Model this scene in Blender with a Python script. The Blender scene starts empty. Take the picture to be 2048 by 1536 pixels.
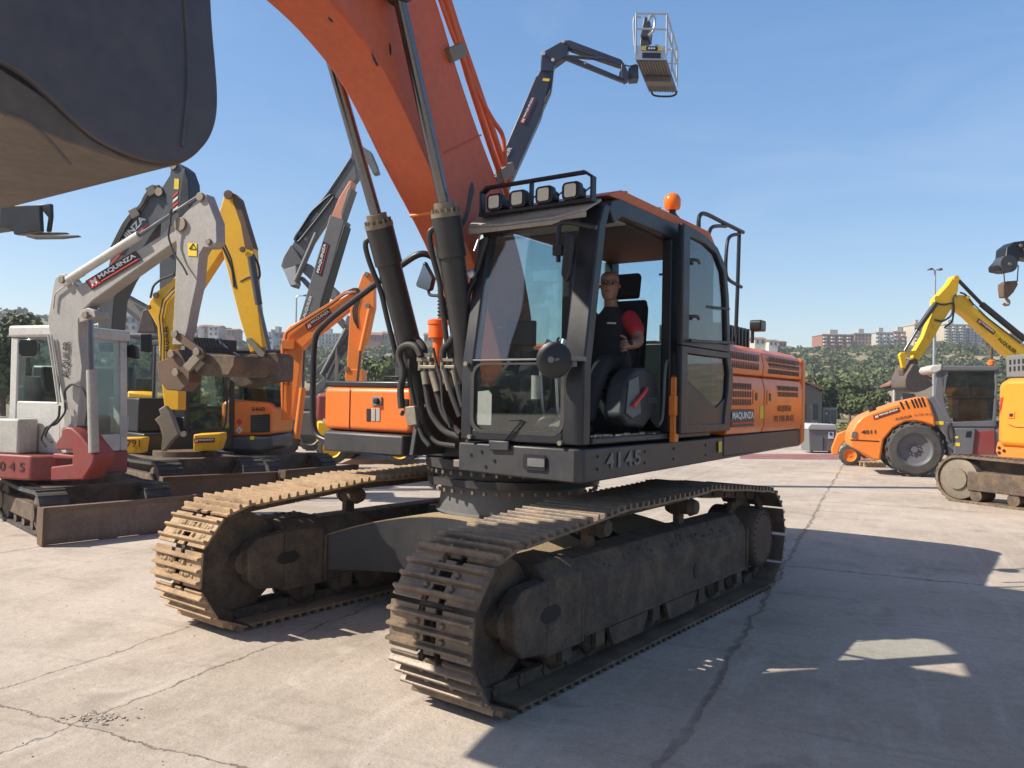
import bpy, bmesh, math, random
import numpy as np
from mathutils import Vector, Matrix
random.seed(7); rng = np.random.default_rng(7)
sc = bpy.context.scene
C = sc.collection
# ------------------------------------------------------------------ camera
F, PI_, RO, HC = 1620.0851, .0144, .0184, 1.9232      # focal (px of 2048), pitch, roll, eye height
cam = bpy.data.cameras.new('camera'); camo = bpy.data.objects.new('camera', cam); C.objects.link(camo)
cam.sensor_width = 36; cam.lens = 36 * F / 2048; cam.clip_start = .05; cam.clip_end = 6000
r_, u_, d_ = Vector((1, 0, 0)), Vector((0, -math.sin(PI_), math.cos(PI_))), Vector((0, math.cos(PI_), math.sin(PI_)))
X_ = r_ * math.cos(RO) + u_ * math.sin(RO); Y_ = -r_ * math.sin(RO) + u_ * math.cos(RO)
m = Matrix.Identity(4)
for i in range(3): m[i][0] = X_[i]; m[i][1] = Y_[i]; m[i][2] = -d_[i]
m[2][3] = HC
camo.matrix_world = m; sc.camera = camo
# ------------------------------------------------------------------ light
SUN = Vector((-1.121, -.158, 1.0)).normalized()
EL = math.asin(SUN.z); AZ = math.atan2(SUN.x, SUN.y)
w = bpy.data.worlds.new('World'); sc.world = w; w.use_nodes = True
nt = w.node_tree; bg = nt.nodes['Background']
sky = nt.nodes.new('ShaderNodeTexSky'); sky.sky_type = 'NISHITA'; sky.sun_disc = False
sky.sun_elevation = EL; sky.sun_rotation = AZ; sky.air_density = 1.0; sky.dust_density = .1; sky.ozone_density = 2.0
tcw = nt.nodes.new('ShaderNodeTexCoord'); mpw = nt.nodes.new('ShaderNodeMapping'); mpw.inputs['Scale'].default_value = (1.6, 1.6, 7)
nzw = nt.nodes.new('ShaderNodeTexNoise'); nzw.inputs['Scale'].default_value = 1.7; nzw.inputs['Detail'].default_value = 6; nzw.inputs['Distortion'].default_value = .8
rpw = nt.nodes.new('ShaderNodeValToRGB'); rpw.color_ramp.elements[0].position = .5; rpw.color_ramp.elements[1].position = .85
rpw.color_ramp.elements[0].color = (0, 0, 0, 1); rpw.color_ramp.elements[1].color = (.22, .22, .22, 1)
hsw = nt.nodes.new('ShaderNodeHueSaturation'); gmw = nt.nodes.new('ShaderNodeGamma'); gmw.inputs[1].default_value = .60; hsw.inputs['Saturation'].default_value = 1.6; hsw.inputs['Hue'].default_value = .508; hsw.inputs['Value'].default_value = 1.5
sxw = nt.nodes.new('ShaderNodeSeparateXYZ'); nt.links.new(tcw.outputs['Generated'], sxw.inputs[0])
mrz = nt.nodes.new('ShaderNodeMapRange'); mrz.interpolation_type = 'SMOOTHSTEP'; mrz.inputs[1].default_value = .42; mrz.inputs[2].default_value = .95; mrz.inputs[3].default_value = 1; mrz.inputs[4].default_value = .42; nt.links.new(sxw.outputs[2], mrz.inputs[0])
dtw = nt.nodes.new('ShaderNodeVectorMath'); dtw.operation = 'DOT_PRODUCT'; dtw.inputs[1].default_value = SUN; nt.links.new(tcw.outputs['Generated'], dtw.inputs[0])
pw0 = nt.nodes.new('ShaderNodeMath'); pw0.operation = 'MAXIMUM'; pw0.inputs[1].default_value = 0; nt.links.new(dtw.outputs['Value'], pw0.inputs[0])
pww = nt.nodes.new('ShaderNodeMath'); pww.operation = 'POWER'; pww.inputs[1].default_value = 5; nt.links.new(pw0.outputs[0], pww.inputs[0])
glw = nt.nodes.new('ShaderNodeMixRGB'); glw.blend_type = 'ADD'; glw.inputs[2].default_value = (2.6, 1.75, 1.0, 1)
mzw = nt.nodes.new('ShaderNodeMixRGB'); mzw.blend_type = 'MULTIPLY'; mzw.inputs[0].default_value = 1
mxw = nt.nodes.new('ShaderNodeMixRGB'); mxw.inputs[2].default_value = (3.4, 3.9, 4.6, 1)
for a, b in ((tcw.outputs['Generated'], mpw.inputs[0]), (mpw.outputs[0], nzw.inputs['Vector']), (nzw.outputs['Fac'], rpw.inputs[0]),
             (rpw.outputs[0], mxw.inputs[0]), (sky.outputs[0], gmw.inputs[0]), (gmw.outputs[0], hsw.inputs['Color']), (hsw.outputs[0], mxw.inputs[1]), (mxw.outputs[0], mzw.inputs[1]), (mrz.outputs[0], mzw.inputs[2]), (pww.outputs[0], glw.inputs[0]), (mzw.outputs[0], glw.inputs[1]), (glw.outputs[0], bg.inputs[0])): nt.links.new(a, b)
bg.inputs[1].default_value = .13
sl = bpy.data.lights.new('sun', 'SUN'); sl.energy = 4.6; sl.angle = math.radians(.53); sl.color = (1, .92, .79)
so = bpy.data.objects.new('sun', sl); C.objects.link(so); so.rotation_euler = SUN.to_track_quat('Z', 'Y').to_euler(); so.location = (0, 0, 60)
vs = sc.view_settings; vs.view_transform = 'Standard'; vs.look = 'None'; vs.exposure = 0.72; vs.gamma = 1
sc.cycles.max_bounces = 8; sc.cycles.transparent_max_bounces = 16
sc.cycles.use_denoising = True

# ------------------------------------------------------------------ geometry helpers
def ray(px, py):
    X, Y = px - 1024, py - 768
    a = X * math.cos(RO) + Y * math.sin(RO); b = -X * math.sin(RO) + Y * math.cos(RO)
    r, u = a / F, -b / F
    return Vector((r, math.cos(PI_) - u * math.sin(PI_), math.sin(PI_) + u * math.cos(PI_)))
EYE = Vector((0, 0, HC))
def gp(px, py, z=0.0):
    d = ray(px, py); return EYE + d * ((z - HC) / d.z)
def at(px, py, Y):
    d = ray(px, py); return EYE + d * (Y / d.y)
class Pl:                                    # a vertical plane through p with horizontal heading h
    def __init__(s, p, h):
        s.p0 = Vector(p); s.h = Vector((h[0], h[1], 0)).normalized()
        n = Vector((s.h.y, -s.h.x, 0))
        if n.dot(Vector((0, 0, 0)) - Vector((s.p0.x, s.p0.y, 0))) < 0: n = -n
        s.n = n                               # towards the viewer
    def p(s, px, py, off=0.0):
        d = ray(px, py); t = (s.p0 + s.n * off - EYE).dot(s.n) / d.dot(s.n); return EYE + d * t
    def shift(s, off): return Pl(s.p0 + s.n * off, s.h)
def zm(ox, oy, k): return lambda pts: [(ox + x * k, oy + y * k) for x, y in pts]
Z1 = zm(0, 320, .27344); Z2 = zm(0, 640, .30601); Z3 = zm(400, 500, .28); Z4 = zm(860, 320, .234375); Z5 = zm(880, 620, .234375)
Z6 = zm(1280, 360, .390625); Z7 = zm(1600, 460, .390585); Z8 = zm(960, 0, .26044); A6 = zm(560, 180, .35149)

class MB:
    def __init__(s, xf=None): s.v = []; s.f = []; s.xf = xf
    def add(s, vs, fs):
        n = len(s.v)
        s.v += [s.xf(Vector(q)) if s.xf else Vector(q) for q in vs]; s.f += [[n + i for i in f] for f in fs]; return s
    def box(s, lo, hi):
        x0, y0, z0 = lo; x1, y1, z1 = hi
        return s.add([(x0, y0, z0), (x1, y0, z0), (x1, y1, z0), (x0, y1, z0), (x0, y0, z1), (x1, y0, z1), (x1, y1, z1), (x0, y1, z1)],
                     [(0, 3, 2, 1), (4, 5, 6, 7), (0, 1, 5, 4), (1, 2, 6, 5), (2, 3, 7, 6), (3, 0, 4, 7)])
    def obox(s, c, ax, ay, az):                # centre and three half vectors
        c, ax, ay, az = map(Vector, (c, ax, ay, az))
        P = [c + ax * i + ay * j + az * k for k in (-1, 1) for i, j in ((-1, -1), (1, -1), (1, 1), (-1, 1))]
        return s.add(P, [(0, 3, 2, 1), (4, 5, 6, 7), (0, 1, 5, 4), (1, 2, 6, 5), (2, 3, 7, 6), (3, 0, 4, 7)])
    def prism(s, pts, off):                    # closed outline (3-D points) swept along off
        pts = [Vector(q) for q in pts]; off = Vector(off); n = len(pts)
        return s.add(pts + [q + off for q in pts], [list(range(n)), list(range(2 * n - 1, n - 1, -1))] + [(i, (i + 1) % n, n + (i + 1) % n, n + i) for i in range(n)])
    def rod(s, a, b, r, r2=None, n=14, cap=True):
        a, b = Vector(a), Vector(b); r2 = r if r2 is None else r2
        d = (b - a).normalized(); x = d.orthogonal().normalized(); y = d.cross(x)
        P = [a + (x * math.cos(t) + y * math.sin(t)) * r for t in np.linspace(0, 2 * math.pi, n, False)]
        Q = [b + (x * math.cos(t) + y * math.sin(t)) * r2 for t in np.linspace(0, 2 * math.pi, n, False)]
        fs = [(i, (i + 1) % n, n + (i + 1) % n, n + i) for i in range(n)]
        if cap: fs += [list(range(n - 1, -1, -1)), list(range(n, 2 * n))]
        return s.add(P + Q, fs)
    def tube(s, pts, r, n=10, smooth=4):
        pts = [Vector(q) for q in pts]
        if smooth and len(pts) > 2:            # round the corners
            o = [pts[0]]
            for i in range(1, len(pts) - 1):
                a, b, c = pts[i - 1], pts[i], pts[i + 1]
                k = min(.45, max(.12, 3.2 * r / max(1e-6, min((a - b).length, (c - b).length)))) if smooth != 99 else .45
                p, q = b.lerp(a, k), b.lerp(c, k)
                for t in np.linspace(0, 1, 6): o.append(p.lerp(b, t).lerp(b.lerp(q, t), t))
            o.append(pts[-1]); pts = o
        P = []; fs = []; x = None
        for i, p in enumerate(pts):
            d = (pts[min(i + 1, len(pts) - 1)] - pts[max(i - 1, 0)]).normalized()
            x = d.orthogonal().normalized() if x is None else (x - d * x.dot(d)).normalized()
            y = d.cross(x)
            P += [p + (x * math.cos(t) + y * math.sin(t)) * r for t in np.linspace(0, 2 * math.pi, n, False)]
        for j in range(len(pts) - 1):
            for i in range(n): fs.append((j * n + i, j * n + (i + 1) % n, (j + 1) * n + (i + 1) % n, (j + 1) * n + i))
        fs += [list(range(n - 1, -1, -1)), list(range((len(pts) - 1) * n, len(pts) * n))]
        return s.add(P, fs)
    def lathe(s, c, axis, prof, n=28, cap=True):          # prof: (along axis, radius); closed at both ends
        c, d = Vector(c), Vector(axis).normalized(); x = d.orthogonal().normalized(); y = d.cross(x); P = []; fs = []
        for h, r in prof: P += [c + d * h + (x * math.cos(t) + y * math.sin(t)) * r for t in np.linspace(0, 2 * math.pi, n, False)]
        for j in range(len(prof) - 1):
            for i in range(n): fs.append((j * n + i, j * n + (i + 1) % n, (j + 1) * n + (i + 1) % n, (j + 1) * n + i))
        if cap: fs += [list(range(n - 1, -1, -1)), list(range((len(prof) - 1) * n, len(prof) * n))]
        return s.add(P, fs)
    def build(s, name, mat, parent=None, bevel=0, seg=2, ang=35, loc=None):
        me = bpy.data.meshes.new(name)
        base = Vector(loc) if loc is not None else rootloc(parent)
        me.from_pydata([tuple(v - base) for v in s.v], [], s.f)
        bm = bmesh.new(); bm.from_mesh(me); bmesh.ops.recalc_face_normals(bm, faces=bm.faces); bm.to_mesh(me); bm.free()
        me.shade_smooth(); me.set_sharp_from_angle(angle=math.radians(ang))
        me.materials.append(mat)
        o = bpy.data.objects.new(name, me); C.objects.link(o)
        if parent: o.parent = parent
        elif loc is not None: o.location = base
        if bevel:
            b = o.modifiers.new('bevel', 'BEVEL'); b.width = bevel; b.segments = seg; b.limit_method = 'ANGLE'; b.angle_limit = math.radians(38)
        return o
def rootloc(o):
    if o is None: return Vector((0, 0, 0))
    while o.parent: o = o.parent
    return Vector(o.location)
def thing(name, label, cat, loc, group=None):
    o = bpy.data.objects.new(name, None); o.empty_display_size = .3; C.objects.link(o); o.location = loc
    return tag(o, label, cat, group)
def tag(o, label=None, cat=None, group=None, kind=None):
    if label: o['label'] = label
    if cat: o['category'] = cat
    if group: o['group'] = group
    if kind: o['kind'] = kind
    return o
def arc(c, r, a0, a1, n=8): return [(c[0] + r * math.cos(t), c[1] + r * math.sin(t)) for t in np.linspace(a0, a1, n)]
def chaikin(P, n=2, closed=False):
    for _ in range(n):
        Q = [] if closed else [P[0]]; m_ = len(P)
        for i in range(m_ if closed else m_ - 1):
            a, b = P[i], P[(i + 1) % m_]; Q += [tuple(a[k] * .75 + b[k] * .25 for k in range(len(a))), tuple(a[k] * .25 + b[k] * .75 for k in range(len(a)))]
        P = Q if closed else Q + [P[-1]]
    return P
def rrect(x0, y0, x1, y1, r, n=5):
    r = min(r, abs(x1 - x0) / 2 - 1e-4, abs(y1 - y0) / 2 - 1e-4); h = math.pi / 2
    return arc((x1 - r, y1 - r), r, 0, h, n) + arc((x0 + r, y1 - r), r, h, 2 * h, n) + arc((x0 + r, y0 + r), r, 2 * h, 3 * h, n) + arc((x1 - r, y0 + r), r, 3 * h, 4 * h, n)

# ------------------------------------------------------------------ materials
def lnk(t, a, b): t.links.new(a, b)
def paint(name, col, rough=.45, dirt=.35, dcol=(.22, .17, .12), metal=0., scale=3., bump=.15, streak=0., chip=0., ccol=(.03, .025, .02), coat=0.):
    mt = bpy.data.materials.new(name); mt.use_nodes = True; t = mt.node_tree; N = t.nodes.new; b = t.nodes['Principled BSDF']
    g = N('ShaderNodeNewGeometry')
    n1 = N('ShaderNodeTexNoise'); n1.inputs['Scale'].default_value = scale; n1.inputs['Detail'].default_value = 9; n1.inputs['Roughness'].default_value = .68
    lnk(t, g.outputs['Position'], n1.inputs['Vector'])
    n2 = N('ShaderNodeTexNoise'); n2.inputs['Scale'].default_value = scale * 9; n2.inputs['Detail'].default_value = 5
    lnk(t, g.outputs['Position'], n2.inputs['Vector'])
    rp = N('ShaderNodeValToRGB'); rp.color_ramp.elements[0].position = .42; rp.color_ramp.elements[1].position = .78
    rp.color_ramp.elements[0].color = (0, 0, 0, 1); rp.color_ramp.elements[1].color = (dirt, dirt, dirt, 1)
    lnk(t, n1.outputs['Fac'], rp.inputs[0])
    mx = N('ShaderNodeMixRGB'); mx.inputs[1].default_value = (*col, 1); mx.inputs[2].default_value = (*dcol, 1); lnk(t, rp.outputs[0], mx.inputs[0])
    out = mx.outputs[0]
    mv = N('ShaderNodeMixRGB'); mv.blend_type = 'OVERLAY'; mv.inputs[0].default_value = .12 + .3 * dirt; lnk(t, out, mv.inputs[1]); lnk(t, n2.outputs['Fac'], mv.inputs[2]); out = mv.outputs[0]
    if streak:
        mp = N('ShaderNodeMapping'); mp.inputs['Scale'].default_value = (14, 14, .9); lnk(t, g.outputs['Position'], mp.inputs[0])
        n3 = N('ShaderNodeTexNoise'); n3.inputs['Scale'].default_value = 1; n3.inputs['Detail'].default_value = 4; lnk(t, mp.outputs[0], n3.inputs['Vector'])
        r3 = N('ShaderNodeValToRGB'); r3.color_ramp.elements[0].position = .5; r3.color_ramp.elements[1].position = .75
        r3.color_ramp.elements[0].color = (0, 0, 0, 1); r3.color_ramp.elements[1].color = (streak,) * 3 + (1,); lnk(t, n3.outputs['Fac'], r3.inputs[0])
        m3 = N('ShaderNodeMixRGB'); m3.inputs[2].default_value = (*dcol, 1); lnk(t, r3.outputs[0], m3.inputs[0]); lnk(t, out, m3.inputs[1]); out = m3.outputs[0]
    if chip:
        n4 = N('ShaderNodeTexNoise'); n4.inputs['Scale'].default_value = scale * 3.1; n4.inputs['Detail'].default_value = 8; n4.inputs['Roughness'].default_value = .75
        lnk(t, g.outputs['Position'], n4.inputs['Vector'])
        r4 = N('ShaderNodeValToRGB'); r4.color_ramp.elements[0].position = .72 - chip * .2; r4.color_ramp.elements[1].position = .74 - chip * .2; lnk(t, n4.outputs['Fac'], r4.inputs[0])
        m4 = N('ShaderNodeMixRGB'); m4.inputs[2].default_value = (*ccol, 1); lnk(t, r4.outputs[0], m4.inputs[0]); lnk(t, out, m4.inputs[1]); out = m4.outputs[0]
    lnk(t, out, b.inputs['Base Color'])
    b.inputs['Metallic'].default_value = metal; b.inputs['Coat Weight'].default_value = coat; b.inputs['Coat Roughness'].default_value = .15
    mr = N('ShaderNodeMapRange'); mr.inputs[3].default_value = max(.05, rough - .12); mr.inputs[4].default_value = min(1, rough + .22); lnk(t, n1.outputs['Fac'], mr.inputs[0]); lnk(t, mr.outputs[0], b.inputs['Roughness'])
    if bump:
        bp = N('ShaderNodeBump'); bp.inputs['Strength'].default_value = bump; bp.inputs['Distance'].default_value = .004; lnk(t, n2.outputs['Fac'], bp.inputs['Height']); lnk(t, bp.outputs[0], b.inputs['Normal'])
    return mt
def glass(name, tint=(.75, .85, .83), gloss=.06, dirt=.06, tr=1.):
    mt = bpy.data.materials.new(name); mt.use_nodes = True; t = mt.node_tree; t.nodes.clear(); N = t.nodes.new
    o = N('ShaderNodeOutputMaterial'); tb = N('ShaderNodeBsdfTransparent'); tb.inputs[0].default_value = (*tint, 1)
    gl = N('ShaderNodeBsdfGlossy'); gl.inputs['Roughness'].default_value = .015
    g0 = N('ShaderNodeNewGeometry'); ir = N('ShaderNodeMapRange'); ir.inputs[3].default_value = 1.5; ir.inputs[4].default_value = 1 / 1.5; lnk(t, g0.outputs['Backfacing'], ir.inputs[0]); fr = N('ShaderNodeFresnel'); lnk(t, ir.outputs[0], fr.inputs[0]); ad = N('ShaderNodeMath'); ad.operation = 'ADD'; ad.use_clamp = True; ad.inputs[1].default_value = gloss; lnk(t, fr.outputs[0], ad.inputs[0])
    m1 = N('ShaderNodeMixShader'); lnk(t, ad.outputs[0], m1.inputs[0]); lnk(t, tb.outputs[0], m1.inputs[1]); lnk(t, gl.outputs[0], m1.inputs[2])
    df = N('ShaderNodeBsdfDiffuse'); df.inputs[0].default_value = (.5, .47, .42, 1)
    g = N('ShaderNodeNewGeometry'); n = N('ShaderNodeTexNoise'); n.inputs['Scale'].default_value = 3.5; n.inputs['Detail'].default_value = 8; n.inputs['Roughness'].default_value = .7; lnk(t, g.outputs['Position'], n.inputs['Vector'])
    mr = N('ShaderNodeMapRange'); mr.inputs[1].default_value = .35; mr.inputs[2].default_value = .8; mr.inputs[3].default_value = 0; mr.inputs[4].default_value = dirt * 3; lnk(t, n.outputs['Fac'], mr.inputs[0])
    m2 = N('ShaderNodeMixShader'); lnk(t, mr.outputs[0], m2.inputs[0]); lnk(t, m1.outputs[0], m2.inputs[1]); lnk(t, df.outputs[0], m2.inputs[2]); lnk(t, m2.outputs[0], o.inputs[0])
    return mt
def flat(name, col, rough=.5, metal=0., spec=.5):
    mt = bpy.data.materials.new(name); mt.use_nodes = True; t = mt.node_tree; b = t.nodes['Principled BSDF']
    n = t.nodes.new('ShaderNodeTexNoise'); n.inputs['Scale'].default_value = 25; n.inputs['Detail'].default_value = 4
    g = t.nodes.new('ShaderNodeNewGeometry'); lnk(t, g.outputs['Position'], n.inputs['Vector'])
    mv = t.nodes.new('ShaderNodeMixRGB'); mv.blend_type = 'OVERLAY'; mv.inputs[0].default_value = .12; mv.inputs[1].default_value = (*col, 1); lnk(t, n.outputs['Fac'], mv.inputs[2])
    lnk(t, mv.outputs[0], b.inputs['Base Color']); b.inputs['Roughness'].default_value = rough; b.inputs['Metallic'].default_value = metal; b.inputs['Specular IOR Level'].default_value = spec
    return mt
M = dict(
 boom=paint('boom_orange', (.60, .115, .042), .45, .3, (.33, .12, .07), bump=.08, chip=.1, streak=.2, scale=1.6),
 orange=paint('orange_paint', (.80, .155, .018), .3, .15, (.45, .17, .06), bump=.05, streak=.1, coat=.12),
 orange2=paint('orange_dull', (.82, .225, .03), .42, .2, (.4, .17, .08), bump=.06, coat=.1),
 orange3=paint('amber_paint', (.86, .28, .022), .38, .15, (.55, .25, .07), bump=.05),
 white2=paint('dull_white', (.40, .395, .37), .5, .45, (.24, .2, .16), bump=.06, streak=.3),
 blade_lit=paint('lit_blade_steel', (.19, .145, .115), .65, .7, (.09, .06, .045), bump=.5, scale=3, streak=.4),  # paler copy for the sunlit front blade; blades in shade stay dark
 roof=paint('orange_roof', (.55, .12, .04), .5, .4, (.33, .2, .13)),
 black=paint('black_paint', (.010, .011, .016), .36, .14, (.045, .04, .036), bump=.06, streak=.04),
 grey=paint('frame_grey', (.03, .031, .036), .42, .4, (.10, .082, .068), bump=.15, streak=.18, chip=.05, ccol=(.22, .09, .04)),
 cyl=paint('cylinder_black', (.025, .025, .028), .4, .3, (.09, .08, .07), bump=.05),
 chrome=paint('chrome_rod', (.17, .175, .19), .2, .1, (.2, .2, .2), metal=1, bump=0),
 hose=paint('rubber_hose', (.02, .02, .021), .6, .4, (.1, .085, .07)),
 fit=paint('dusty_fitting', (.22, .19, .15), .5, .5, (.3, .24, .17), metal=.4),
 bucket=paint('bucket_steel', (.058, .055, .068), .42, .5, (.12, .095, .085), bump=.1, scale=1.4),
 bucketwear=paint('bucket_worn', (.115, .09, .075), .6, .7, (.06, .055, .05), bump=.3, scale=1.8, streak=.2, chip=.05),
 shoe_tan=paint('shoe_dusty', (.38, .255, .145), .75, .85, (.15, .095, .055), bump=.6, scale=4.5),
 shoe_dark=paint('shoe_worn', (.13, .098, .072), .42, .9, (.36, .25, .155), bump=.5, scale=4, metal=.15),
 mud=paint('undercarriage_mud', (.075, .056, .042), .8, .9, (.23, .155, .095), bump=.8, scale=5),
 dryMud=paint('dry_mud', (.36, .27, .16), .95, .6, (.25, .18, .11), bump=1., scale=7),
 rust=paint('rusty_steel', (.10, .065, .045), .75, .6, (.20, .12, .07), bump=.5, scale=4),
 visor=paint('visor_grey', (.33, .295, .255), .6, .5, (.25, .2, .15)),
 seat=flat('seat_fabric', (.018, .018, .02), .85), interior=flat('interior_plastic', (.035, .036, .04), .6),
 trim=flat('interior_trim', (.12, .12, .125), .6), cream=flat('cab_lining', (.32, .31, .28), .8),
 console=flat('console_grey', (.13, .14, .145), .55), redlev=flat('red_lever', (.7, .05, .02), .45),
 glass=glass('cab_glass', (.86, .92, .91), .02, .008), glassdirty=glass('windshield_glass', (.90, .95, .95), .03, .004), glassdark=glass('dark_glass', (.45, .52, .54), .05, .02),
 lamp=flat('lamp_lens', (.62, .58, .47), .25), amber=flat('amber_lens', (.75, .17, .015), .2), mirror=flat('mirror_face', (.22, .22, .23), .12, 1.),
 white=paint('white_paint', (.52, .52, .49), .45, .35, (.30, .25, .2), bump=.06, streak=.2),
 whitegrey=paint('grey_and_shaded_white', (.34, .33, .31), .5, .4, (.2, .17, .14), bump=.08, streak=.25, chip=.04),  # also the mini's white boom and arm, their shade put in as grey
 redpaint=paint('red_paint', (.24, .035, .03), .5, .5, (.15, .09, .075), bump=.1, streak=.2, chip=.05),
 yellow=paint('yellow_paint', (.80, .44, .01), .42, .25, (.42, .2, .04), bump=.06, chip=.05, ccol=(.12, .05, .02)),
 yellow2=paint('yellow_arm_paint', (.86, .50, .012), .38, .15, (.5, .27, .05), bump=.05),
 darkgrey=paint('dark_grey_paint', (.055, .06, .068), .4, .25, (.13, .12, .11), bump=.05),
 navy=paint('navy_paint', (.022, .028, .055), .38, .15, (.07, .07, .08), bump=.04),
 liftgrey=paint('lift_grey', (.12, .12, .122), .45, .3, (.2, .19, .17), bump=.05),
 pink=paint('faded_orange', (.62, .24, .15), .5, .3, (.5, .3, .22)),
 rubber=paint('tyre_rubber', (.05, .048, .047), .8, .6, (.14, .125, .11), bump=.5, scale=5),
 rollgrey=paint('roller_grey', (.12, .12, .135), .45, .25, (.18, .16, .14)),
 alu=paint('aluminium', (.5, .51, .53), .38, .2, (.3, .3, .3), metal=.7, bump=.03),
 redsq=flat('sign_red', (.62, .035, .03), .5), sblack=flat('sign_black', (.012, .012, .014), .45), swhite=flat('sign_white', (.72, .72, .70), .55),
 stencil=flat('stencil_black', (.02, .018, .016), .6), stencilw=flat('stencil_white', (.20, .195, .185), .7), faint=flat('faded_stencil', (.25, .085, .03), .6), syellow=flat('sign_yellow', (.75, .55, .03), .5),
 skin=flat('skin', (.30, .155, .108), .55), shirt=flat('shirt_black', (.014, .014, .018), .8), sleeve=flat('shirt_red', (.42, .02, .03), .8), trousers=flat('trousers_dark', (.02, .021, .026), .85), hairm=flat('short_hair', (.09, .075, .065), .8),
 plastic=flat('grey_plastic', (.16, .165, .17), .55), lid=flat('pale_lid', (.42, .44, .45), .5), wood=flat('pallet_wood', (.33, .23, .13), .8),
)

# ------------------------------------------------------------------ lettering
_fonts = {}
def text_mesh(body, bold):
    k = (body, bold)
    if k not in _fonts:
        cu = bpy.data.curves.new('letters', 'FONT'); cu.body = body; cu.size = 1; cu.offset = bold; cu.extrude = .012; cu.resolution_u = 3
        o = bpy.data.objects.new('letters', cu); C.objects.link(o); dg = bpy.context.evaluated_depsgraph_get(); dg.update()
        me = o.evaluated_get(dg).to_mesh()
        v = np.array([q.co[:] for q in me.vertices]); f = [list(p.vertices) for p in me.polygons]
        o.evaluated_get(dg).to_mesh_clear(); bpy.data.objects.remove(o)
        _fonts[k] = (v, f)
    return _fonts[k]
def lettering(body, ll, lr, ul, mat, parent, bold=.02, off=.004, shear=0., name='lettering'):
    v, f = text_mesh(body, bold)
    ll, lr, ul = Vector(ll), Vector(lr), Vector(ul); x = lr - ll; y = ul - ll; n = x.cross(y).normalized()
    mn, mxx = v.min(0), v.max(0); mb = MB()
    mb.add([ll + x * ((a - mn[0]) / (mxx[0] - mn[0])) + y * ((b - mn[1]) / (mxx[1] - mn[1])) + x.normalized() * shear * y.length * (b - mn[1]) / (mxx[1] - mn[1]) + n * (off + .1 * (c - mn[2])) for a, b, c in v], f)
    return mb.build(name, mat, parent)
def panel(ll, lr, ul, mat, parent, off=.003, name='sign_panel', th=.004):
    ll, lr, ul = Vector(ll), Vector(lr), Vector(ul); n = (lr - ll).cross(ul - ll).normalized(); mb = MB()
    mb.prism([ll + n * off, lr + n * off, lr + (ul - ll) + n * off, ul + n * off], -n * th); return mb.build(name, mat, parent)
def sub(ll, lr, ul, a, b, c, d):             # sub-rectangle of a panel in fractions
    ll, lr, ul = Vector(ll), Vector(lr), Vector(ul); x = lr - ll; y = ul - ll
    return ll + x * a + y * b, ll + x * c + y * b, ll + x * a + y * d
def logo(ll, lr, ul, parent, board=True, square=True):
    o = .004
    if board: panel(ll, lr, ul, M['sblack'], parent, o)
    if square:
        panel(*sub(ll, lr, ul, .03, .1, .2, .9), M['redsq'], parent, o + .005, 'logo_square')
        lettering('M', *sub(ll, lr, ul, .055, .22, .165, .78), M['swhite'], parent, .03, o + .009, .25, 'logo_letter')
        a = .23
    else: a = .04
    lettering('MAQUINZA', *sub(ll, lr, ul, a, .38, .96, .86), M['swhite'], parent, .035, o + .006)
    panel(*sub(ll, lr, ul, a, .16, .96, .25), M['redsq'], parent, o + .006, 'logo_line')

def slab(pl, px, th, name, mat, parent, bevel=.012, near=0.):
    mb = MB(); mb.prism([pl.p(x, y, near) for x, y in px], -pl.n * th); return mb.build(name, mat, parent, bevel)
def prod(pl, a, b, r, off=0., r2=None, mb=None, n=12):
    mb = mb or MB(); mb.rod(pl.p(*a, off), pl.p(*b, off), r, r2, n); return mb
def pin(pl, c, r, mb, off=.0, l=.03): p = pl.p(*c, off); mb.rod(p - pl.n * .01, p + pl.n * l, r, None, 12); return mb
def pins(pl, lst, mat, parent, off=.0, name='pivot_pin'):
    for c, r in lst: pin(pl, c, r, mb := MB(), off); mb.build(name, M[mat], parent, .004)
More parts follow.
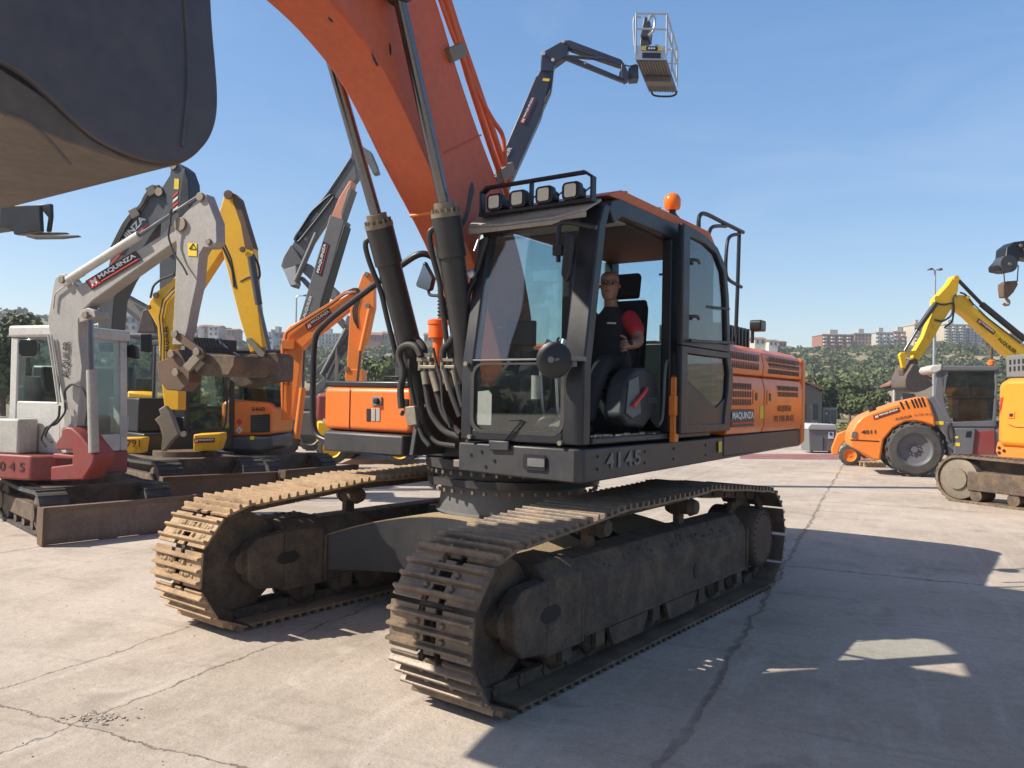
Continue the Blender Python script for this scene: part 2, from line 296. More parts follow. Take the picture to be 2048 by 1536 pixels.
# ================================================================== SETTING
HAZE = .0007
def concrete():
    mt = bpy.data.materials.new('concrete_yard'); mt.use_nodes = True; t = mt.node_tree; N = t.nodes.new; b = t.nodes['Principled BSDF']
    g = N('ShaderNodeNewGeometry'); P = g.outputs['Position']
    def noise(s, det=8, ro=.6, vec=P, dist=0):
        n = N('ShaderNodeTexNoise'); n.inputs['Scale'].default_value = s; n.inputs['Detail'].default_value = det; n.inputs['Roughness'].default_value = ro; n.inputs['Distortion'].default_value = dist; lnk(t, vec, n.inputs['Vector']); return n.outputs['Fac']
    def ramp(v, a, c, lo=0., hi=1.):
        m = N('ShaderNodeMapRange'); m.inputs[1].default_value = a; m.inputs[2].default_value = c; m.inputs[3].default_value = lo; m.inputs[4].default_value = hi; lnk(t, v, m.inputs[0]); return m.outputs[0]
    def mix(fac, c1, c2, typ='MIX'):
        m = N('ShaderNodeMixRGB'); m.blend_type = typ
        for k, v in enumerate((fac, c1, c2)):
            if isinstance(v, tuple): m.inputs[k].default_value = (*v, 1)
            elif isinstance(v, float): m.inputs[k].default_value = v
            else: lnk(t, v, m.inputs[k])
        return m.outputs[0]
    def math_(op, a, c=None):
        m = N('ShaderNodeMath'); m.operation = op
        for k, v in enumerate((a, c)):
            if v is None: continue
            if isinstance(v, (int, float)): m.inputs[k].default_value = v
            else: lnk(t, v, m.inputs[k])
        return m.outputs[0]
    mpn = N('ShaderNodeMapping'); mpn.inputs['Rotation'].default_value = (0, 0, math.radians(24.5)); lnk(t, P, mpn.inputs[0])   # x = across the joints, y = along them
    R = mpn.outputs[0]
    col = mix(ramp(noise(.35, 6), .38, .64), (.375, .318, .262), (.50, .43, .365))
    col = mix(ramp(noise(1.3, 9, .7), .5, .78, 0, .75), col, (.26, .215, .17))                     # dirt patches
    mst = N('ShaderNodeMapping'); mst.inputs['Scale'].default_value = (3.2, .35, 1); lnk(t, R, mst.inputs[0])
    col = mix(ramp(noise(1.6, 7, .65, mst.outputs[0]), .52, .72, 0, .5), col, (.56, .50, .45))    # pale scuffs along the traffic
    mst2 = N('ShaderNodeMapping'); mst2.inputs['Scale'].default_value = (.4, 4.5, 1); lnk(t, R, mst2.inputs[0])
    col = mix(ramp(noise(1.1, 7, .65, mst2.outputs[0], .3), .58, .74, 0, .55), col, (.23, .19, .155))   # drag marks
    col = mix(ramp(noise(.8, 5, .5, P, 1.5), .62, .70, 0, .5), col, (.22, .19, .165))           # old oil stains
    col = mix(ramp(noise(38, 3, .6), .60, .72, 0, .5), col, (.16, .13, .11))                     # grit
    col = mix(ramp(noise(17, 6, .7), .68, .72, 0, .6), col, (.10, .085, .075))                    # small spots
    col = mix(ramp(noise(.55, 8, .75, P, 2.), .6, .68, 0, .45), col, (.55, .485, .41))                # pale worn cement
    col = mix(ramp(noise(6, 9, .8, P, .5), .62, .75, 0, .32), col, (.22, .18, .15))
    col = mix(.16, col, ramp(noise(13, 8, .75), .25, .75), 'OVERLAY')
    col = mix(.3, col, noise(90, 3), 'OVERLAY')
    sx = N('ShaderNodeSeparateXYZ'); lnk(t, R, sx.inputs[0])
    wob = math_('MULTIPLY', math_('SUBTRACT', noise(1.3, 9, .75), .5), .34)
    xx = math_('ADD', sx.outputs[0], wob); yy = math_('ADD', sx.outputs[1], wob)
    tot = None
    for c, v, wd in ((xx, -1.01, .03), (xx, -5.07, .008), (xx, -4.17, .009), (xx, 3.05, .02), (xx, 7.1, .02), (xx, -9.2, .02), (yy, 9.95, .03), (yy, 3.22, .009), (yy, 16.7, .03), (yy, 23.4, .03), (yy, -3, .02)):
        k = math_('SUBTRACT', 1., math_('DIVIDE', math_('ABSOLUTE', math_('SUBTRACT', c, v)), wd)); k = math_('MAXIMUM', k, 0.)
        tot = k if tot is None else math_('MAXIMUM', tot, k)
    jm = math_('MULTIPLY', math_('MINIMUM', math_('MULTIPLY', tot, 2.2), 1.), ramp(noise(1.6, 8, .8), .38, .6, .08, .9))
    col = mix(jm, col, (.215, .18, .15))
    lnk(t, col, b.inputs['Base Color']); b.inputs['Roughness'].default_value = .82; b.inputs['Specular IOR Level'].default_value = .3
    hgt = math_('ADD', math_('MULTIPLY', noise(30, 5, .7), .6), math_('ADD', noise(4, 6), math_('MULTIPLY', tot, -1.4)))
    bp = N('ShaderNodeBump'); bp.inputs['Strength'].default_value = .7; bp.inputs['Distance'].default_value = .014; lnk(t, hgt, bp.inputs['Height']); lnk(t, bp.outputs[0], b.inputs['Normal'])
    return mt
def ground_mat(name, c1, c2, c3, s=.15):
    mt = bpy.data.materials.new(name); mt.use_nodes = True; t = mt.node_tree; N = t.nodes.new; b = t.nodes['Principled BSDF']
    g = N('ShaderNodeNewGeometry'); n = N('ShaderNodeTexNoise'); n.inputs['Scale'].default_value = s; n.inputs['Detail'].default_value = 10; n.inputs['Roughness'].default_value = .7; lnk(t, g.outputs['Position'], n.inputs['Vector'])
    r = N('ShaderNodeValToRGB'); e = r.color_ramp.elements; e[0].position = .36; e[0].color = (*c1, 1); e[1].position = .64; e[1].color = (*c3, 1); x = e.new(.5); x.color = (*c2, 1)
    lnk(t, n.outputs['Fac'], r.inputs[0]); lnk(t, r.outputs[0], b.inputs['Base Color']); b.inputs['Roughness'].default_value = .95; return mt
def sheet(name, pts, z, mat):
    mb = MB(); mb.add([(x, y, z) for x, y in pts], [list(range(len(pts)))]); o = mb.build(name, mat, None, loc=(0, 0, 0)); return tag(o, kind='structure')
sheet('ground', [(-2500, -2500), (2500, -2500), (2500, 2500), (-2500, 2500)], -.012, ground_mat('dry_field', (.10, .105, .045), (.17, .155, .075), (.25, .21, .12), .5))
sheet('yard', [(-70, -40), (60, -40), (60, 25.5), (9, 36.5), (-70, 36.5)], -.004, concrete()); bpy.data.objects['yard'].location.z = .004
sheet('red_paving', [(gp(1480, 908)[:2]), (gp(1480, 918)[:2]), (gp(1790, 920)[:2]), (gp(1790, 909)[:2])], .006, paint('red_paving', (.24, .085, .085), .8, .7, (.36, .26, .23), scale=1.5, bump=0))

RX = [-700, -300, -190, -173, -150, -115, -86, -49, 40, 95, 140, 190, 300, 800]; RZ = [40, 36, 30, 27, 20.5, 20, 17.5, 17.5, 18, 19.5, 22, 23, 23.5, 28]
def vnoise(x, y): return (np.sin(x * .031 + 1.7) * np.cos(y * .027 - .4) + .5 * np.sin(x * .083 + y * .061) + .3 * np.sin(x * .19 - y * .13 + 2)) 
def hz(x, y):
    y0 = np.interp(x, [-400, -150, 60, 130, 400], [70, 85, 95, 84, 80]); t = np.clip((y - y0) / (300 - y0), 0, 1); s = t * t * (3 - 2 * t)
    return np.interp(x, RX, RZ) * (.72 * t + .28 * s) + vnoise(x, y) * 1.1 * np.clip(t * 4, 0, 1) * np.clip((310 - y) / 60, .1, 1) - .3 * (t <= 0)
xs = np.linspace(-520, 520, 131); ys = np.concatenate([np.linspace(66, 330, 67), [360, 420, 520, 700]])
mb = MB(); nx = len(xs)
for y in ys:
    for x in xs: mb.v.append(Vector((x, y, float(hz(x, y)))))
mb.f = [[j * nx + i, j * nx + i + 1, (j + 1) * nx + i + 1, (j + 1) * nx + i] for j in range(len(ys) - 1) for i in range(nx - 1)]
tag(mb.build('hill', ground_mat('hill_soil', (.12, .125, .055), (.24, .20, .12), (.38, .29, .19), .07), None, loc=(0, 0, 0), ang=180), kind='structure')

def leaf_mat(name, c1, c2, c3, s=.22):
    mt = ground_mat(name, c1, c2, c3, s); b = mt.node_tree.nodes['Principled BSDF']; b.inputs['Roughness'].default_value = .7; b.inputs['Specular IOR Level'].default_value = .25
    return mt
def crown_verts(n, R, H, size, lobes=7, rg=rng):
    """n leaf-clump quads spread through several overlapping lobes; returns (n,4,3)"""
    cs = np.c_[rg.normal(0, .45, (lobes, 2)) * R, rg.uniform(.3, .85, lobes) * H]; rs = rg.uniform(.35, .6, lobes)
    k = rg.integers(0, lobes, n); d = rg.normal(size=(n, 3)); d /= np.linalg.norm(d, axis=1)[:, None]
    c = cs[k] + d * (rs[k] * rg.uniform(.55, 1.05, n))[:, None] * np.array([R, R, H * .55]); c[:, 2] = np.maximum(c[:, 2], H * .06)
    nr = d + rg.normal(0, .55, (n, 3)); nr /= np.linalg.norm(nr, axis=1)[:, None]
    a = np.cross(nr, rg.normal(size=(n, 3))); a /= np.linalg.norm(a, axis=1)[:, None]; b = np.cross(nr, a)
    sz = size * rg.uniform(.55, 1.3, n)[:, None]
    return np.stack([c - a * sz - b * sz * .6, c + a * sz * .7 - b * sz, c + a * sz + b * sz * .7, c - a * sz * .6 + b * sz], 1)
def quads_obj(name, q, mat, parent=None):
    q = q.reshape(-1, 3); base = rootloc(parent); q = q - np.array(base[:]); n = len(q) // 4
    me = bpy.data.meshes.new(name); me.vertices.add(len(q)); me.vertices.foreach_set('co', q.astype(np.float32).ravel()); me.loops.add(len(q)); me.loops.foreach_set('vertex_index', np.arange(len(q), dtype=np.int32))
    me.polygons.add(n); me.polygons.foreach_set('loop_start', np.arange(0, 4 * n, 4, dtype=np.int32)); me.update(); me.validate(); me.materials.append(mat)
    o = bpy.data.objects.new(name, me); C.objects.link(o); o.parent = parent; return o
LEAF = leaf_mat('hill_foliage', (.04, .064, .022), (.09, .115, .04), (.19, .19, .075), .16)
LEAF2 = leaf_mat('near_foliage', (.04, .06, .022), (.085, .11, .04), (.16, .18, .07), .6)
tmpl = [crown_verts(80, 1, 1.6, .22) for _ in range(8)] + [crown_verts(60, 1, 1., .25, 4) for _ in range(5)]
Q = []
for _ in range(9000):
    y = 86 + 237 * rng.random() ** .85; x = y * rng.uniform(-.70, .72)
    if -.1 < x / y < .30 and rng.random() < .6: continue
    if vnoise(x * 2.3, y * 2.1) < -.55 and rng.random() < .75: continue      # bare patches
    if y < 100 and rng.random() < .6: continue
    r = rng.uniform(.55, 1.5) * (1. if rng.random() < .8 else 1.5); t = tmpl[rng.integers(0, len(tmpl))]; a = rng.uniform(0, 6.28); ca, sa = math.cos(a), math.sin(a)
    q = t * np.array([r, r, r * rng.uniform(.7, 1.25)]); q = np.stack([q[..., 0] * ca - q[..., 1] * sa, q[..., 0] * sa + q[..., 1] * ca, q[..., 2]], -1)
    Q.append(q + np.array([x, y, float(hz(x, y)) - .4 * r]))
HB = lambda x, y: np.clip((np.hypot(x, y) - 75) / 170, 0, 1) ** 1.2 * 34 + vnoise(x, y) * 1.5 - .6
mb = MB(); an = np.linspace(math.pi * .93, math.pi * 2.07, 61); rr_ = np.linspace(72, 270, 16)
for r in rr_:
    for a in an: x, y = r * math.cos(a), r * math.sin(a); mb.v.append(Vector((x, y, float(HB(x, y)) - (2 if r < 73 else 0))))
mb.f = [[j * 61 + i, j * 61 + i + 1, (j + 1) * 61 + i + 1, (j + 1) * 61 + i] for j in range(15) for i in range(60)]
tag(mb.build('hill', ground_mat('hill_soil_behind', (.05, .06, .025), (.11, .1, .05), (.22, .17, .1), .07), None, loc=(0, 0, 0), ang=180), kind='structure')
for _ in range(2600):
    a = rng.uniform(math.pi * .94, math.pi * 2.06); d = rng.uniform(76, 250); x, y = d * math.cos(a), d * math.sin(a); r = rng.uniform(1.2, 3.2); t = tmpl[rng.integers(0, len(tmpl))]
    Q.append(t * np.array([r, r, r]) + np.array([x, y, float(HB(x, y)) - .4 * r]))
tag(quads_obj('hillside_woods', np.concatenate(Q), LEAF), 'green scrub and pine woods covering the hillside', 'woods', kind='stuff')
def tree(px, py, Y, R, H, label, n=4200, mat=None):
    p = at(px, py, Y); z = max(0, float(hz(p.x, Y))) if Y > 70 else 0.; rg = np.random.default_rng(int(px * 7 + Y))
    t = thing('tree', label, 'tree', (p.x, Y, z), 'trees below the hill'); R *= .72; H *= .85; q = crown_verts(n, R, H * .8, .07 + R * .035, 13, rg) + np.array([p.x, Y, z + H * .2])
    quads_obj('crown', q, mat or LEAF2, t); mb = MB(); mb.rod((p.x, Y, z - .1), (p.x, Y, z + H * .45), .035 * H, .02 * H, 9)
    for k in range(5):
        a = k * 1.3; mb.rod((p.x, Y, z + H * .3), (p.x + R * .6 * math.cos(a), Y + R * .6 * math.sin(a), z + H * (.5 + .07 * k)), .014 * H, .006 * H, 6)
    mb.build('trunk', M['rust'], t)
tree(1663, 800, 70, 2.6, 4.3, 'dark green bushy tree just right of the ruined terrace house')
tree(1700, 805, 73, 2.3, 4.0, 'olive green round tree above the grey waste container')
tree(1738, 812, 66, 2.2, 3.2, 'low green tree left of the tan gabled house')
tree(1726, 770, 84, 2.4, 4.4, 'taller loose tree behind the low green tree by the gabled house')
tree(8, 700, 42, 2.6, 6.4, 'pale green tree behind the white mini excavator cab', 5000)
tree(760, 740, 60, 3.0, 5.2, 'round green tree seen between the orange mini excavator arm and the boom cylinder', 4500)
tree(470, 720, 62, 2.6, 5.0, 'green tree behind the ribbed black hood of the yellow excavator', 3500)
tree(712, 720, 75, 2.8, 6, 'dark tree low behind the grey articulated lift', 3500)
# grass tufts on the field edge
q = []
for _ in range(5000):
    y = rng.uniform(37, 66); x = y * rng.uniform(.30, .62); hh = rng.uniform(.08, .3); a = rng.uniform(0, 3.14); dx, dy = .12 * math.cos(a), .12 * math.sin(a)
    q.append([[x - dx, y - dy, -.05], [x + dx, y + dy, -.05], [x + dx * .7, y + dy, hh], [x - dx * 1.2, y - dy, hh * .8]])
tag(quads_obj('grass', np.array(q), leaf_mat('grass_blades', (.12, .14, .045), (.2, .2, .08), (.3, .26, .13), .4)), 'rough dry grass beyond the yard', 'grass', kind='stuff')
# crumbled concrete at the slab corner
mb = MB(); c0 = gp(205, 1436)
for _ in range(150):
    a, rr = rng.uniform(0, 6.28), abs(rng.normal(0, .09)); p = c0 + Vector((rr * math.cos(a) * 1.3 + rng.normal(0, .02), rr * math.sin(a) * .8, 0)); s = rng.uniform(.003, .011)
    an_ = rng.uniform(0, 6.28); mb.obox(p + Vector((0, 0, s * .3)), Vector((math.cos(an_), math.sin(an_), rng.normal(0, .2))) * s, Vector((-math.sin(an_ + rng.normal(0, .3)), math.cos(an_), rng.normal(0, .2))) * s * .8, Vector((rng.normal(0, .2), rng.normal(0, .2), 1)) * s * .4)
for _ in range(60):
    p = gp(rng.uniform(0, 1100), rng.uniform(1180, 1536)); s = rng.uniform(.002, .006); an_ = rng.uniform(0, 6.28); mb.obox(p + Vector((0, 0, s * .3)), Vector((math.cos(an_), math.sin(an_), rng.normal(0, .2))) * s, Vector((-math.sin(an_ + rng.normal(0, .3)), math.cos(an_), rng.normal(0, .2))) * s * .8, Vector((rng.normal(0, .2), rng.normal(0, .2), 1)) * s * .4)
tag(mb.build('rubble', paint('rubble', (.40, .34, .28), .9, .5, (.24, .2, .16), scale=20), None, loc=c0), 'crumbs of broken concrete at the cracked slab corner', 'rubble', kind='stuff')

# ------------------------------------------------------------------ buildings
wm = flat('window_dark', (.035, .04, .05), .15)
def wall_mat(name, c): return paint(name, c, .85, .4, tuple(q * .6 for q in c), bump=.1, scale=.5, streak=.2)
WALL = {k: wall_mat('wall_' + k, c) for k, c in dict(brick=(.30, .135, .095), cream=(.50, .44, .34), pale=(.46, .47, .41), white=(.55, .54, .51), tan=(.40, .32, .24), grey=(.33, .32, .32), rose=(.42, .26, .21), old=(.36, .30, .235), ruin=(.21, .185, .16)).items()}
ROOFM = paint('roof_tiles', (.27, .115, .07), .85, .5, (.2, .13, .1), scale=1.5); FLATR = paint('flat_roof', (.4, .38, .35), .9, .4)
def copyof(src, name, parent, loc):
    o = src.copy(); C.objects.link(o); o.name = name; o.parent = parent; o.location = loc; return o
def building(x0, x1, ytop, Y, ybase, wall, cols, rows, label, D=11., roof='flat', group='buildings on the hilltop', balc=False, cat='building'):
    a, b = at(x0, ytop, Y), at(x1, ytop, Y); zt = (a.z + b.z) / 2; z0 = at((x0 + x1) / 2, ybase, Y).z - 2.5; xa, xb = a.x, b.x
    t = thing('apartment_building' if cat == 'building' else 'house', label, cat, ((xa + xb) / 2, Y, z0), group)
    mb = MB(); mb.box((xa, Y, z0), (xb, Y + D, zt)); mb.build('wall', WALL[wall], t)
    mb = MB()
    if roof == 'flat':
        mb.box((xa - .25, Y - .25, zt + .002), (xb + .25, Y + D + .25, zt + .35)); mb.box((xa + (xb - xa) * .3, Y + 2, zt + .352), (xa + (xb - xa) * .55, Y + 5, zt + 2.2)); mb.build('roof', FLATR, t)
    else:
        h = min(2.2, (xb - xa) * .25); mb.prism([(xa - .4, Y - .4, zt + .002), (xa - .4, Y + D + .4, zt + .002), (xa - .4, Y + D / 2, zt + h)], (xb - xa + .8, 0, 0)); mb.build('roof', ROOFM, t)
    W, Hh = xb - xa, zt - (z0 + 2.5)
    if cols * rows:
        ww, wh = W / cols * .42, Hh / rows * .5; first = None
        for i in range(cols):
            for j in range(rows):
                cx, cz = xa + W * (i + .5) / cols, z0 + 2.5 + Hh * (j + .55) / rows
                if first is None:
                    mb = MB(); mb.box((cx - ww / 2, Y - .06, cz - wh / 2), (cx + ww / 2, Y + .05, cz + wh / 2)); first = mb.build('window', wm, t); c0 = (cx, cz)
                else: copyof(first, 'window', t, (cx - c0[0], 0, cz - c0[1]))
        if balc:
            f2 = None
            for i in range(0, cols, 2):
                for j in range(rows):
                    cx, cz = xa + W * (i + .5) / cols, z0 + 2.5 + Hh * j / rows
                    if f2 is None:
                        mb = MB(); mb.box((cx - ww * .9, Y - 1.2, cz), (cx + ww * .9, Y - .07, cz + Hh / rows * .38)); f2 = mb.build('balcony', WALL['white' if wall != 'white' else 'grey'], t); c2 = (cx, cz)
                    else: copyof(f2, 'balcony', t, (cx - c2[0], 0, cz - c2[1]))
    return t
B = building
B(1645, 1708, 670, 312, 690, 'brick', 8, 3, 'long low red brick apartment block at the left end of the hilltop row', balc=True)
B(1709, 1751, 668, 318, 689, 'rose', 6, 3, 'pinkish block with flat roof next to the red brick block on the hilltop')
B(1752, 1787, 666, 314, 689, 'pale', 5, 3, 'pale greenish block in the middle of the hilltop row', balc=True)
B(1788, 1827, 664, 319, 688, 'rose', 6, 3, 'reddish block behind the yellow excavator arm cylinder on the hilltop', balc=True)
B(1829, 1852, 650, 312, 687, 'cream', 3, 5, 'narrow cream tower left of the yellow excavator arm on the hilltop', balc=True)
B(1868, 1888, 656, 318, 686, 'tan', 3, 4, 'tan tower between the yellow arm and the wide cream tower')
B(1889, 1932, 650, 312, 685, 'cream', 6, 6, 'wide cream apartment tower with balconies below the yellow boom', balc=True)
B(1934, 1963, 651, 314, 685, 'white', 4, 6, 'whitish apartment tower right of the wide cream tower', balc=True)
B(1964, 1990, 658, 318, 685, 'tan', 4, 5, 'tan apartment block partly behind the yellow boom at the right end of the row')
B(2020, 2046, 668, 316, 685, 'brick', 3, 3, 'brick block under the hanging crane hook on the hilltop')
B(1510, 1531, 678, 300, 691, 'pale', 2, 1, 'small pale house just right of the black work light on the engine cover', 8, 'gable', cat='house')
B(1538, 1556, 682, 296, 694, 'white', 2, 1, 'small white house above the orange counterweight', 8, 'gable', cat='house')
B(1557, 1573, 684, 302, 694, 'rose', 2, 1, 'small pinkish house beside the white house above the counterweight', 8, 'gable', cat='house')
B(636, 678, 668, 290, 690, 'white', 6, 3, 'white apartment block with dark balconies behind the orange mini excavator boom', balc=True)
B(684, 712, 672, 300, 688, 'grey', 4, 2, 'grey block beside the white apartment block behind the orange boom')
B(733, 762, 670, 300, 684, 'brick', 4, 1, 'low red tiled house row left of the black boom cylinder', 9, 'gable', cat='house')
B(763, 790, 668, 304, 684, 'tan', 4, 1, 'low tan house row right of the orange arm on the ridge', 9, 'gable', cat='house')
B(848, 872, 670, 300, 686, 'rose', 3, 1, 'small rosy house under the round mirror arm beside the orange filler cap', 9, 'gable', cat='house')
B(537, 568, 666, 250, 690, 'grey', 3, 2, 'grey flat roofed house behind the yellow arm ram')
B(534, 546, 672, 244, 690, 'white', 1, 2, 'small white house front beside the chrome ram of the yellow arm', 5, cat='house')
B(380, 398, 655, 285, 672, 'white', 2, 1, 'small white house at the left end of the village on the ridge', 8, 'gable', cat='house')
B(399, 416, 652, 290, 672, 'rose', 2, 1, 'pinkish house second from the left in the village on the ridge', 8, 'gable', cat='house')
B(417, 437, 654, 280, 673, 'white', 2, 2, 'white house in the centre of the village on the ridge', 8, 'gable', cat='house')
B(438, 452, 657, 288, 674, 'cream', 2, 1, 'cream house right of centre in the village on the ridge', 8, 'gable', cat='house')
B(453, 470, 660, 280, 676, 'brick', 2, 1, 'brick house at the right end of the village on the ridge', 8, 'gable', cat='house')
B(232, 274, 634, 190, 662, 'grey', 3, 2, 'grey flat roofed block seen beneath the light grey boom')
# tan gabled house behind the roller and a ruined terrace behind the counterweight
pl = Pl((at(1790, 800, 62)), (1, -.25))
p0, p1 = pl.p(1788, 800), pl.p(1884, 800); p0.z = p1.z = 0
t = thing('house', 'old tan gabled house with stained end wall behind the roller bonnet', 'house', p0)
h0, h1, pk = pl.p(1787, 770).z, pl.p(1884, 742).z, 5.0; dv = Vector((.37, 1, 0)).normalized() * 9
mb = MB(); mb.prism([p0, p1, p1 + Vector((0, 0, 3.3)), (p0 + p1) / 2 + Vector((0, 0, 4.35)), p0 + Vector((0, 0, 3.3))], dv); mb.build('wall', WALL['old'], t)
for s, a, b in ((0, p0, (p0 + p1) / 2), (1, p1, (p0 + p1) / 2)):
    mb = MB(); up = Vector((0, 0, 1)); e = (a - b).normalized() * .35; A = a + up * 3.31 + e - up * .1 - dv * .04; Bq = b + up * 4.37 - dv * .04; mb.prism([A, Bq, Bq + up * .14, A + up * .14], dv * 1.08); mb.build('roof', ROOFM, t)
mb = MB(); dn = -dv.normalized()
c = p0.lerp(p1, .3); xd = (p1 - p0).normalized(); mb.obox(c + Vector((0, 0, 2.1)) + dn * .02, xd * .4, Vector((0, 0, .55)), dn * .03); mb.build('window', wm, t)
mb = MB(); mb.tube([p0 + dn * .12 + Vector((0, 0, .1)), p0 + dn * .12 + Vector((0, 0, 3.2))], .07); mb.build('downpipe', M['white'], t)
a, b = at(1545, 800, 64), at(1644, 800, 64)
t = thing('house', 'ruined dark terrace house with ragged roof beside the orange counterweight', 'house', ((a.x + b.x) / 2, 64, 0))
mb = MB(); mb.prism([(a.x, 64, 0), (b.x, 64, 0), (b.x, 64, 2.6), (b.x - .3, 64, 2.75), (b.x - .6, 64, 3.1), (b.x - 1.2, 64, 3.2), (b.x - 1.8, 64, 3.45), (a.x, 64, 3.4)], (0, 6, 0)); mb.build('wall', WALL['ruin'], t)
mb = MB(); mb.prism([(a.x - .2, 63.7, 3.5), (b.x - 1.3, 63.7, 3.35), (b.x - .1, 63.7, 2.85), (b.x + .1, 63.7, 2.95), (b.x - 1.3, 63.7, 3.5), (a.x - .2, 63.7, 3.68)], (0, 6.6, 0)); mb.build('roof', ROOFM, t)
first = None
for k in range(4):
    x = b.x - .55 - k * .95
    if first is None: mb = MB(); mb.box((x - .2, 63.93, .5), (x + .2, 64.05, 1.7)); first = mb.build('window', wm, t); xk = x
    else: copyof(first, 'window', t, (x - xk, 0, 0))
mb = MB()
for k in range(4): x = b.x - .3 - k * .5; mb.rod((x, 65, 2.7), (x - .1, 65, 4.1 - .2 * (k % 2)), .05, .03, 6)
mb.build('roof_post', M['rust'], t)
# grey site cabinet
a, b = at(1647, 828, 66), at(1674, 828, 66)
t = thing('site_cabinet', 'small pale grey utility cabinet on the grass below the hill', 'cabinet', ((a.x + b.x) / 2, 66, 0))
mb = MB(); mb.box((a.x, 66, 0), (b.x, 67, 1.35)); mb.build('body', WALL['white'], t, .02); mb = MB(); mb.box((a.x - .05, 65.95, 1.352), (b.x + .05, 67.05, 1.42)); mb.build('roof', FLATR, t)
for k in (0, 1):
    mb = MB(); x = a.x + (b.x - a.x) * (.08 + .46 * k); mb.box((x, 65.97, .15), (x + (b.x - a.x) * .4, 66.02, 1.25)); mb.build('door', M['plastic'], t)
mb = MB(); mb.box((a.x + .15, 65.955, .85), (a.x + .3, 65.97, 1.05)); mb.build('notice', M['swhite'], t)

def lamp_post(px, pytop, Y, label, arm, double=False):
    p = at(px, pytop, Y); t = thing('street_lamp', label, 'street lamp', (p.x, Y, 0)); mb = MB()
    mb.lathe((p.x, Y, 0), (0, 0, 1), [(0, .16), (.25, .16), (.27, .1), (p.z - .1, .055)], 12); mb.build('pole', M['alu'], t)
    for s in ((1, -1) if double else (1,)):
        mb = MB(); L = arm * s; mb.tube([(p.x, Y, p.z - .1), (p.x + L * .1, Y, p.z + .02), (p.x + L * .6, Y, p.z + .03)], .04); mb.build('arm', M['alu'], t)
        mb = MB(); mb.prism([(p.x + L * .5, Y - .15, p.z), (p.x + L * 1.05, Y - .15, p.z - .02), (p.x + L * 1.05, Y - .15, p.z + .05), (p.x + L * .75, Y - .15, p.z + .12), (p.x + L * .5, Y - .15, p.z + .08)], (0, .3, 0)); mb.build('lamp_head', M['liftgrey'], t, .02)
lamp_post(1870, 540, 46, 'tall grey street lamp with small flat double head behind the roller', .36, True)
lamp_post(593, 592, 58, 'slim grey street lamp behind the orange mini excavator boom', 1.0)
p = at(1981, 680, 50); t = thing('utility_pole', 'brown wooden utility pole behind the roller cab roof', 'pole', (p.x, 50, 0)); mb = MB(); mb.rod((p.x, 50, -.1), (p.x + .05, 50, p.z), .13, .1); mb.build('pole', M['rust'], t); mb = MB(); mb.box((p.x - .3, 49.95, p.z - .3), (p.x + .35, 50.05, p.z - .2)); mb.build('crossarm', M['rust'], t)

# ------------------------------------------------------------------ the air between the yard and the hill
hzm = bpy.data.materials.new('haze'); hzm.use_nodes = True; t_ = hzm.node_tree; t_.nodes.clear(); ho = t_.nodes.new('ShaderNodeOutputMaterial'); hv_ = t_.nodes.new('ShaderNodeVolumePrincipled')
hv_.inputs['Color'].default_value = (.86, .91, 1, 1); hv_.inputs['Density'].default_value = HAZE; hv_.inputs['Anisotropy'].default_value = .2; t_.links.new(hv_.outputs[0], ho.inputs['Volume'])
mb = MB(); mb.box((-2600, -2600, -6), (2600, 2600, 60)); tag(mb.build('haze', hzm, None, loc=(0, 0, 0)), 'thin pale haze over the yard and hill', 'haze', kind='stuff')
# ================================================================== BIG EXCAVATOR
CX, CY, YU, YT = 0.0311, 7.5966, .9625, .9181
def frame(yaw):
    fx = Vector((-math.cos(yaw), -math.sin(yaw), 0)); lf = Vector((math.sin(yaw), -math.cos(yaw), 0)); o = Vector((CX, CY, 0))
    return (lambda v: o + fx * v.x + lf * v.y + Vector((0, 0, v.z))), fx, lf
U, UFX, ULF = frame(YU); T, TFX, TLF = frame(YT); O0 = Vector((CX, CY, 0)); UZ = Vector((0, 0, 1))
def u3(u, v, z): return U(Vector((u, v, z)))
def hu(px, py, u): d = ray(px, py); return EYE + d * ((u + (O0 - EYE).dot(UFX)) / d.dot(UFX))
def hv(px, py, v): d = ray(px, py); return EYE + d * ((v + (O0 - EYE).dot(ULF)) / d.dot(ULF))
ex = thing('tracked_excavator', 'big orange tracked excavator with dark cab and open door in the centre of the yard', 'excavator', (CX, CY, 0))
# ---- undercarriage
g_, w_, R_, PC, NS = 1.351, .3263, .44, 2.08, 41
def track_path():
    pts = []
    for t in np.linspace(0, 1, 60, False): pts.append((-PC + 2 * PC * t, .08, 0., -1.))
    for a in np.linspace(-math.pi / 2, math.pi / 2, 50, False): pts.append((PC + R_ * math.cos(a), .52 + R_ * math.sin(a), math.cos(a), math.sin(a)))
    for t in np.linspace(0, 1, 120, False):
        x = PC - 2 * PC * t; sg = 0
        for a, b, dp in ((2.08, .8, .0), (.8, -.75, .022), (-.75, -2.08, .012)):
            if b <= x <= a: k = (a - x) / (a - b); sg = dp * 4 * k * (1 - k)
        pts.append((x, .96 - sg + float(np.interp(x, [-2.08, -1.5, -.75, 0, .8, 1.5, 2.08], [.0, .075, .125, .128, .105, .045, .0])), 0., 1.))
    for a in np.linspace(math.pi / 2, 3 * math.pi / 2, 50, False): pts.append((-PC + R_ * math.cos(a), .52 + R_ * math.sin(a), math.cos(a), math.sin(a)))
    return np.array(pts)
TP = track_path(); sd = np.r_[0, np.cumsum(np.linalg.norm(np.diff(np.r_[TP[:, :2], TP[:1, :2]], axis=0), axis=1))]; PER = sd[-1]; PITCH = PER / NS
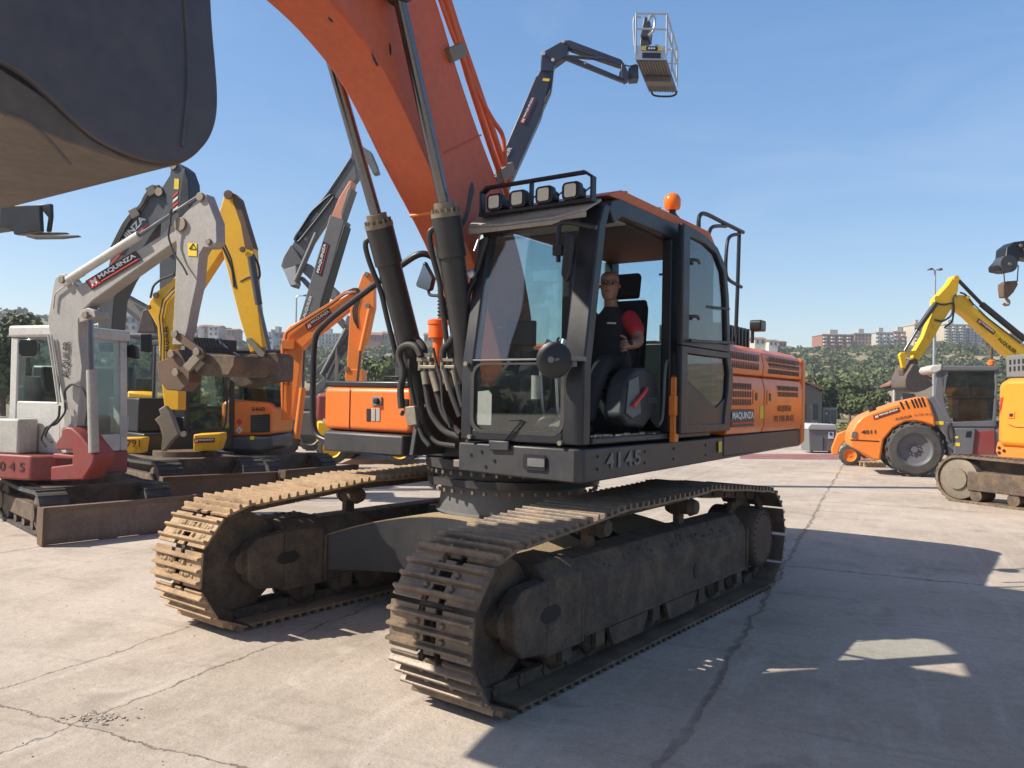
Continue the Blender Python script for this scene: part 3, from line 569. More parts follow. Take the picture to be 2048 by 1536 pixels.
def on_path(s):
    s %= PER; i = min(int(np.searchsorted(sd, s, 'right') - 1), len(TP) - 1); j = (i + 1) % len(TP); k = (s - sd[i]) / max(1e-9, sd[i + 1] - sd[i]); p = TP[i, :2] * (1 - k) + TP[j, :2] * k; return p
def shoe_mesh():
    mb = MB(); h = PITCH / 2; q = PITCH / 3
    def band(x0, x1, segs):
        for a, b in segs: mb.box((x0, a, .03), (x1, b, .047))
    full = ((-w_, w_),); notch = ((-w_, -.095), (-.04, .04), (.095, w_)); hole = ((-w_, -.05), (.05, w_))
    band(-h * .995, -q - .012, notch); band(-q - .012, -q + .026, full); band(-q + .026, -.026, hole); band(-.026, .026, full); band(.026, q - .026, hole); band(q - .026, q + .012, full); band(q + .012, h * .995, notch)
    for x in (-q, 0, q):
        mb.prism([(x - .017, -w_, .0465), (x + .017, -w_, .0465), (x + .012, -w_, .075), (x + .007, -w_, .084), (x - .007, -w_, .084), (x - .012, -w_, .075)], (0, 2 * w_, 0))
    for x in (-q * .5, q * .5):
        for y in (-.1, .1): mb.lathe((x, y, .045), (0, 0, 1), [(0, .02), (.014, .019), (.022, .012)], 8)
    return mb
def shoe_mud(seed):
    rg = np.random.default_rng(seed); mb = MB(); h = PITCH / 2
    for _ in range(26):
        x0 = (-PITCH / 6, PITCH / 6)[rg.integers(0, 2)] + rg.normal(0, .008); y = np.clip(rg.choice((-.13, .13)) + rg.normal(0, .06), -.28, .28); s = rg.uniform(.012, .028)
        P = [Vector((x0, y, .046)) + Vector(rg.normal(0, 1, 3)) * s * Vector((1, 1.6, .7)).length * .6 for _ in range(8)]
        c = Vector((x0, y, .048)); mb.lathe(c, (0.1 * rg.normal(), .1 * rg.normal(), 1), [(-.004, s * 1.2), (s * .25, s * .9), (s * .5, s * .4)], 7)
    return mb
for s, sm in ((1, 'shoe_dark'), (-1, 'shoe_tan')):
    y0 = s * g_
    mb = MB(T)                                     # link chain
    for k in range(NS):
        p = on_path(k * PITCH); q = on_path(k * PITCH + PITCH * .5); q0 = on_path(k * PITCH - PITCH * .5); tx, tz = (q - q0) / np.linalg.norm(q - q0); nx_, nz_ = tz, -tx
        for yy in (-.1, .1): mb.obox((p[0] - nx_ * .01, y0 + yy, p[1] - nz_ * .01), (tx * PITCH * .47, 0, tz * PITCH * .47), (0, .022, 0), (nx_ * .04, 0, nz_ * .04))
        mb.rod((q[0] - nx_ * .015, y0 - .14, q[1] - nz_ * .015), (q[0] - nx_ * .015, y0 + .14, q[1] - nz_ * .015), .024, None, 8)
    tr = mb.build('crawler_track', M['mud'], ex)
    tag(tr, 'dark worn steel track' if s > 0 else 'dusty tan steel track')
    base = None; bm_ = []
    for k in range(NS):
        p = on_path(k * PITCH); q = on_path(k * PITCH + PITCH * .5); q0 = on_path(k * PITCH - PITCH * .5); tx, tz = (q - q0) / np.linalg.norm(q - q0)
        X = TFX * tx + UZ * tz; Z = TFX * tz - UZ * tx; Yv = Z.cross(X)
        if base is None: base = shoe_mesh().build('track_shoe', M[sm], None); base.parent = tr; o = base
        else: o = base.copy(); C.objects.link(o)
        mt_ = Matrix.Identity(4); P = T(Vector((p[0], y0, p[1]))) - O0
        for i in range(3): mt_[i][0] = X[i]; mt_[i][1] = Yv[i]; mt_[i][2] = Z[i]; mt_[i][3] = P[i]
        o.matrix_local = mt_
        if (p[0] > PC - .1 or (p[1] > .7)) and s < 0:   # dried mud on the shoes
            for v in shoe_mud(k).v: bm_.append(mt_ @ v + O0)
    n_ = len(shoe_mud(1).v); fs_ = shoe_mud(1).f; md = MB()
    for i in range(0, len(bm_), n_): md.add(bm_[i:i + n_], fs_)
    if s < 0: tag(md.build('dried_mud', M['dryMud'], tr), kind='stuff')
    mb = MB(T); mb.lathe((PC, y0 - .09, .52), (0, 1, 0), [(0, .36), (.0, .40), (.05, .41), (.055, .36), (.125, .36), (.13, .41), (.18, .40), (.18, .36)], 36)
    mb.lathe((PC, y0 - .2, .52), (0, 1, 0), [(0, .1), (.4, .1)], 20); mb.build('idler', M['mud'], tr)
    mb = MB(T); n = 21; out = []
    for k in range(n * 2): a = math.pi * k / n; rr = .42 if k % 2 else .37; out.append((-PC + rr * math.cos(a), y0 - .03, .52 + rr * math.sin(a)))
    mb.prism(out, (0, .06, 0)); mb.build('sprocket', M['mud'], tr, .006)
    mb = MB(T); mb.lathe((-PC, y0 - .25, .52), (0, 1, 0), [(0, .3), (.35, .31), (.42, .29), (.5, .285), (.52, .27)], 36)
    for k in range(24): a = k * math.pi / 12; mb.rod((-PC + .25 * math.cos(a), y0 + .265, .52 + .25 * math.sin(a)), (-PC + .25 * math.cos(a), y0 + .285, .52 + .25 * math.sin(a)), .014, None, 6)
    mb.build('final_drive', M['rust'], tr, .008)
    mb = MB(T); yi, yo = y0 - .24, y0 + .24                      # track frame: hollow beam with sloped top
    mb.prism([(-1.72, yi, .26), (-1.72, yo, .26), (-1.72, yo, .64), (-1.72, y0 + .12, .79), (-1.72, y0 - .12, .79), (-1.72, yi, .64)], (3.05, 0, 0))
    for x in (-1.71, 1.3): mb.box((x - .02, yi - .018, .24), (x + .02, yo + .018, .66))
    mb.box((-1.69, yi - .012, .262), (1.28, yo + .012, .285))
    mb.build('track_frame', M['mud'], tr, .012)
    mb = MB(T); mb.prism([(1.335, yi - .03, .24), (1.335, yo + .03, .24), (1.335, yo + .03, .73), (1.335, y0 + .15, .83), (1.335, y0 - .15, .83), (1.335, yi - .03, .73)], (.42, 0, 0))
    for yy in (-1, 1):
        a, b = sorted((y0 + yy * .275, y0 + yy * .15)); mb.prism([(1.757, a, .27), (2.02, a, .30), (2.1, a, .38), (2.12, a, .64), (2.02, a, .72), (1.757, a, .74)], (0, b - a, 0))
    mb.build('idler_yoke', M['mud'], tr, .014)
    for yy in (-1, 1):
        mb = MB(T); y = y0 + yy * .272
        mb.prism([(1.72 + .11 * dx, y, .52 + .05 * dz) for dx, dz in ((-1, -.4), (-.6, -1), (.6, -1), (1, -.4), (1, .4), (.6, 1), (-.6, 1), (-1, .4))], (0, yy * .006, 0))
        mb.build('grease_slot', M['sblack'], tr); mb = MB(T); mb.prism([(-.55 + .05 * math.cos(a), y0 + yy * .2402, .43 + .07 * math.sin(a)) for a in np.linspace(0, 6.283, 14, False)], (0, yy * .006, 0)); mb.build('drain_hole', M['sblack'], tr)
    for k in range(8):
        x = -1.55 + k * .43; mb = MB(T); mb.lathe((x, y0 - .19, .19), (0, 1, 0), [(0, .07), (.04, .11), (.08, .115), (.085, .085), (.295, .085), (.3, .115), (.34, .11), (.38, .07)], 20); mb.box((x - .06, y0 - .235, .15), (x + .06, y0 - .2, .262)); mb.box((x - .06, y0 + .2, .15), (x + .06, y0 + .235, .262)); mb.build('track_roller', M['mud'], tr)
    for x in (-.75, .8):
        mb = MB(T); mb.lathe((x, y0 - .14, .95), (0, 1, 0), [(0, .06), (.03, .075), (.06, .085), (.065, .07), (.225, .07), (.23, .085), (.25, .075), (.29, .06)], 18); mb.box((x - .05, y0 - .06, .66), (x + .05, y0 + .0, .95)); mb.build('carrier_roller', M['mud'], tr)
    for x0_ in (-.25, .65):
        mb = MB(T)
        for yy in (-.255, .22): mb.prism([(x0_ - .3, y0 + yy, .261), (x0_ + .3, y0 + yy, .261), (x0_ + .22, y0 + yy, .12), (x0_ - .22, y0 + yy, .12)], (0, .035, 0))
        mb.build('track_guard', M['mud'], tr)
    rg = np.random.default_rng(5 + s); mb = MB(T)
    for _ in range(240):
        x = rg.uniform(-1.7, 1.7); yy = rg.uniform(-.2, .2); zz = .66 + .12 * (1 - max(0, abs(yy) - .1) / .14) if x < 1.33 else (.825 if abs(yy) < .15 else .75); q = rg.uniform(.008, .03); mb.lathe((x, y0 + yy, zz - .01), (.2 * rg.normal(), .2 * rg.normal(), 1), [(0, q * 1.4), (q * .5, q), (q * .9, q * .4)], 6)
    tag(mb.build('caked_soil', M['mud'], tr), kind='stuff')
mb = MB(T); ds = MB(T); LY = g_ - .2                # car body: an arched cross beam with four legs
def leg_(y): t = abs(y) / LY; return .84 + .46 * t * t, .86 - .23 * t ** 2.2
def loft(mb, ys, x_in, z0, z1, sx):
    PP = []
    for y in ys: xo, z = leg_(y); PP += [(sx * x_in, y, z0(z)), (sx * xo, y, z0(z)), (sx * xo, y, z1(z)), (sx * x_in, y, z1(z))]
    n_ = len(ys); mb.add(PP, [(4 * k + i, 4 * k + (i + 1) % 4, 4 * k + 4 + (i + 1) % 4, 4 * k + 4 + i) for k in range(n_ - 1) for i in range(4)] + [(0, 1, 2, 3), (4 * n_ - 1, 4 * n_ - 2, 4 * n_ - 3, 4 * n_ - 4)])
for sx in (1, -1): loft(mb, list(np.linspace(-LY, LY, 33)), .3, lambda z: .34, lambda z: z, sx); loft(ds, list(np.linspace(-LY, LY, 33)), .3, lambda z: z + .001, lambda z: z + .011, sx)
mb.box((-.299, -.8, .34), (.299, .8, .855)); ds.box((-.299, -.78, .858), (.299, .78, .868))
mb.build('car_body', M['grey'], ex, 0); tag(ds.build('settled_dust', M['dryMud'], ex), kind='stuff')
mb = MB(U); mb.lathe((0, 0, .87), (0, 0, 1), [(.25, .68), (.26, .8), (.32, .8), (.325, .74), (.40, .74), (.41, .82), (.49, .82)], 64); mb.build('slewing_ring', M['grey'], ex); mb = MB(U); mb.lathe((0, 0, .872), (0, 0, 1), [(0, .72), (.02, .69), (.255, .67)], 64); mb.build('ring_pedestal', M['liftgrey'], ex)
first = None
for k in range(44):
    a = k * 2 * math.pi / 44
    for rr, z in ((.77, 1.105), (.79, 1.262)):
        c = u3(rr * math.cos(a), rr * math.sin(a), z)
        if first is None: mb = MB(); mb.lathe(c, (0, 0, -1), [(0, .017), (.03, .017), (.032, .012)], 8); first = mb.build('ring_bolt', M['fit'], ex); cf = c
        else: copyof(first, 'ring_bolt', ex, c - cf)
# ---- upper frame
mb = MB(U)
mb.add([(1.385, .44, 1.345), (1.385, 1.46, 1.32), (1.34, 1.52, 1.32), (-3.3, 1.52, 1.365), (-3.3, .44, 1.365), (1.385, .44, 1.56), (1.385, 1.46, 1.56), (1.34, 1.52, 1.56), (-3.3, 1.52, 1.56), (-3.3, .44, 1.56)], [(4, 3, 2, 1, 0), (5, 6, 7, 8, 9), (0, 1, 6, 5), (1, 2, 7, 6), (2, 3, 8, 7), (3, 4, 9, 8), (4, 0, 5, 9)]); mb.box((-3.98, 1.3, 1.37), (-1.35, 1.53, 1.57))
mb.box((-3.5, -1.5, 1.37), (.7, .43, 1.58)); fr = mb.build('upper_frame', M['grey'], ex, .012)
mb = MB(U)
for y in (-.31, .27): mb.prism([(1.12, y, 1.4), (1.05, y, 1.75), (.75, y, 2.0), (.45, y, 2.3), (.1, y, 2.35), (-.3, y, 1.9), (-.6, y, 1.582), (-.6, y, 1.4)], (0, .05, 0))
mb.build('boom_bracket', M['grey'], ex, .01)
mb = MB(U)
for y0, z0 in ((1.14, 1.41), (1.28, 1.41), ): pass
mb.prism([(1.392, a, b) for a, b in rrect(1.05, 1.395, 1.24, 1.505, .02)], (.012, 0, 0)); mb.build('front_lamp_housing', M['black'], fr)
mb = MB(U); mb.prism([(1.405, a, b) for a, b in rrect(1.09, 1.42, 1.235, 1.48, .01)], (.006, 0, 0)); mb.build('front_lamp_lens', M['liftgrey'], fr)
mb = MB(U)
for a, b in ((.56, 1.47), (.66, 1.5), (.78, 1.44), (.7, 1.39)): mb.rod((1.385, a, b), (1.394, a, b), .012, None, 8)
for uu in (1.15, .38, -.18, -.9, -2.2): 
    for zz in (1.41, 1.5): mb.rod((uu, 1.52, zz), (uu, 1.528, zz), .011, None, 8)
mb.build('frame_bolt', M['sblack'], fr)
for k_, ch in enumerate('4145'): lettering(ch, u3((1.0 if ch == '1' else 1.03) - k_ * .15, 1.525, 1.405), u3((.96 if ch == '1' else .92) - k_ * .15, 1.525, 1.405), u3((1.0 if ch == '1' else 1.03) - k_ * .15, 1.525, 1.52), M['stencilw'], fr, .015, .003, name='stencil_digit')
panel(hv(1437, 905, 1.535), hv(1443, 904, 1.535), hv(1437, 883, 1.535), M['syellow'], fr, .003, 'warning_sticker')
# ---- right front box with steps, tank and rail
mb = MB(U); mb.prism([(0.8, a, b) for a, b in rrect(-1.72, 1.565, -.58, 1.975, .06)], (-1.3, 0, 0)); sb = mb.build('tool_box', M['orange'], ex, .045, 4)
mb = MB(U); mb.box((-.5, -1.74, 1.978), (.78, -.56, 2.035)); mb.build('box_lid', M['black'], sb, .015)
mb = MB(U); mb.prism([(.9, -1.6, 1.36), (.9, -.58, 1.36), (-.5, -.58, 1.36), (-.5, -1.76, 1.40), (.5, -1.76, 1.42)], (0, 0, .19)); mb.build('step_skirt', M['grey'], sb, .02)
mb = MB(U); mb.box((.802, -1.36, 1.567), (.806, -1.352, 1.972)); mb.build('lid_seam', M['sblack'], sb)
def plate_u(pts, u, th, name, mat, par): mb = MB(); mb.prism([hu(x, y, u) for x, y in pts], UFX * th); return mb.build(name, mat, par, .004)
plate_u(Z3([(1232, 1048), (1303, 1048), (1303, 1112), (1232, 1112)]), .803, .012, 'camera_plate', M['plastic'], sb)
mb = MB(); c = hu(*Z3([(1266, 1080)])[0], .816); mb.lathe(c, UFX, [(0, .03), (.03, .026), (.032, .015)], 16); mb.build('rear_camera', M['sblack'], sb)
for x in (1190, 1224, 1258): plate_u(Z3([(x, 1132), (x + 28, 1132), (x + 28, 1224), (x, 1224)]), .803, .004, 'louvre', M['sblack'] if x == 1190 else M['cream'], sb)
mb = MB(U); mb.prism([(.05, a, b) for a, b in rrect(-1.5, 2.02, -.56, 2.28, .03)], (-1.6, 0, 0)); tk = mb.build('fuel_tank', M['grey'], ex, .03, 3)
plate_u(Z3([(1320, 900), (1430, 900), (1430, 910), (1320, 910)]), .06, .012, 'tank_strap', M['black'], tk)
c = hu(876, 676, .2); mb = MB(); mb.lathe(c, UZ, [(-.3, .05), (0, .05), (0, .095), (.13, .095), (.13, .105), (.17, .105), (.185, .06)], 20); mb.build('filler_cap', M['orange'], ex)
mb = MB(); mb.tube([hu(655, 882, .82), hu(632, 872, .82), hu(625, 840, .82), hu(627, 690, .82), hu(636, 656, .82), hu(758, 563, .8), hu(800, 532, .8), hu(838, 506, .78), hu(862, 510, .7), hu(880, 530, .6)], .03, 12); mb.build('grab_rail', M['black'], ex)
P = [hu(x, y, .7) for x, y in Z3([(1600, 78), (1665, 200), (1645, 285), (1625, 292), (1545, 262), (1540, 245)])]
mb = MB(); mb.prism(P, -UFX * .05); mr_ = mb.build('side_mirror', M['black'], ex, .012)
cc = sum(P, Vector()) / len(P); mb = MB(); mb.prism([cc + (p - cc) * .9 + UFX * .002 for p in P], UFX * .004); mb.build('mirror_glass', M['mirror'], mr_)
mb = MB(); mb.tube([hu(x, y, .68) for x, y in Z3([(1632, 285), (1636, 318), (1660, 326), (1725, 325), (1790, 330)])], .014); mb.build('mirror_arm', M['black'], mr_)
mb = MB(); 
for k in range(12): c = hu(888, 640 - k * 7, .0); mb.lathe(c, UZ, [(0, .055), (.012, .07), (.03, .055)], 16)
mb.build('ribbed_duct', M['black'], ex)
mb = MB(U); mb.box((.95, .2, 1.34), (1.15, .44, 1.40)); mb.build('step_bar', M['fit'], ex, .006)
# ---- engine cover and counterweight
mb = MB(U); mb.box((-3.9, -1.48, 1.6), (-1.08, 1.47, 2.44)); ec = mb.build('engine_cover', M['roof'], ex, .03)
for a, b in ((-1.36, -2.44), (-2.46, -3.93)):
    mb = MB(U); mb.prism([(a, 1.1, 1.578), (a, 1.535, 1.578), (a, 1.565, 1.66), (a, 1.565, 2.05), (a, 1.535, 2.165), (a, 1.1, 2.165)], (b - a, 0, 0)); mb.build('side_door', M['orange'], ec, .015, 3)
    mb = MB(U); mb.prism([(a, .9, 2.18), (a, 1.545, 2.18), (a, 1.555, 2.3), (a, 1.52, 2.43), (a, 1.44, 2.485), (a, .9, 2.51)], (b - a, 0, 0)); mb.build('upper_panel', M['orange'], ec, .015, 3)
mb = MB(U); mb.box((-3.9, -1.5, 2.442), (-1.2, .88, 2.5)); mb.build('hood_top', M['roof'], ec, .02)
def grille(u0, u1, z0, z1, rows, v):
    mb = MB(U); rows_h = (z1 - z0) / rows; n = int(abs(u1 - u0) / .05)
    for r in range(rows):
        for k in range(n):
            x = u0 + (u1 - u0) * (k + .5) / n; zz = z0 + rows_h * (r + .12); mb.prism([(x - .014, v, zz), (x + .014, v, zz), (x + .020, v, zz + rows_h * .76), (x - .008, v, zz + rows_h * .76)], (0, .004, 0))
    mb.build('vent_grille', M['sblack'], ec)
grille(-1.42, -2.3, 2.23, 2.41, 2, 1.5525); grille(-2.62, -3.82, 2.21, 2.41, 3, 1.5525); grille(-1.42, -2.03, 1.86, 2.1, 3, 1.5645); grille(-2.92, -3.74, 1.96, 2.1, 2, 1.5645)
for uu in (-2.16, -2.62):
    mb = MB(U); mb.prism([(a, 1.566, b) for a, b in rrect(uu - .09, 1.88, uu + .09, 2.03, .02)], (0, .006, 0)); mb.build('latch_plate', M['orange2'], ec)
    mb = MB(U); mb.box((uu - .03, 1.573, 1.92), (uu + .03, 1.577, 2.0)); mb.build('latch', M['sblack'], ec)
mb = MB(U); out = [(-3.95, 1.565), (-4.2, 1.53), (-4.38, 1.3), (-4.47, .9), (-4.5, 0), (-4.47, -.9), (-4.38, -1.3), (-4.2, -1.53), (-3.95, -1.565)]
mb.prism([(a, b, 1.38) for a, b in out], (0, 0, 1.07)); mb.build('counterweight', M['orange'], ex, .06, 4)
logo(u3(-1.40, 1.57, 1.655), u3(-2.09, 1.57, 1.655), u3(-1.40, 1.57, 1.83), ec, True, False)
lettering('ALQUILER', u3(-2.92, 1.567, 1.79), u3(-3.45, 1.567, 1.79), u3(-2.92, 1.567, 1.87), M['faint'], ec, .01, .002)
lettering('93 778 78 63', u3(-2.8, 1.567, 1.685), u3(-3.55, 1.567, 1.685), u3(-2.8, 1.567, 1.755), M['faint'], ec, .01, .002)
panel(u3(-2.3, 1.567, 1.73), u3(-2.42, 1.567, 1.73), u3(-2.3, 1.567, 1.86), M['syellow'], ec, .002, 'warning_sticker')
mb = MB(U); rc = O0; uA, uB = [(hv(x, 640, .95) - O0).dot(UFX) for x in (1440, 1502)]
mb.box((uB, .2, 2.5), (uA, .93, 2.80))
for k in range(9): q = uA + (uB - uA) * (k + .5) / 9; mb.box((q - .03, .18, 2.5), (q + .03, .95, 2.815))
mb.build('ribbed_cover', M['black'], ec, .012)
c = hv(1505, 654, 1.35); mb = MB(); mb.prism([c + UFX * a + UZ * b for a, b in rrect(-.1, -.05, .1, .07, .03)], ULF * .12); mb.rod(c + UZ * -.18, c - UZ * .04, .02); mb.build('work_light', M['black'], ec, .006)
mb = MB(); mb.prism([c + ULF * .121 + UFX * a + UZ * b for a, b in rrect(-.08, -.035, .08, .055, .02)], ULF * .004); mb.build('light_lens', M['liftgrey'], ec)
def z6v(pts, v): return [hv(x, y, v) for x, y in Z6(pts)]
mb = MB(); q_ = z6v([(300, 262)], 1.2)[0]; mb.rod(q_, Vector((q_.x, q_.y, 2.45)), .022); q_ = z6v([(352, 275)], 1.2)[0]; mb.rod(q_, Vector((q_.x, q_.y, 3.0)), .02); mb.tube(z6v([(300, 262), (300, 185), (325, 165), (420, 215), (528, 268)], 1.2), .022); mb.tube(z6v([(508, 268), (500, 540), (490, 800)], 1.2), .022, smooth=0)
mb.tube(z6v([(352, 275), (365, 240), (400, 235), (440, 237)], 1.2), .02); mb.tube(z6v([(508, 276), (465, 283), (445, 310), (436, 480), (455, 515), (518, 548)], 1.2), .02); mb.build('handrail', M['black'], ex)
mb = MB(); 
for px in ((1345, 418),): c = hv(*px, 1.3); mb.rod(c - UZ * .09, c, .035, .03); mb.tube([c + Vector((0, 0, -.02)), c - UFX * .15 - UZ * .06, c - UFX * .26 - UZ * .08], .012); mb.box
mb.build('beacon_bracket', M['black'], ex)
mb = MB(); c = hv(1345, 420, 1.3); mb.lathe(c, UZ + UFX * .1, [(0, .062), (.03, .075), (.09, .078), (.13, .06), (.15, .03)], 22); mb.build('beacon', M['amber'], ex)
# ---- boom, cylinders, arm, bucket
bl, bh = -.22, .22
low = [(.12, 1.85), (.42, 1.95), (.62, 2.45), (.97, 3.07), (1.26, 3.4), (1.55, 3.69), (1.87, 4.06), (2.05, 4.24), (2.26, 4.38), (2.57, 4.53), (3.0, 4.64), (3.5, 4.76), (4.4, 5.25), (5.7, 6.3), (6.05, 6.6)]
upp = [(6.15, 6.9), (5.9, 7.05), (4.4, 6.55), (3.0, 6.1), (2.3, 5.78), (1.85, 5.42), (1.49, 4.99), (1.24, 4.56), (.93, 4.11), (.6, 3.71), (.25, 3.15), (.05, 2.6), (-.02, 2.1)]
mb = MB(U); mb.prism([(a, bl, b) for a, b in chaikin(low, 2) + chaikin(upp, 2)], (0, bh - bl, 0)); bo = mb.build('boom', M['boom'], ex, .012)
mb = MB(U); 
a, b = Vector((1.30, bl - .0, 3.43)), Vector((1.30, bh, 3.43)); mb.rod(Vector((1.262, bl + .01, 3.395)), Vector((1.262, bh - .01, 3.395)), .016); mb.build('weld_seam', M['orange2'], bo)
for P_ in ([(888, 306), (925, 289), (962, 270)], [(664, 4), (700, 42), (739, 95), (772, 150), (802, 208), (830, 268), (857, 330), (880, 378)]): mb = MB(); mb.tube([hv(x, y, bh + .002) for x, y in P_], .007, 6, 99); mb.build('weld_seam', M['boom'], bo)
for vv, r, off in ((.245, .02, 0), (.245, .013, .07)):
    mb = MB(U); P = [(-.02 + a, vv - (.02 if off else 0), b) for a, b in ((.45, 3.55), (.78, 4.0), (1.1, 4.48), (1.36, 4.92), (1.75, 5.45))]
    if off: P = [(a - .02 + .05, v, b + .03) for a, v, b in P]
    mb.tube(P, r, 8, 0); mb.build('hydraulic_pipe', M['boom'], bo)
mb = MB(); mb.tube([hv(x, y, .24) for x, y in ((1012, 345), (1007, 270), (985, 240), (960, 195), (935, 140), (905, 70), (870, -30))], .02); mb.tube([hv(x, y, .22) for x, y in ((1020, 370), (985, 262), (950, 160), (915, 60), (890, -20))], .03); mb.build('hydraulic_pipe', M['boom'], bo)
for pq in ((912, 105), (1012, 345)):
    c = hv(*pq, .24); mb = MB(); mb.obox(c, UFX * .09 + UZ * -.06, ULF * .03, UZ * .045 + UFX * .03); mb.build('pipe_clamp', M['fit'], bo, .006)
for px_ in ([(945, 362), (949, 380), (943, 402), (938, 430), (925, 456), (920, 452), (931, 425), (936, 396), (940, 370)], [(742, 96), (747, 104), (750, 118), (757, 130), (754, 134), (747, 122), (743, 108)], [(778, 84), (782, 90), (783, 108), (780, 112), (778, 98)], [(655, 32), (663, 38), (668, 46), (659, 42)]):
    mb = MB(); mb.prism([hv(x, y, bh + .001) for x, y in chaikin(px_, 1, True)], ULF * .002); mb.build('paint_scuff', M['black'], bo)
mb = MB(); c = hv(797, -22, .34); mb.rod(c - ULF * .07, c + ULF * .07, .10, None, 20); mb.build('rod_eye', M['cyl'], bo, .01)
cyls = ((-.36, [(826, 715), (752, 428), (702, 264), (668, 140)], -1), (.34, [(926, 668), (889, 405), (857, 255), (800, 0)], 1))
for vv, P, s in cyls:
    a, b, c, e = [hv(x, y, vv) for x, y in P]; ax = (b - a).normalized(); a = a - ax * .55
    mb = MB(); mb.rod(a, b - ax * .08, .10, None, 28); mb.rod(b - ax * .42, b - ax * .1, .114, None, 28); mb.lathe(a, ax, [(-.1, .08), (-.06, .102), (0, .10)], 20); cy = mb.build('boom_cylinder', M['cyl'], ex, .006)
    mb = MB(); mb.rod(b - ax * .12, b, .085, None, 24); mb.lathe(b - ax * .11, ax, [(0, .118), (.035, .118)], 28)
    for k in range(14): t = k * 2 * math.pi / 14; x = ax.orthogonal().normalized(); y = ax.cross(x); q = b - ax * .075 + (x * math.cos(t) + y * math.sin(t)) * .102; mb.rod(q, q + ax * .03, .012, None, 6)
    mb.build('cylinder_gland', M['fit'], cy)
    mb = MB(); mb.rod(b - ax * .05, e + (e - c).normalized() * .5, .047, None, 24); mb.build('cylinder_rod', M['chrome'], cy)
    side = -ULF * .75 + UFX * .65; side = (side - ax * side.dot(ax)).normalized(); s0 = b - ax * .18 + side * .13
    mb = MB(); mb.tube([s0 - side * .04, s0 + side * .02 - ax * .02, b - ax * .35 + side * .155, b - ax * .62 + side * .12, a + ax * .9 + side * .13, a + ax * .5 + side * .135], .022); mb.build('cylinder_pipe', M['cyl'], cy)
mb = MB(U); mb.prism([(a, -.25, b) for a, b in ((6.3, 7.3), (6.5, 6.9), (6.1, 6.3), (4.75, 5.2), (4.45, 5.1), (4.3, 5.35), (5.2, 6.5), (5.5, 6.95), (5.9, 7.25))], (0, .5, 0)); mb.build('arm', M['boom'], ex, .015)
mb = MB(U); mb.rod((5.6, 0, 6.95), (4.9, 0, 5.9), .07); mb.rod((4.9, 0, 5.9), (4.45, 0, 5.2), .04); mb.prism([(a, -.24, b) for a, b in ((4.4, 5.25), (4.55, 5.2), (4.35, 4.55), (4.2, 4.6))], (0, .05, 0)); mb.prism([(a, .19, b) for a, b in ((4.4, 5.25), (4.55, 5.2), (4.35, 4.55), (4.2, 4.6))], (0, .05, 0)); mb.build('bucket_linkage', M['cyl'], ex, .01)
# bucket: side plates and a closed shell with real wall thickness
prof = [(4.15, 5.72), (3.9, 5.45), (3.74, 5.15), (3.68, 4.8), (3.74, 4.4), (3.87, 3.98), (3.85, 3.75), (3.815, 3.5), (3.805, 3.36), (3.82, 3.24), (3.87, 3.13), (3.96, 3.04), (4.07, 2.985), (4.2, 2.965), (4.5, 2.98), (4.9, 3.05), (5.3, 3.16)]
inn = [(5.3, 3.2), (4.9, 3.09), (4.5, 3.02), (4.22, 3.01), (4.09, 3.03), (3.99, 3.08), (3.91, 3.16), (3.865, 3.26), (3.85, 3.37), (3.86, 3.5), (3.895, 3.74), (3.91, 3.99), (3.79, 4.41), (3.73, 4.8), (3.79, 5.13), (3.94, 5.42), (4.19, 5.69)]
mb = MB(U); mb.prism([(a - .035, -.97, b) for a, b in chaikin(prof, 2) + chaikin(inn, 2)], (0, 1.69, 0)); bk = mb.build('bucket', M['bucketwear'], ex, .006, ang=50)
plate = [(4.16, 5.74), (3.905, 5.45), (3.745, 5.15), (3.685, 4.8), (3.743, 4.4), (3.873, 3.98), (3.855, 3.75), (3.82, 3.5), (3.81, 3.36), (3.825, 3.245), (3.875, 3.14), (3.96, 3.055), (4.07, 3.0), (4.2, 2.985), (4.39, 3.005), (4.52, 3.07), (4.63, 3.15), (4.74, 3.215), (4.9, 3.24), (5.2, 3.3), (5.35, 3.4), (5.2, 4.1), (4.9, 4.8), (4.6, 5.2), (4.35, 5.3)]
for y in (.721, -1.005):
    mb = MB(U); mb.prism([(a - .035, y, b) for a, b in chaikin(plate, 2, True)], (0, .034, 0)); mb.build('side_plate', M['bucket'], bk, .012, 3)
mb = MB(U); mb.prism([(a, .7, b) for a, b in [(4.2, 2.972), (4.5, 2.985), (4.9, 3.055), (5.3, 3.165), (5.3, 3.32), (4.9, 3.26), (4.6, 3.15), (4.4, 3.03)]], (0, .03, 0)); mb.build('side_wear_plate', M['bucketwear'], bk, .008)
mb = MB(); P = [hv(x, y, .765) for x, y in ((10, 228), (45, 238), (80, 262), (115, 300), (140, 330))]; mb.tube(P, .010, 8); mb.build('weld_ridge', M['bucketwear'], bk)
mb = MB(U); mb.tube([(a, .757, b) for a, b in ((4.06, 4.5), (4.02, 4.1), (3.965, 3.7), (3.945, 3.4), (3.975, 3.1))], .010, 8, 99); mb.build('plate_seam', M['bucket'], bk)
for y in (-.62,):
    mb = MB(U); mb.prism([(a, y, b) for a, b in [(4.25, 2.963), (4.6, 2.985), (5.0, 3.07), (5.0, 3.045), (4.6, 2.955), (4.25, 2.935)]], (0, .12, 0)); mb.build('wear_strip', M['bucket'], bk, .008)
for k in range(5):
    y = -.66 + k * .33; mb = MB(U); mb.prism([(5.25, y - .06, 3.14), (5.25, y + .06, 3.14), (5.55, y + .03, 3.24), (5.55, y - .03, 3.24)], (-.01, 0, .06)); mb.build('tooth', M['rust'], bk)
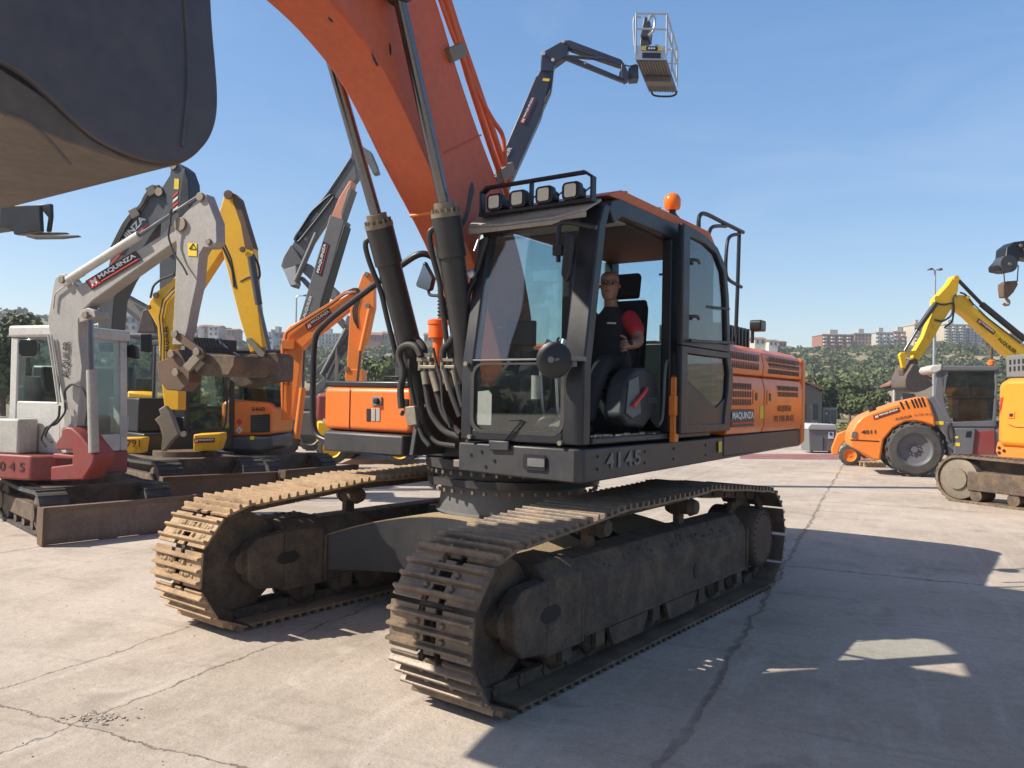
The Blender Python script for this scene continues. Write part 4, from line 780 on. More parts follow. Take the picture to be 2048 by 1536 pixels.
# ---- hoses at the boom foot
def z3u(pts, u): return [hu(x, y, u) for x, y in Z3(pts)]
for P, r, u in (([(1600, 735), (1600, 700), (1560, 640), (1480, 600), (1440, 520)], .03, 1.12), ([(1440, 1130), (1428, 985), (1462, 880), (1418, 770), (1430, 700), (1490, 672), (1550, 690), (1578, 760)], .03, 1.2), ([(1690, -20), (1722, 130), (1838, 560), (1800, 640), (1737, 705), (1735, 772)], .028, 1.3),
                ([(1795, 772), (1788, 710), (1830, 665), (1880, 700)], .03, 1.25), ([(1604, 860), (1612, 960), (1642, 1160), (1740, 1300), (1860, 1335)], .026, 1.2), ([(1652, 860), (1692, 1010), (1742, 1190), (1860, 1312)], .026, 1.22),
                ([(1750, 850), (1790, 1010), (1860, 1190)], .026, 1.24), ([(1820, 850), (1850, 1010), (1880, 1120)], .026, 1.24), ([(1665, 700), (1690, 820), (1722, 920), (1735, 1120), (1790, 1270)], .012, 1.26), ([(1500, 780), (1490, 900), (1530, 1100), (1580, 1330), (1640, 1400)], .02, 1.16), ([(1545, 900), (1580, 1080), (1600, 1250), (1680, 1380), (1830, 1400)], .02, 1.1)):
    mb = MB(); mb.tube(z3u(P, u), r, 10); mb.build('hydraulic_hose', M['hose'], ex)
for P, u in (((1545, 765, 1640, 800), 1.18), ((1710, 765, 1812, 800), 1.22), ((1560, 822, 1680, 850), 1.2), ((1718, 822, 1848, 850), 1.22)):
    x0, y0, x1, y1 = P; mb = MB(); mb.prism(z3u([(x0, y0), (x1, y0), (x1, y1), (x0, y1)], u), -UFX * .1); mb.build('hose_clamp', M['fit'], ex, .008)
mb = MB()
for x in (1575, 1612, 1655, 1735, 1775, 1830): mb.rod(z3u([(x, 800)], 1.17)[0], z3u([(x, 860)], 1.17)[0], .022)
for a, b in (((1604, 870), (1618, 960)), ((1660, 870), (1700, 1010)), ((1752, 860), (1790, 1000)), ((1822, 860), (1846, 965))): mb.rod(z3u([a], 1.23)[0], z3u([b], 1.23)[0], .034)
mb.build('hose_fitting', M['fit'], ex)
mb = MB(); mb.prism(z3u([(1445, 1120), (1530, 1112), (1550, 1250), (1480, 1262)], 1.2), -UFX * .1); mb.rod(*z3u([(1470, 1120), (1470, 1065)], 1.15), .03); mb.rod(*z3u([(1435, 1165), (1450, 1165)], 1.15), .025); vb = mb.build('valve_block', M['fit'], ex, .01)
# ================================================================== CAB OF THE BIG EXCAVATOR
def ring(mb, outer, inner, off):                # frame between two outlines with the same number of points
    n = len(outer); o = [Vector(q) for q in outer]; i = [Vector(q) for q in inner]; off = Vector(off)
    V = o + i + [q + off for q in o] + [q + off for q in i]; fs = []
    for k in range(n):
        l = (k + 1) % n; fs += [(k, l, n + l, n + k), (2 * n + k, 3 * n + k, 3 * n + l, 2 * n + l), (k, 2 * n + k, 2 * n + l, l), (n + k, n + l, 3 * n + l, 3 * n + k)]
    mb.add(V, fs)
vi, vo = .455, 1.53                              # inner and outer side of the cab
def front(z): return 1.385 if z < 2.15 else 1.385 - (z - 2.15) * .18
mb = MB(U)
# left front post (broad, rounded) and right front post, following the leaning front
def post(v0, v1, depth, z0=1.585, z1=3.32):
    L = []
    zs = [z0, 1.7, 2.15, 2.5, 2.9, 3.15, z1]
    for z in zs: L.append((front(z) - (.05 if z == z1 else 0), z))
    R = [(front(z) - depth - (.04 if z == z1 else 0), z) for z in reversed(zs)]
    mb.prism([(a, v0, b) for a, b in L + R], (0, v1 - v0, 0))
post(1.36, vo, .105); post(vi, .56, .10)
mb.box((1.25, .561, 1.585), (1.383, 1.359, 1.665))                                   # below the windshield
mb.prism([(front(3.2) , .561, 3.2), (front(3.2), 1.359, 3.2), (front(3.32) - .05, 1.359, 3.34), (front(3.32) - .05, .561, 3.34)], (-.1, 0, 0))
for sgn, v0, v1 in ((1, 1.44, vo), (-1, vi, .54)):                                     # roof rails, sills, rear posts
    mb.prism([(1.06, v0, 3.3), (1.02, v0, 3.36), (.9, v0, 3.40), (-.9, v0, 3.40), (-1.0, v0, 3.36), (-1.0, v0, 3.27), (.85, v0, 3.27), (.98, v0, 3.2)], (0, v1 - v0, 0))
    mb.box((-1.0, v0, 1.585), (1.25, v1, 1.635)); mb.box((-1.02, v0, 1.636), (-.86, v1, 3.268)); mb.box((-.2, v0, 1.636), (-.06, v1, 3.268))
mb.box((-1.0, .541, 3.28), (-.93, 1.439, 3.39)); mb.box((-1.0, .541, 1.636), (-.9, 1.439, 2.45)); mb.box((-1, .541, 1.585), (1.2, 1.439, 1.61)); mb.box((.2, .541, 3.33), (1.05, 1.439, 3.39))
mb.box((-1.0, vi, 1.636), (-.21, .49, 2.3)); mb.box((-.86, 1.46, 1.636), (-.21, 1.5, 3.268)); mb.box((-.06, vi, 1.636), (1.24, .49, 2.0))
cab = mb.build('cab', M['black'], ex, .018, 3)
mb = MB(U); mb.box((.62, .54, 3.262), (1.0, 1.44, 3.278)); mb.build('headliner', M['cream'], cab); mb = MB(U); mb.box((-.95, .54, 3.255), (.618, 1.44, 3.278)); mb.build('headliner', M['interior'], cab)  # one lining in two tones: sunlit patch coloured pale, shaded rear dark
mb = MB(U); mb.prism([(1.0, vi + .02, 3.402), (1.0, vo - .04, 3.402), (.94, vo - .02, 3.43), (.8, vo - .06, 3.47), (-.9, vo - .06, 3.47), (-1.08, vo - .04, 3.40), (-1.08, vi, 3.40)], (0, 0, .012))
mb.prism([(1.04, vi + .06, 3.40), (.86, vi + .08, 3.47), (-.9, vi + .08, 3.47), (-1.1, vi + .06, 3.38)], (0, vo - vi - .08, 0)); mb.build('roof', M['roof'], cab, .03, 3)
for u in (.6, -.02): mb = MB(U); mb.rod((u, 1.42, 3.46), (u, 1.42, 3.53), .02, None, 10); mb.build('roof_bolt', M['roof'], cab)
# windshield
mb = MB(U); mb.prism([(1.372, .555, 1.66), (1.372, 1.365, 1.66), (1.372, 1.365, 2.15), (1.372, .555, 2.15)], (-.008, 0, 0)); mb.build('lower_windshield', M['glassdirty'], cab)
mb = MB(U); mb.prism([(front(2.2) - .01, .555, 2.2), (front(2.2) - .01, 1.365, 2.2), (front(3.22) - .01, 1.365, 3.22), (front(3.22) - .01, .555, 3.22)], (-.008, 0, 0)); mb.build('upper_windshield', M['glassdirty'], cab)
mb = MB(U); mb.box((1.36, .56, 2.180), (1.386, 1.36, 2.194)); mb.build('windshield_bar', M['plastic'], cab, .003)
ring(mb := MB(U), [(1.386, a, b) for a, b in rrect(.545, 1.64, 1.375, 2.165, .1)], [(1.386, a, b) for a, b in rrect(.575, 1.665, 1.345, 2.15, .09)], (-.012, 0, 0)); mb.build('windshield_seal', M['hose'], cab)
mb = MB(U); mb.prism([(1.362, a, b) for a, b in ((.6, 1.70), (.73, 1.70), (.73, 1.93), (.70, 1.96), (.6, 1.95))], (.004, 0, 0)); mb.build('windshield_sticker', M['cream'], cab)
# visor and light guard
mb = MB(U); P = [(1.12, .40, 3.335), (1.12, vo - .03, 3.335), (1.30, vo - .05, 3.235), (1.285, 1.2, 3.205), (1.285, .7, 3.205), (1.30, .43, 3.225)]
mb.prism(P, (.0, 0, .022)); mb.prism([(1.298, .43, 3.225), (1.283, .7, 3.205), (1.283, 1.2, 3.205), (1.298, vo - .05, 3.235), (1.298, vo - .05, 3.19), (1.290, 1.30, 3.19), (1.278, 1.18, 3.17), (1.278, .75, 3.172), (1.290, .43, 3.17)], (.012, 0, 0)); mb.build('visor', M['visor'], cab, .006)
mb = MB(U)
def bar(P, wd, th):
    for a, b in zip(P[:-1], P[1:]):
        a, b = Vector(a), Vector(b); d = (b - a).normalized(); mb.obox((a + b) / 2, (b - a) / 2 + d * th * .9, Vector((wd * .8, 0, 0)), d.cross(Vector((1, 0, 0))) * th)
bar([(1.22, .50, 3.32), (1.22, .50, 3.50), (1.22, .55, 3.535), (1.22, 1.42, 3.535), (1.22, 1.485, 3.49), (1.22, 1.485, 3.32)], .04, .009); bar([(1.22, .50, 3.325), (1.22, 1.485, 3.325)], .05, .012); bar([(1.222, .96, 3.34), (1.222, .96, 3.53)], .03, .008)
mb.build('light_guard', M['black'], cab, .004)
for k, v in enumerate((.64, .855, 1.09, 1.32)):
    z = 3.405; wk = MB(U); wk.prism([(1.2, v + a, z + b) for a, b in rrect(-.075, -.062, .075, .068, .035)], (.06, 0, 0)); wk.prism([(1.21, v + a, z + b) for a, b in rrect(-.055, -.05, .055, .05, .03)], (-.09, 0, 0)); wk.rod((1.2, v, z - .1), (1.2, v, z - .05), .014); wl = wk.build('work_light', M['black'], cab, .008)
    wk = MB(U); wk.prism([(1.261, v + a, z + b) for a, b in rrect(-.048, -.045, .048, .05, .018)], (.008, 0, 0)); wk.build('light_lens', M['lamp'], cab, .003)
    wk = MB(U); wk.tube([(1.14, v + .03, z), (1.13, v + .1, z + .05), (1.14, v + .12, z - .03), (1.16, v + .1, z - .08)], .006, 6); wk.build('light_cable', M['hose'], cab)
# wiper, mirrors, levers outside
mb = MB(); mb.tube([hu(*Z5([q])[0], 1.40) for q in ((515, 1160), (560, 1100), (690, 955))], .008, 6, 0); mb.tube([hu(*Z5([q])[0], 1.395) for q in ((590, 945), (640, 935), (695, 960))], .006, 6); mb.build('wiper', M['black'], cab)
mb = MB(); mb.prism([hu(*Z5([q])[0], 1.39) for q in ((430, 1110), (600, 1120), (600, 1200), (430, 1195))], UFX * .025); mb.build('wiper_plate', M['grey'], cab, .008)
c = hu(1107, 720, 1.52); ax = (UFX * 1.0 + ULF * .25).normalized()
mb = MB(); mb.lathe(c - ax * .03, ax, [(0, .12), (.02, .128), (.035, .125), (.055, .085), (.062, .02)], 36); rm = mb.build('round_mirror', M['black'], cab)
mb = MB(); mb.lathe(c - ax * .036, ax, [(0, .112), (.004, .112)], 36); mb.build('mirror_glass', M['mirror'], cab)
mb = MB(); mb.rod(c + ax * .035 + ULF * .02, u3(1.47, 1.46, 2.19), .011); mb.rod(c + ax * .03, c + ax * .06, .022); mb.obox(u3(1.44, 1.5, 2.185), UFX * .05, ULF * .05, UZ * .015); mb.obox(u3(1.45, 1.47, 2.15), UFX * .02, ULF * .03, UZ * .02); mb.build('mirror_bracket', M['plastic'], cab)
mb = MB(); P = [hu(*Z4([q])[0], 1.36) for q in ((1180, 620), (1205, 615), (1238, 640), (1222, 960), (1195, 1045), (1170, 1040), (1145, 985))]; mb.prism(P, UFX * .05); mb.build('wing_mirror', M['black'], cab, .012)
mb = MB(); mb.tube([hu(*Z4([q])[0], 1.33) for q in ((1420, 575), (1330, 560), (1180, 530), (1115, 535), (1098, 570), (1095, 870))], .017, 10); mb.obox(hu(*Z4([(1100, 775)])[0], 1.34), UFX * .03, ULF * .035, UZ * .035); mb.build('mirror_arm', M['black'], cab)
for p, q in (((430, 640), (380, 780)), ((425, 625), (455, 600))): mb = MB(); mb.rod(hu(*Z4([p])[0], 1.15), hu(*Z4([q])[0], 1.2), .012); mb.build('hinge_pin', M['alu'], cab)
mb = MB(); mb.tube([hu(*Z4([q])[0], 1.28) for q in ((480, 660), (400, 930), (340, 1100), (290, 1300), (265, 1480))], .022, 10, 0); mb.tube([hu(*Z4([q])[0], 1.31) for q in ((395, 1010), (330, 1120), (300, 1290), (275, 1400))], .009, 8); mb.build('windshield_grab_bar', M['black'], cab)
mb = MB(); mb.lathe(hu(*Z4([(362, 975)])[0], 1.3), UFX, [(0, .03), (.03, .035), (.05, .015)], 14); mb.build('latch', M['alu'], cab)
for p in ((235, 460), (265, 1080), (1035, 1135)): mb = MB(); c = hu(*Z5([p])[0], 1.39); mb.rod(c, c + UFX * .03, .018, None, 8); mb.build('cab_bolt', M['fit'], cab)
# folded-back door leaf: two windows in one frame
dv = 1.575; mb = MB(U)
O1 = [(-.06, 3.39), (-.55, 3.37), (-.85, 3.31), (-1.08, 3.16), (-1.16, 2.9), (-1.2, 2.6), (-1.22, 2.37), (-.06, 2.37)]; I1 = [(-.22, 3.30), (-.55, 3.29), (-.82, 3.24), (-1.0, 3.1), (-1.07, 2.88), (-1.1, 2.65), (-1.12, 2.44), (-.22, 2.44)]
ring(mb, [(a, dv, b) for a, b in O1], [(a, dv, b) for a, b in I1], (0, .055, 0))
O2 = [(-.06, 2.368), (-1.22, 2.368), (-1.30, 2.2), (-1.31, 2.0), (-1.25, 1.8), (-1.24, 1.63), (-.06, 1.63)]; I2 = [(-.2, 2.31), (-1.12, 2.31), (-1.18, 2.18), (-1.16, 2.0), (-1.1, 1.82), (-1.08, 1.70), (-.2, 1.70)]
ring(mb, [(a, dv, b) for a, b in O2], [(a, dv, b) for a, b in I2], (0, .055, 0)); dr = mb.build('door', M['black'], cab, .014, 3)
mb = MB(U); mb.prism([(a, dv + .02, b) for a, b in [(x * .99 - .003, z) for x, z in I1]], (0, .008, 0)); mb.build('door_upper_glass', M['glassdark'], cab)
mb = MB(U); mb.prism([(a, dv + .02, b) for a, b in ((-.21, 2.3), (-1.12, 2.3), (-1.16, 2.1), (-1.14, 1.95), (-.9, 1.85), (-.2, 2.1))], (0, .008, 0)); mb.build('door_lower_glass', M['glassdark'], cab)
mb = MB(U); mb.prism([(a, dv + .018, b) for a, b in ((-.19, 2.09), (-.9, 1.845), (-1.16, 1.95), (-1.1, 1.69), (-.19, 1.69))], (0, .02, 0)); mb.build('door_panel', M['black'], cab, .006)
mb = MB(U); mb.rod((-.16, dv + .085, 2.41), (-1.2, dv + .085, 2.46), .013); mb.rod((-.65, dv + .02, 2.75), (-1.1, dv + .075, 2.77), .012); mb.build('door_grab_bar', M['black'], cab)
for z in (2.62, 3.1): mb = MB(U); mb.tube([(-.2, dv + .03, z), (-.3, dv + .09, z + .01), (-.4, dv + .06, z)], .014); mb.build('door_latch', M['black'], cab)
mb = MB(U); mb.prism([(-.04, 1.535, 1.56), (-.12, 1.535, 1.56), (-.115, 1.535, 2.05), (-.09, 1.535, 2.12), (-.05, 1.535, 2.1)], (0, .055, 0)); mb.box((-.14, 1.536, 1.78), (-.02, 1.60, 1.95)); mb.build('door_catch', M['orange2'], cab, .01)
# rear and right windows
mb = MB(U); mb.box((-.99, .55, 2.46), (-.98, 1.43, 3.27)); mb.build('rear_glass', glass('rear_glass', (.78, .9, .95), .03, .02), cab)
mb = MB(U); mb.box((-.05, .47, 2.005), (1.22, .476, 3.26)); mb.box((-.855, .47, 2.31), (-.21, .476, 3.26)); mb.build('side_glass', glass('side_glass', (.72, .84, .84), .03, .05), cab)
mb = MB(U); mb.box((-.97, 1.0, 3.11), (-.96, 1.4, 3.13)); mb.tube([(-.95, 1.15, 3.09), (-.94, 1.2, 3.07), (-.95, 1.25, 3.09)], .008); mb.build('rear_window_handle', M['hose'], cab)
panel(u3(-.97, 1.15, 2.93), u3(-.97, 1.26, 2.93), u3(-.97, 1.15, 3.0), flat('sticker_blue', (.08, .42, .5), .5), cab, .003, 'window_sticker')
# ---- interior
mb = MB(U); mb.box((-.3, .78, 1.98), (.22, 1.22, 2.1)); mb.prism([(-.3, .8, 2.05), (-.38, .8, 2.72), (-.34, .8, 2.80), (-.26, .8, 2.79), (-.16, .8, 2.1)], (0, .38, 0)); mb.prism([(-.36, .86, 2.81), (-.40, .86, 3.02), (-.36, .86, 3.05), (-.28, .86, 3.03), (-.26, .86, 2.83)], (0, .24, 0)); mb.box((-.25, .82, 1.62), (.15, 1.18, 1.97)); mb.build('seat', M['seat'], cab, .04, 4)
mb = MB(U)
prof_ = [(.62, 1.78), (.5, 1.70), (.2, 1.68), (-.02, 1.82), (-.06, 2.0), (0, 2.12), (.2, 2.17), (.36, 2.16), (.5, 2.08), (.56, 1.98)]
mb.prism([(a, 1.26, b) for a, b in prof_], (0, .17, 0)); cn = mb.build('control_console', M['interior'], cab, .03, 3)
mb = MB(U); mb.prism([(a, 1.432, b) for a, b in ((.56, 1.8), (.45, 1.76), (.3, 1.8), (.36, 2.1), (.52, 2.06))], (0, .014, 0)); mb.build('console_cover', M['console'], cab, .01)
lettering('DOOS', u3(.16, 1.435, 1.885), u3(-.0, 1.435, 1.885), u3(.16, 1.435, 1.93), M['trim'], cab, .01)
mb = MB(U); mb.tube([(.22, 1.45, 2.0), (.33, 1.47, 1.95), (.5, 1.47, 1.86)], .016); mb.build('safety_lever', M['redlev'], cab)
mb = MB(U)
for k in range(6): mb.lathe((.30, 1.3, 2.15 + k * .026), (.05, 0, 1), [(0, .045 - k * .004), (.012, .05 - k * .004), (.024, .042 - k * .004)], 14)
mb.rod((.305, 1.3, 2.29), (.33, 1.29, 2.40), .02, .026); mb.build('joystick', M['sblack'], cab)
mb = MB(U); mb.prism([(a, .58, b) for a, b in prof_], (0, .16, 0)); mb.rod((.3, .66, 2.15), (.33, .66, 2.4), .03, .025); mb.build('right_console', M['interior'], cab, .03)
mb = MB(U); mb.prism([(.95, .56, 1.615), (.5, .56, 1.615), (.5, .56, 2.1), (.72, .56, 2.2), (.9, .56, 2.1)], (0, .14, 0)); mb.build('side_cabinet', M['interior'], cab, .03)
mb = MB(U); mb.obox((.92, .68, 2.42), (.035, .02, 0), (-.04, .12, 0), (0, 0, .1)); mb.rod((.92, .64, 2.1), (.92, .66, 2.35), .02); mb.build('monitor', M['sblack'], cab, .01)
panel(u3(.965, .60, 2.36), u3(.905, .80, 2.36), u3(.965, .60, 2.48), M['trim'], cab, .0, 'monitor_screen')
for v in (.9, 1.04):
    mb = MB(U); mb.tube([(.75, v, 1.66), (.92, v, 1.8), (1.0, v + .02, 2.15), (.93, v + .03, 2.3)], .012); mb.rod((.93, v + .03, 2.3), (.90, v + .03, 2.36), .02); mb.build('travel_lever', M['alu'], cab)
    mb = MB(U); mb.prism([(.98, v - .05, 1.68), (.98, v + .06, 1.68), (.72, v + .06, 1.82), (.72, v - .05, 1.82)], (0, 0, .014)); mb.build('pedal', M['fit'], cab)
mb = MB(U); mb.box((.0, .56, 1.611), (1.2, 1.42, 1.625)); mb.build('floor_mat', M['interior'], cab)
rg = np.random.default_rng(3); mb = MB(U)
for _ in range(26): u, v = rg.uniform(.2, 1.1), rg.uniform(1.44, 1.52); mb.box((u, v, 1.636), (u + rg.uniform(.02, .12), v + .008, 1.64 + rg.uniform(.002, .014)))
mb.build('sill_strip', M['fit'], cab)
mb = MB(U); mb.rod((1.1, .95, 1.9), (1.1, .95, 2.08), .035); mb.build('bottle', M['cream'], cab)
mb = MB(U); mb.prism([(a, .57, b) for a, b in ((-.1, 2.1), (-.3, 2.12), (-.34, 2.4), (-.2, 2.42))], (0, .08, 0)); mb.build('armrest', M['seat'], cab, .02)
mb = MB(U); mb.tube([(.02, 1.47, 1.7), (-.02, 1.49, 1.75), (-.02, 1.5, 2.2), (-.08, 1.5, 2.25)], .014); mb.build('door_rail', M['trim'], cab)

# ================================================================== OPERATOR
def skin(name, V, E, Rr, mat, parent, sub=2):
    me = bpy.data.meshes.new(name); b0 = rootloc(parent); me.from_pydata([tuple(u3(*v) - b0) for v in V], E, []); o = bpy.data.objects.new(name, me); C.objects.link(o)
    o.modifiers.new('skin', 'SKIN'); sv = me.skin_vertices[0].data
    for i, r in enumerate(Rr): sv[i].radius = (r, r) if not isinstance(r, tuple) else r; sv[i].use_root = i == 0
    s = o.modifiers.new('sub', 'SUBSURF'); s.levels = s.render_levels = sub
    dg = bpy.context.evaluated_depsgraph_get(); dg.update(); m2 = bpy.data.meshes.new_from_object(o.evaluated_get(dg)); o.modifiers.clear(); o.data = m2; m2.shade_smooth(); m2.materials.clear(); m2.materials.append(mat); o.parent = parent
    return o
hip = (-.06, 1.0, 2.16)
op = thing('person', 'man in black and red shirt and glasses sitting inside the excavator cab', 'person', u3(*hip))
# body: head, neck, trunk, arms and hands in one surface
hx, hy = .10, 1.0
V = [(-.06, 1.0, 2.18), (-.08, 1.0, 2.34), (-.07, 1.0, 2.5), (-.05, 1.0, 2.60), (-.01, 1.0, 2.68), (.02, 1.003, 2.74), (.035, 1.005, 2.79), (.04, 1.005, 2.84),
     (-.02, 1.17, 2.60), (.03, 1.255, 2.50), (.09, 1.31, 2.39), (.2, 1.31, 2.365), (.30, 1.295, 2.35), (.36, 1.29, 2.345),
     (-.02, .83, 2.60), (.03, .745, 2.50), (.09, .70, 2.39), (.2, .68, 2.365), (.285, .665, 2.37), (.33, .66, 2.37)]
E = [(0, 1), (1, 2), (2, 3), (3, 4), (4, 5), (5, 6), (6, 7), (3, 8), (8, 9), (9, 10), (10, 11), (11, 12), (12, 13), (3, 14), (14, 15), (15, 16), (16, 17), (17, 18), (18, 19)]
R = [.09, .08, .07, .055, .066, .058, .056, .05, .045, .055, .052, .044, .034, .04, .045, .055, .052, .044, .034, .04]
body = skin('body', V, E, R, M['skin'], op)
fd = Vector((.93, .36, 0)).normalized(); hc = Vector((.055, 1.008, 2.882)); sd_ = Vector((-fd.y, fd.x, 0))
bm = bmesh.new(); bm.from_mesh(body.data); HN = 20; prev = None           # the head, in the same mesh as the body
for z, fr_, bk_, sw, tilt in ((-.122, .062, .0, .034, .03), (-.108, .082, .03, .052, .012), (-.075, .094, .07, .068, 0), (-.035, .098, .088, .075, 0), (-.005, .097, .095, .078, 0), (.02, .094, .098, .08, 0), (.045, .1, .1, .082, 0), (.075, .095, .098, .08, 0), (.1, .075, .085, .068, 0), (.118, .045, .055, .045, 0), (.124, .01, .02, .015, 0)):
    rg_ = []
    for k in range(HN):
        a = 2 * math.pi * k / HN; q = hc + fd * ((fr_ if math.cos(a) > 0 else bk_) * math.cos(a) + tilt) + sd_ * (sw * math.sin(a)) + Vector((0, 0, z)); rg_.append(bm.verts.new(u3(*q) - rootloc(body)))
    if prev:
        for k in range(HN): bm.faces.new((prev[k], prev[(k + 1) % HN], rg_[(k + 1) % HN], rg_[k]))
    else: bm.faces.new(rg_[::-1])
    prev = rg_
bm.faces.new(prev); bmesh.ops.recalc_face_normals(bm, faces=bm.faces); bm.to_mesh(body.data); bm.free(); body.data.shade_smooth()
for sgn, bx in ((1, 1.29), (-1, .66)):                # fingers closing round the joystick
    for k in range(4):
        z = 2.385 - k * .024; l = (.03, .036, .034, .027)[k]; V = [(.345, bx + sgn * .038, z), (.375 + l * .4, bx + sgn * .045, z - .004), (.375 + l * .3, bx + sgn * .022, z - .008), (.37, bx - sgn * .004, z - .01)]
        skin('finger', V, [(0, 1), (1, 2), (2, 3)], [.0125, .0115, .0105, .0085], M['skin'], op, 1)
    skin('thumb', [(.31, bx + sgn * .02, 2.40), (.325, bx - sgn * .01, 2.425), (.35, bx - sgn * .022, 2.43)], [(0, 1), (1, 2)], [.013, .011, .008], M['skin'], op, 1)
RG = [(-.03, 2.08, .13, .17), (-.04, 2.14, .16, .19), (-.045, 2.25, .175, .205), (-.05, 2.38, .168, .205), (-.045, 2.5, .152, .21), (-.04, 2.575, .132, .205), (-.03, 2.635, .10, .15), (-.015, 2.68, .08, .092), (-.002, 2.705, .068, .07)]
mb = MB(U); NR = 24
for x, z, ra, rb in RG: mb.v += [U(Vector((x + ra * math.cos(t), 1.0 + rb * math.sin(t), z))) for t in np.linspace(0, 2 * math.pi, NR, False)]
mb.f = [(j * NR + i, j * NR + (i + 1) % NR, (j + 1) * NR + (i + 1) % NR, (j + 1) * NR + i) for j in range(len(RG) - 1) for i in range(NR)]
sh_ = mb.build('shirt', M['shirt'], op, ang=180); q_ = sh_.modifiers.new('sub', 'SUBSURF'); q_.levels = q_.render_levels = 1
for y, s in ((1.17, 1), (.83, -1)):
    skin('sleeve', [(-.03, 1 + s * .12, 2.615), (-.02, y, 2.60), (.03, 1 + s * .25, 2.505), (.062, 1 + s * .285, 2.44)], [(0, 1), (1, 2), (2, 3)], [.088, .092, .078, .072], M['sleeve'], op)
    skin('trouser_leg', [(-.06, 1 + s * .1, 2.17), (.18, 1 + s * .13, 2.2), (.42, 1 + s * .15, 2.2), (.5, 1 + s * .15, 2.08), (.58, 1 + s * .14, 1.85), (.62, 1 + s * .14, 1.72)], [(0, 1), (1, 2), (2, 3), (3, 4), (4, 5)], [.11, .10, .085, .075, .06, .055], M['trousers'], op)
    skin('shoe', [(.60, 1 + s * .14, 1.67), (.70, 1 + s * .15, 1.655), (.78, 1 + s * .155, 1.65)], [(0, 1), (1, 2)], [.05, .045, .035], M['sblack'], op)
def hp(f, s, z): q = hc + fd * f + sd_ * s + Vector((0, 0, z)); return (q.x, q.y, q.z)
skin('nose', [hp(.075, 0, .012), hp(.112, 0, -.018), hp(.102, 0, -.03)], [(0, 1), (1, 2)], [.012, .014, .012], M['skin'], op, 1)
for s in (1, -1):
    skin('ear', [hp(-.005, s * .08, .018), hp(-.012, s * .083, -.02)], [(0, 1)], [.016, .013], M['skin'], op, 1)
mb = MB(U)
mb.tube([hp(.092, .012, -.052), hp(.097, 0, -.05), hp(.092, -.025, -.052)], .006, 6); mb.build('mouth', M['redpaint'], op)
mb = MB(U)
for s in (1, -1):
    c = hp(.098, s * .034, .022); out = [Vector(c) + sd_ * a + Vector((0, 0, b)) for a, b in rrect(-.026, -.018, .026, .018, .008, 4)]; mb.tube(out + [out[0]], .0032, 6, 0); mb.rod(hp(.095, s * .06, .026), hp(-.01, s * .09, .028), .003, None, 6)
mb.rod(hp(.102, .008, .026), hp(.102, -.008, .026), .003, None, 6); mb.build('glasses', M['sblack'], op)
mb = MB(U)
for s in (1, -1): mb.lathe(hp(.084, s * .034, .02), tuple(fd), [(0, .011), (.006, .009), (.008, .004)], 10)
mb.build('eyes', M['sblack'], op)
skin('hair', [hp(-.03, 0, .04), hp(-.04, 0, .01), hp(-.045, 0, -.03)], [(0, 1), (1, 2)], [(.085, .10), (.085, .10), (.07, .085)], M['hairm'], op)
mb = MB(U); mb.lathe((.265, 1.299, 2.369), (.9, -.1, .05), [(0, .036), (.028, .036)], 16); mb.rod((.28, 1.333, 2.372), (.28, 1.342, 2.374), .02); mb.build('wristwatch', M['sblack'], op)
P = u3(.10, 1.155, 2.60); panel(u3(.116, 1.02, 2.555), u3(.105, 1.1, 2.55), u3(.11, 1.02, 2.568), M['swhite'], op, .0, 'shirt_print')
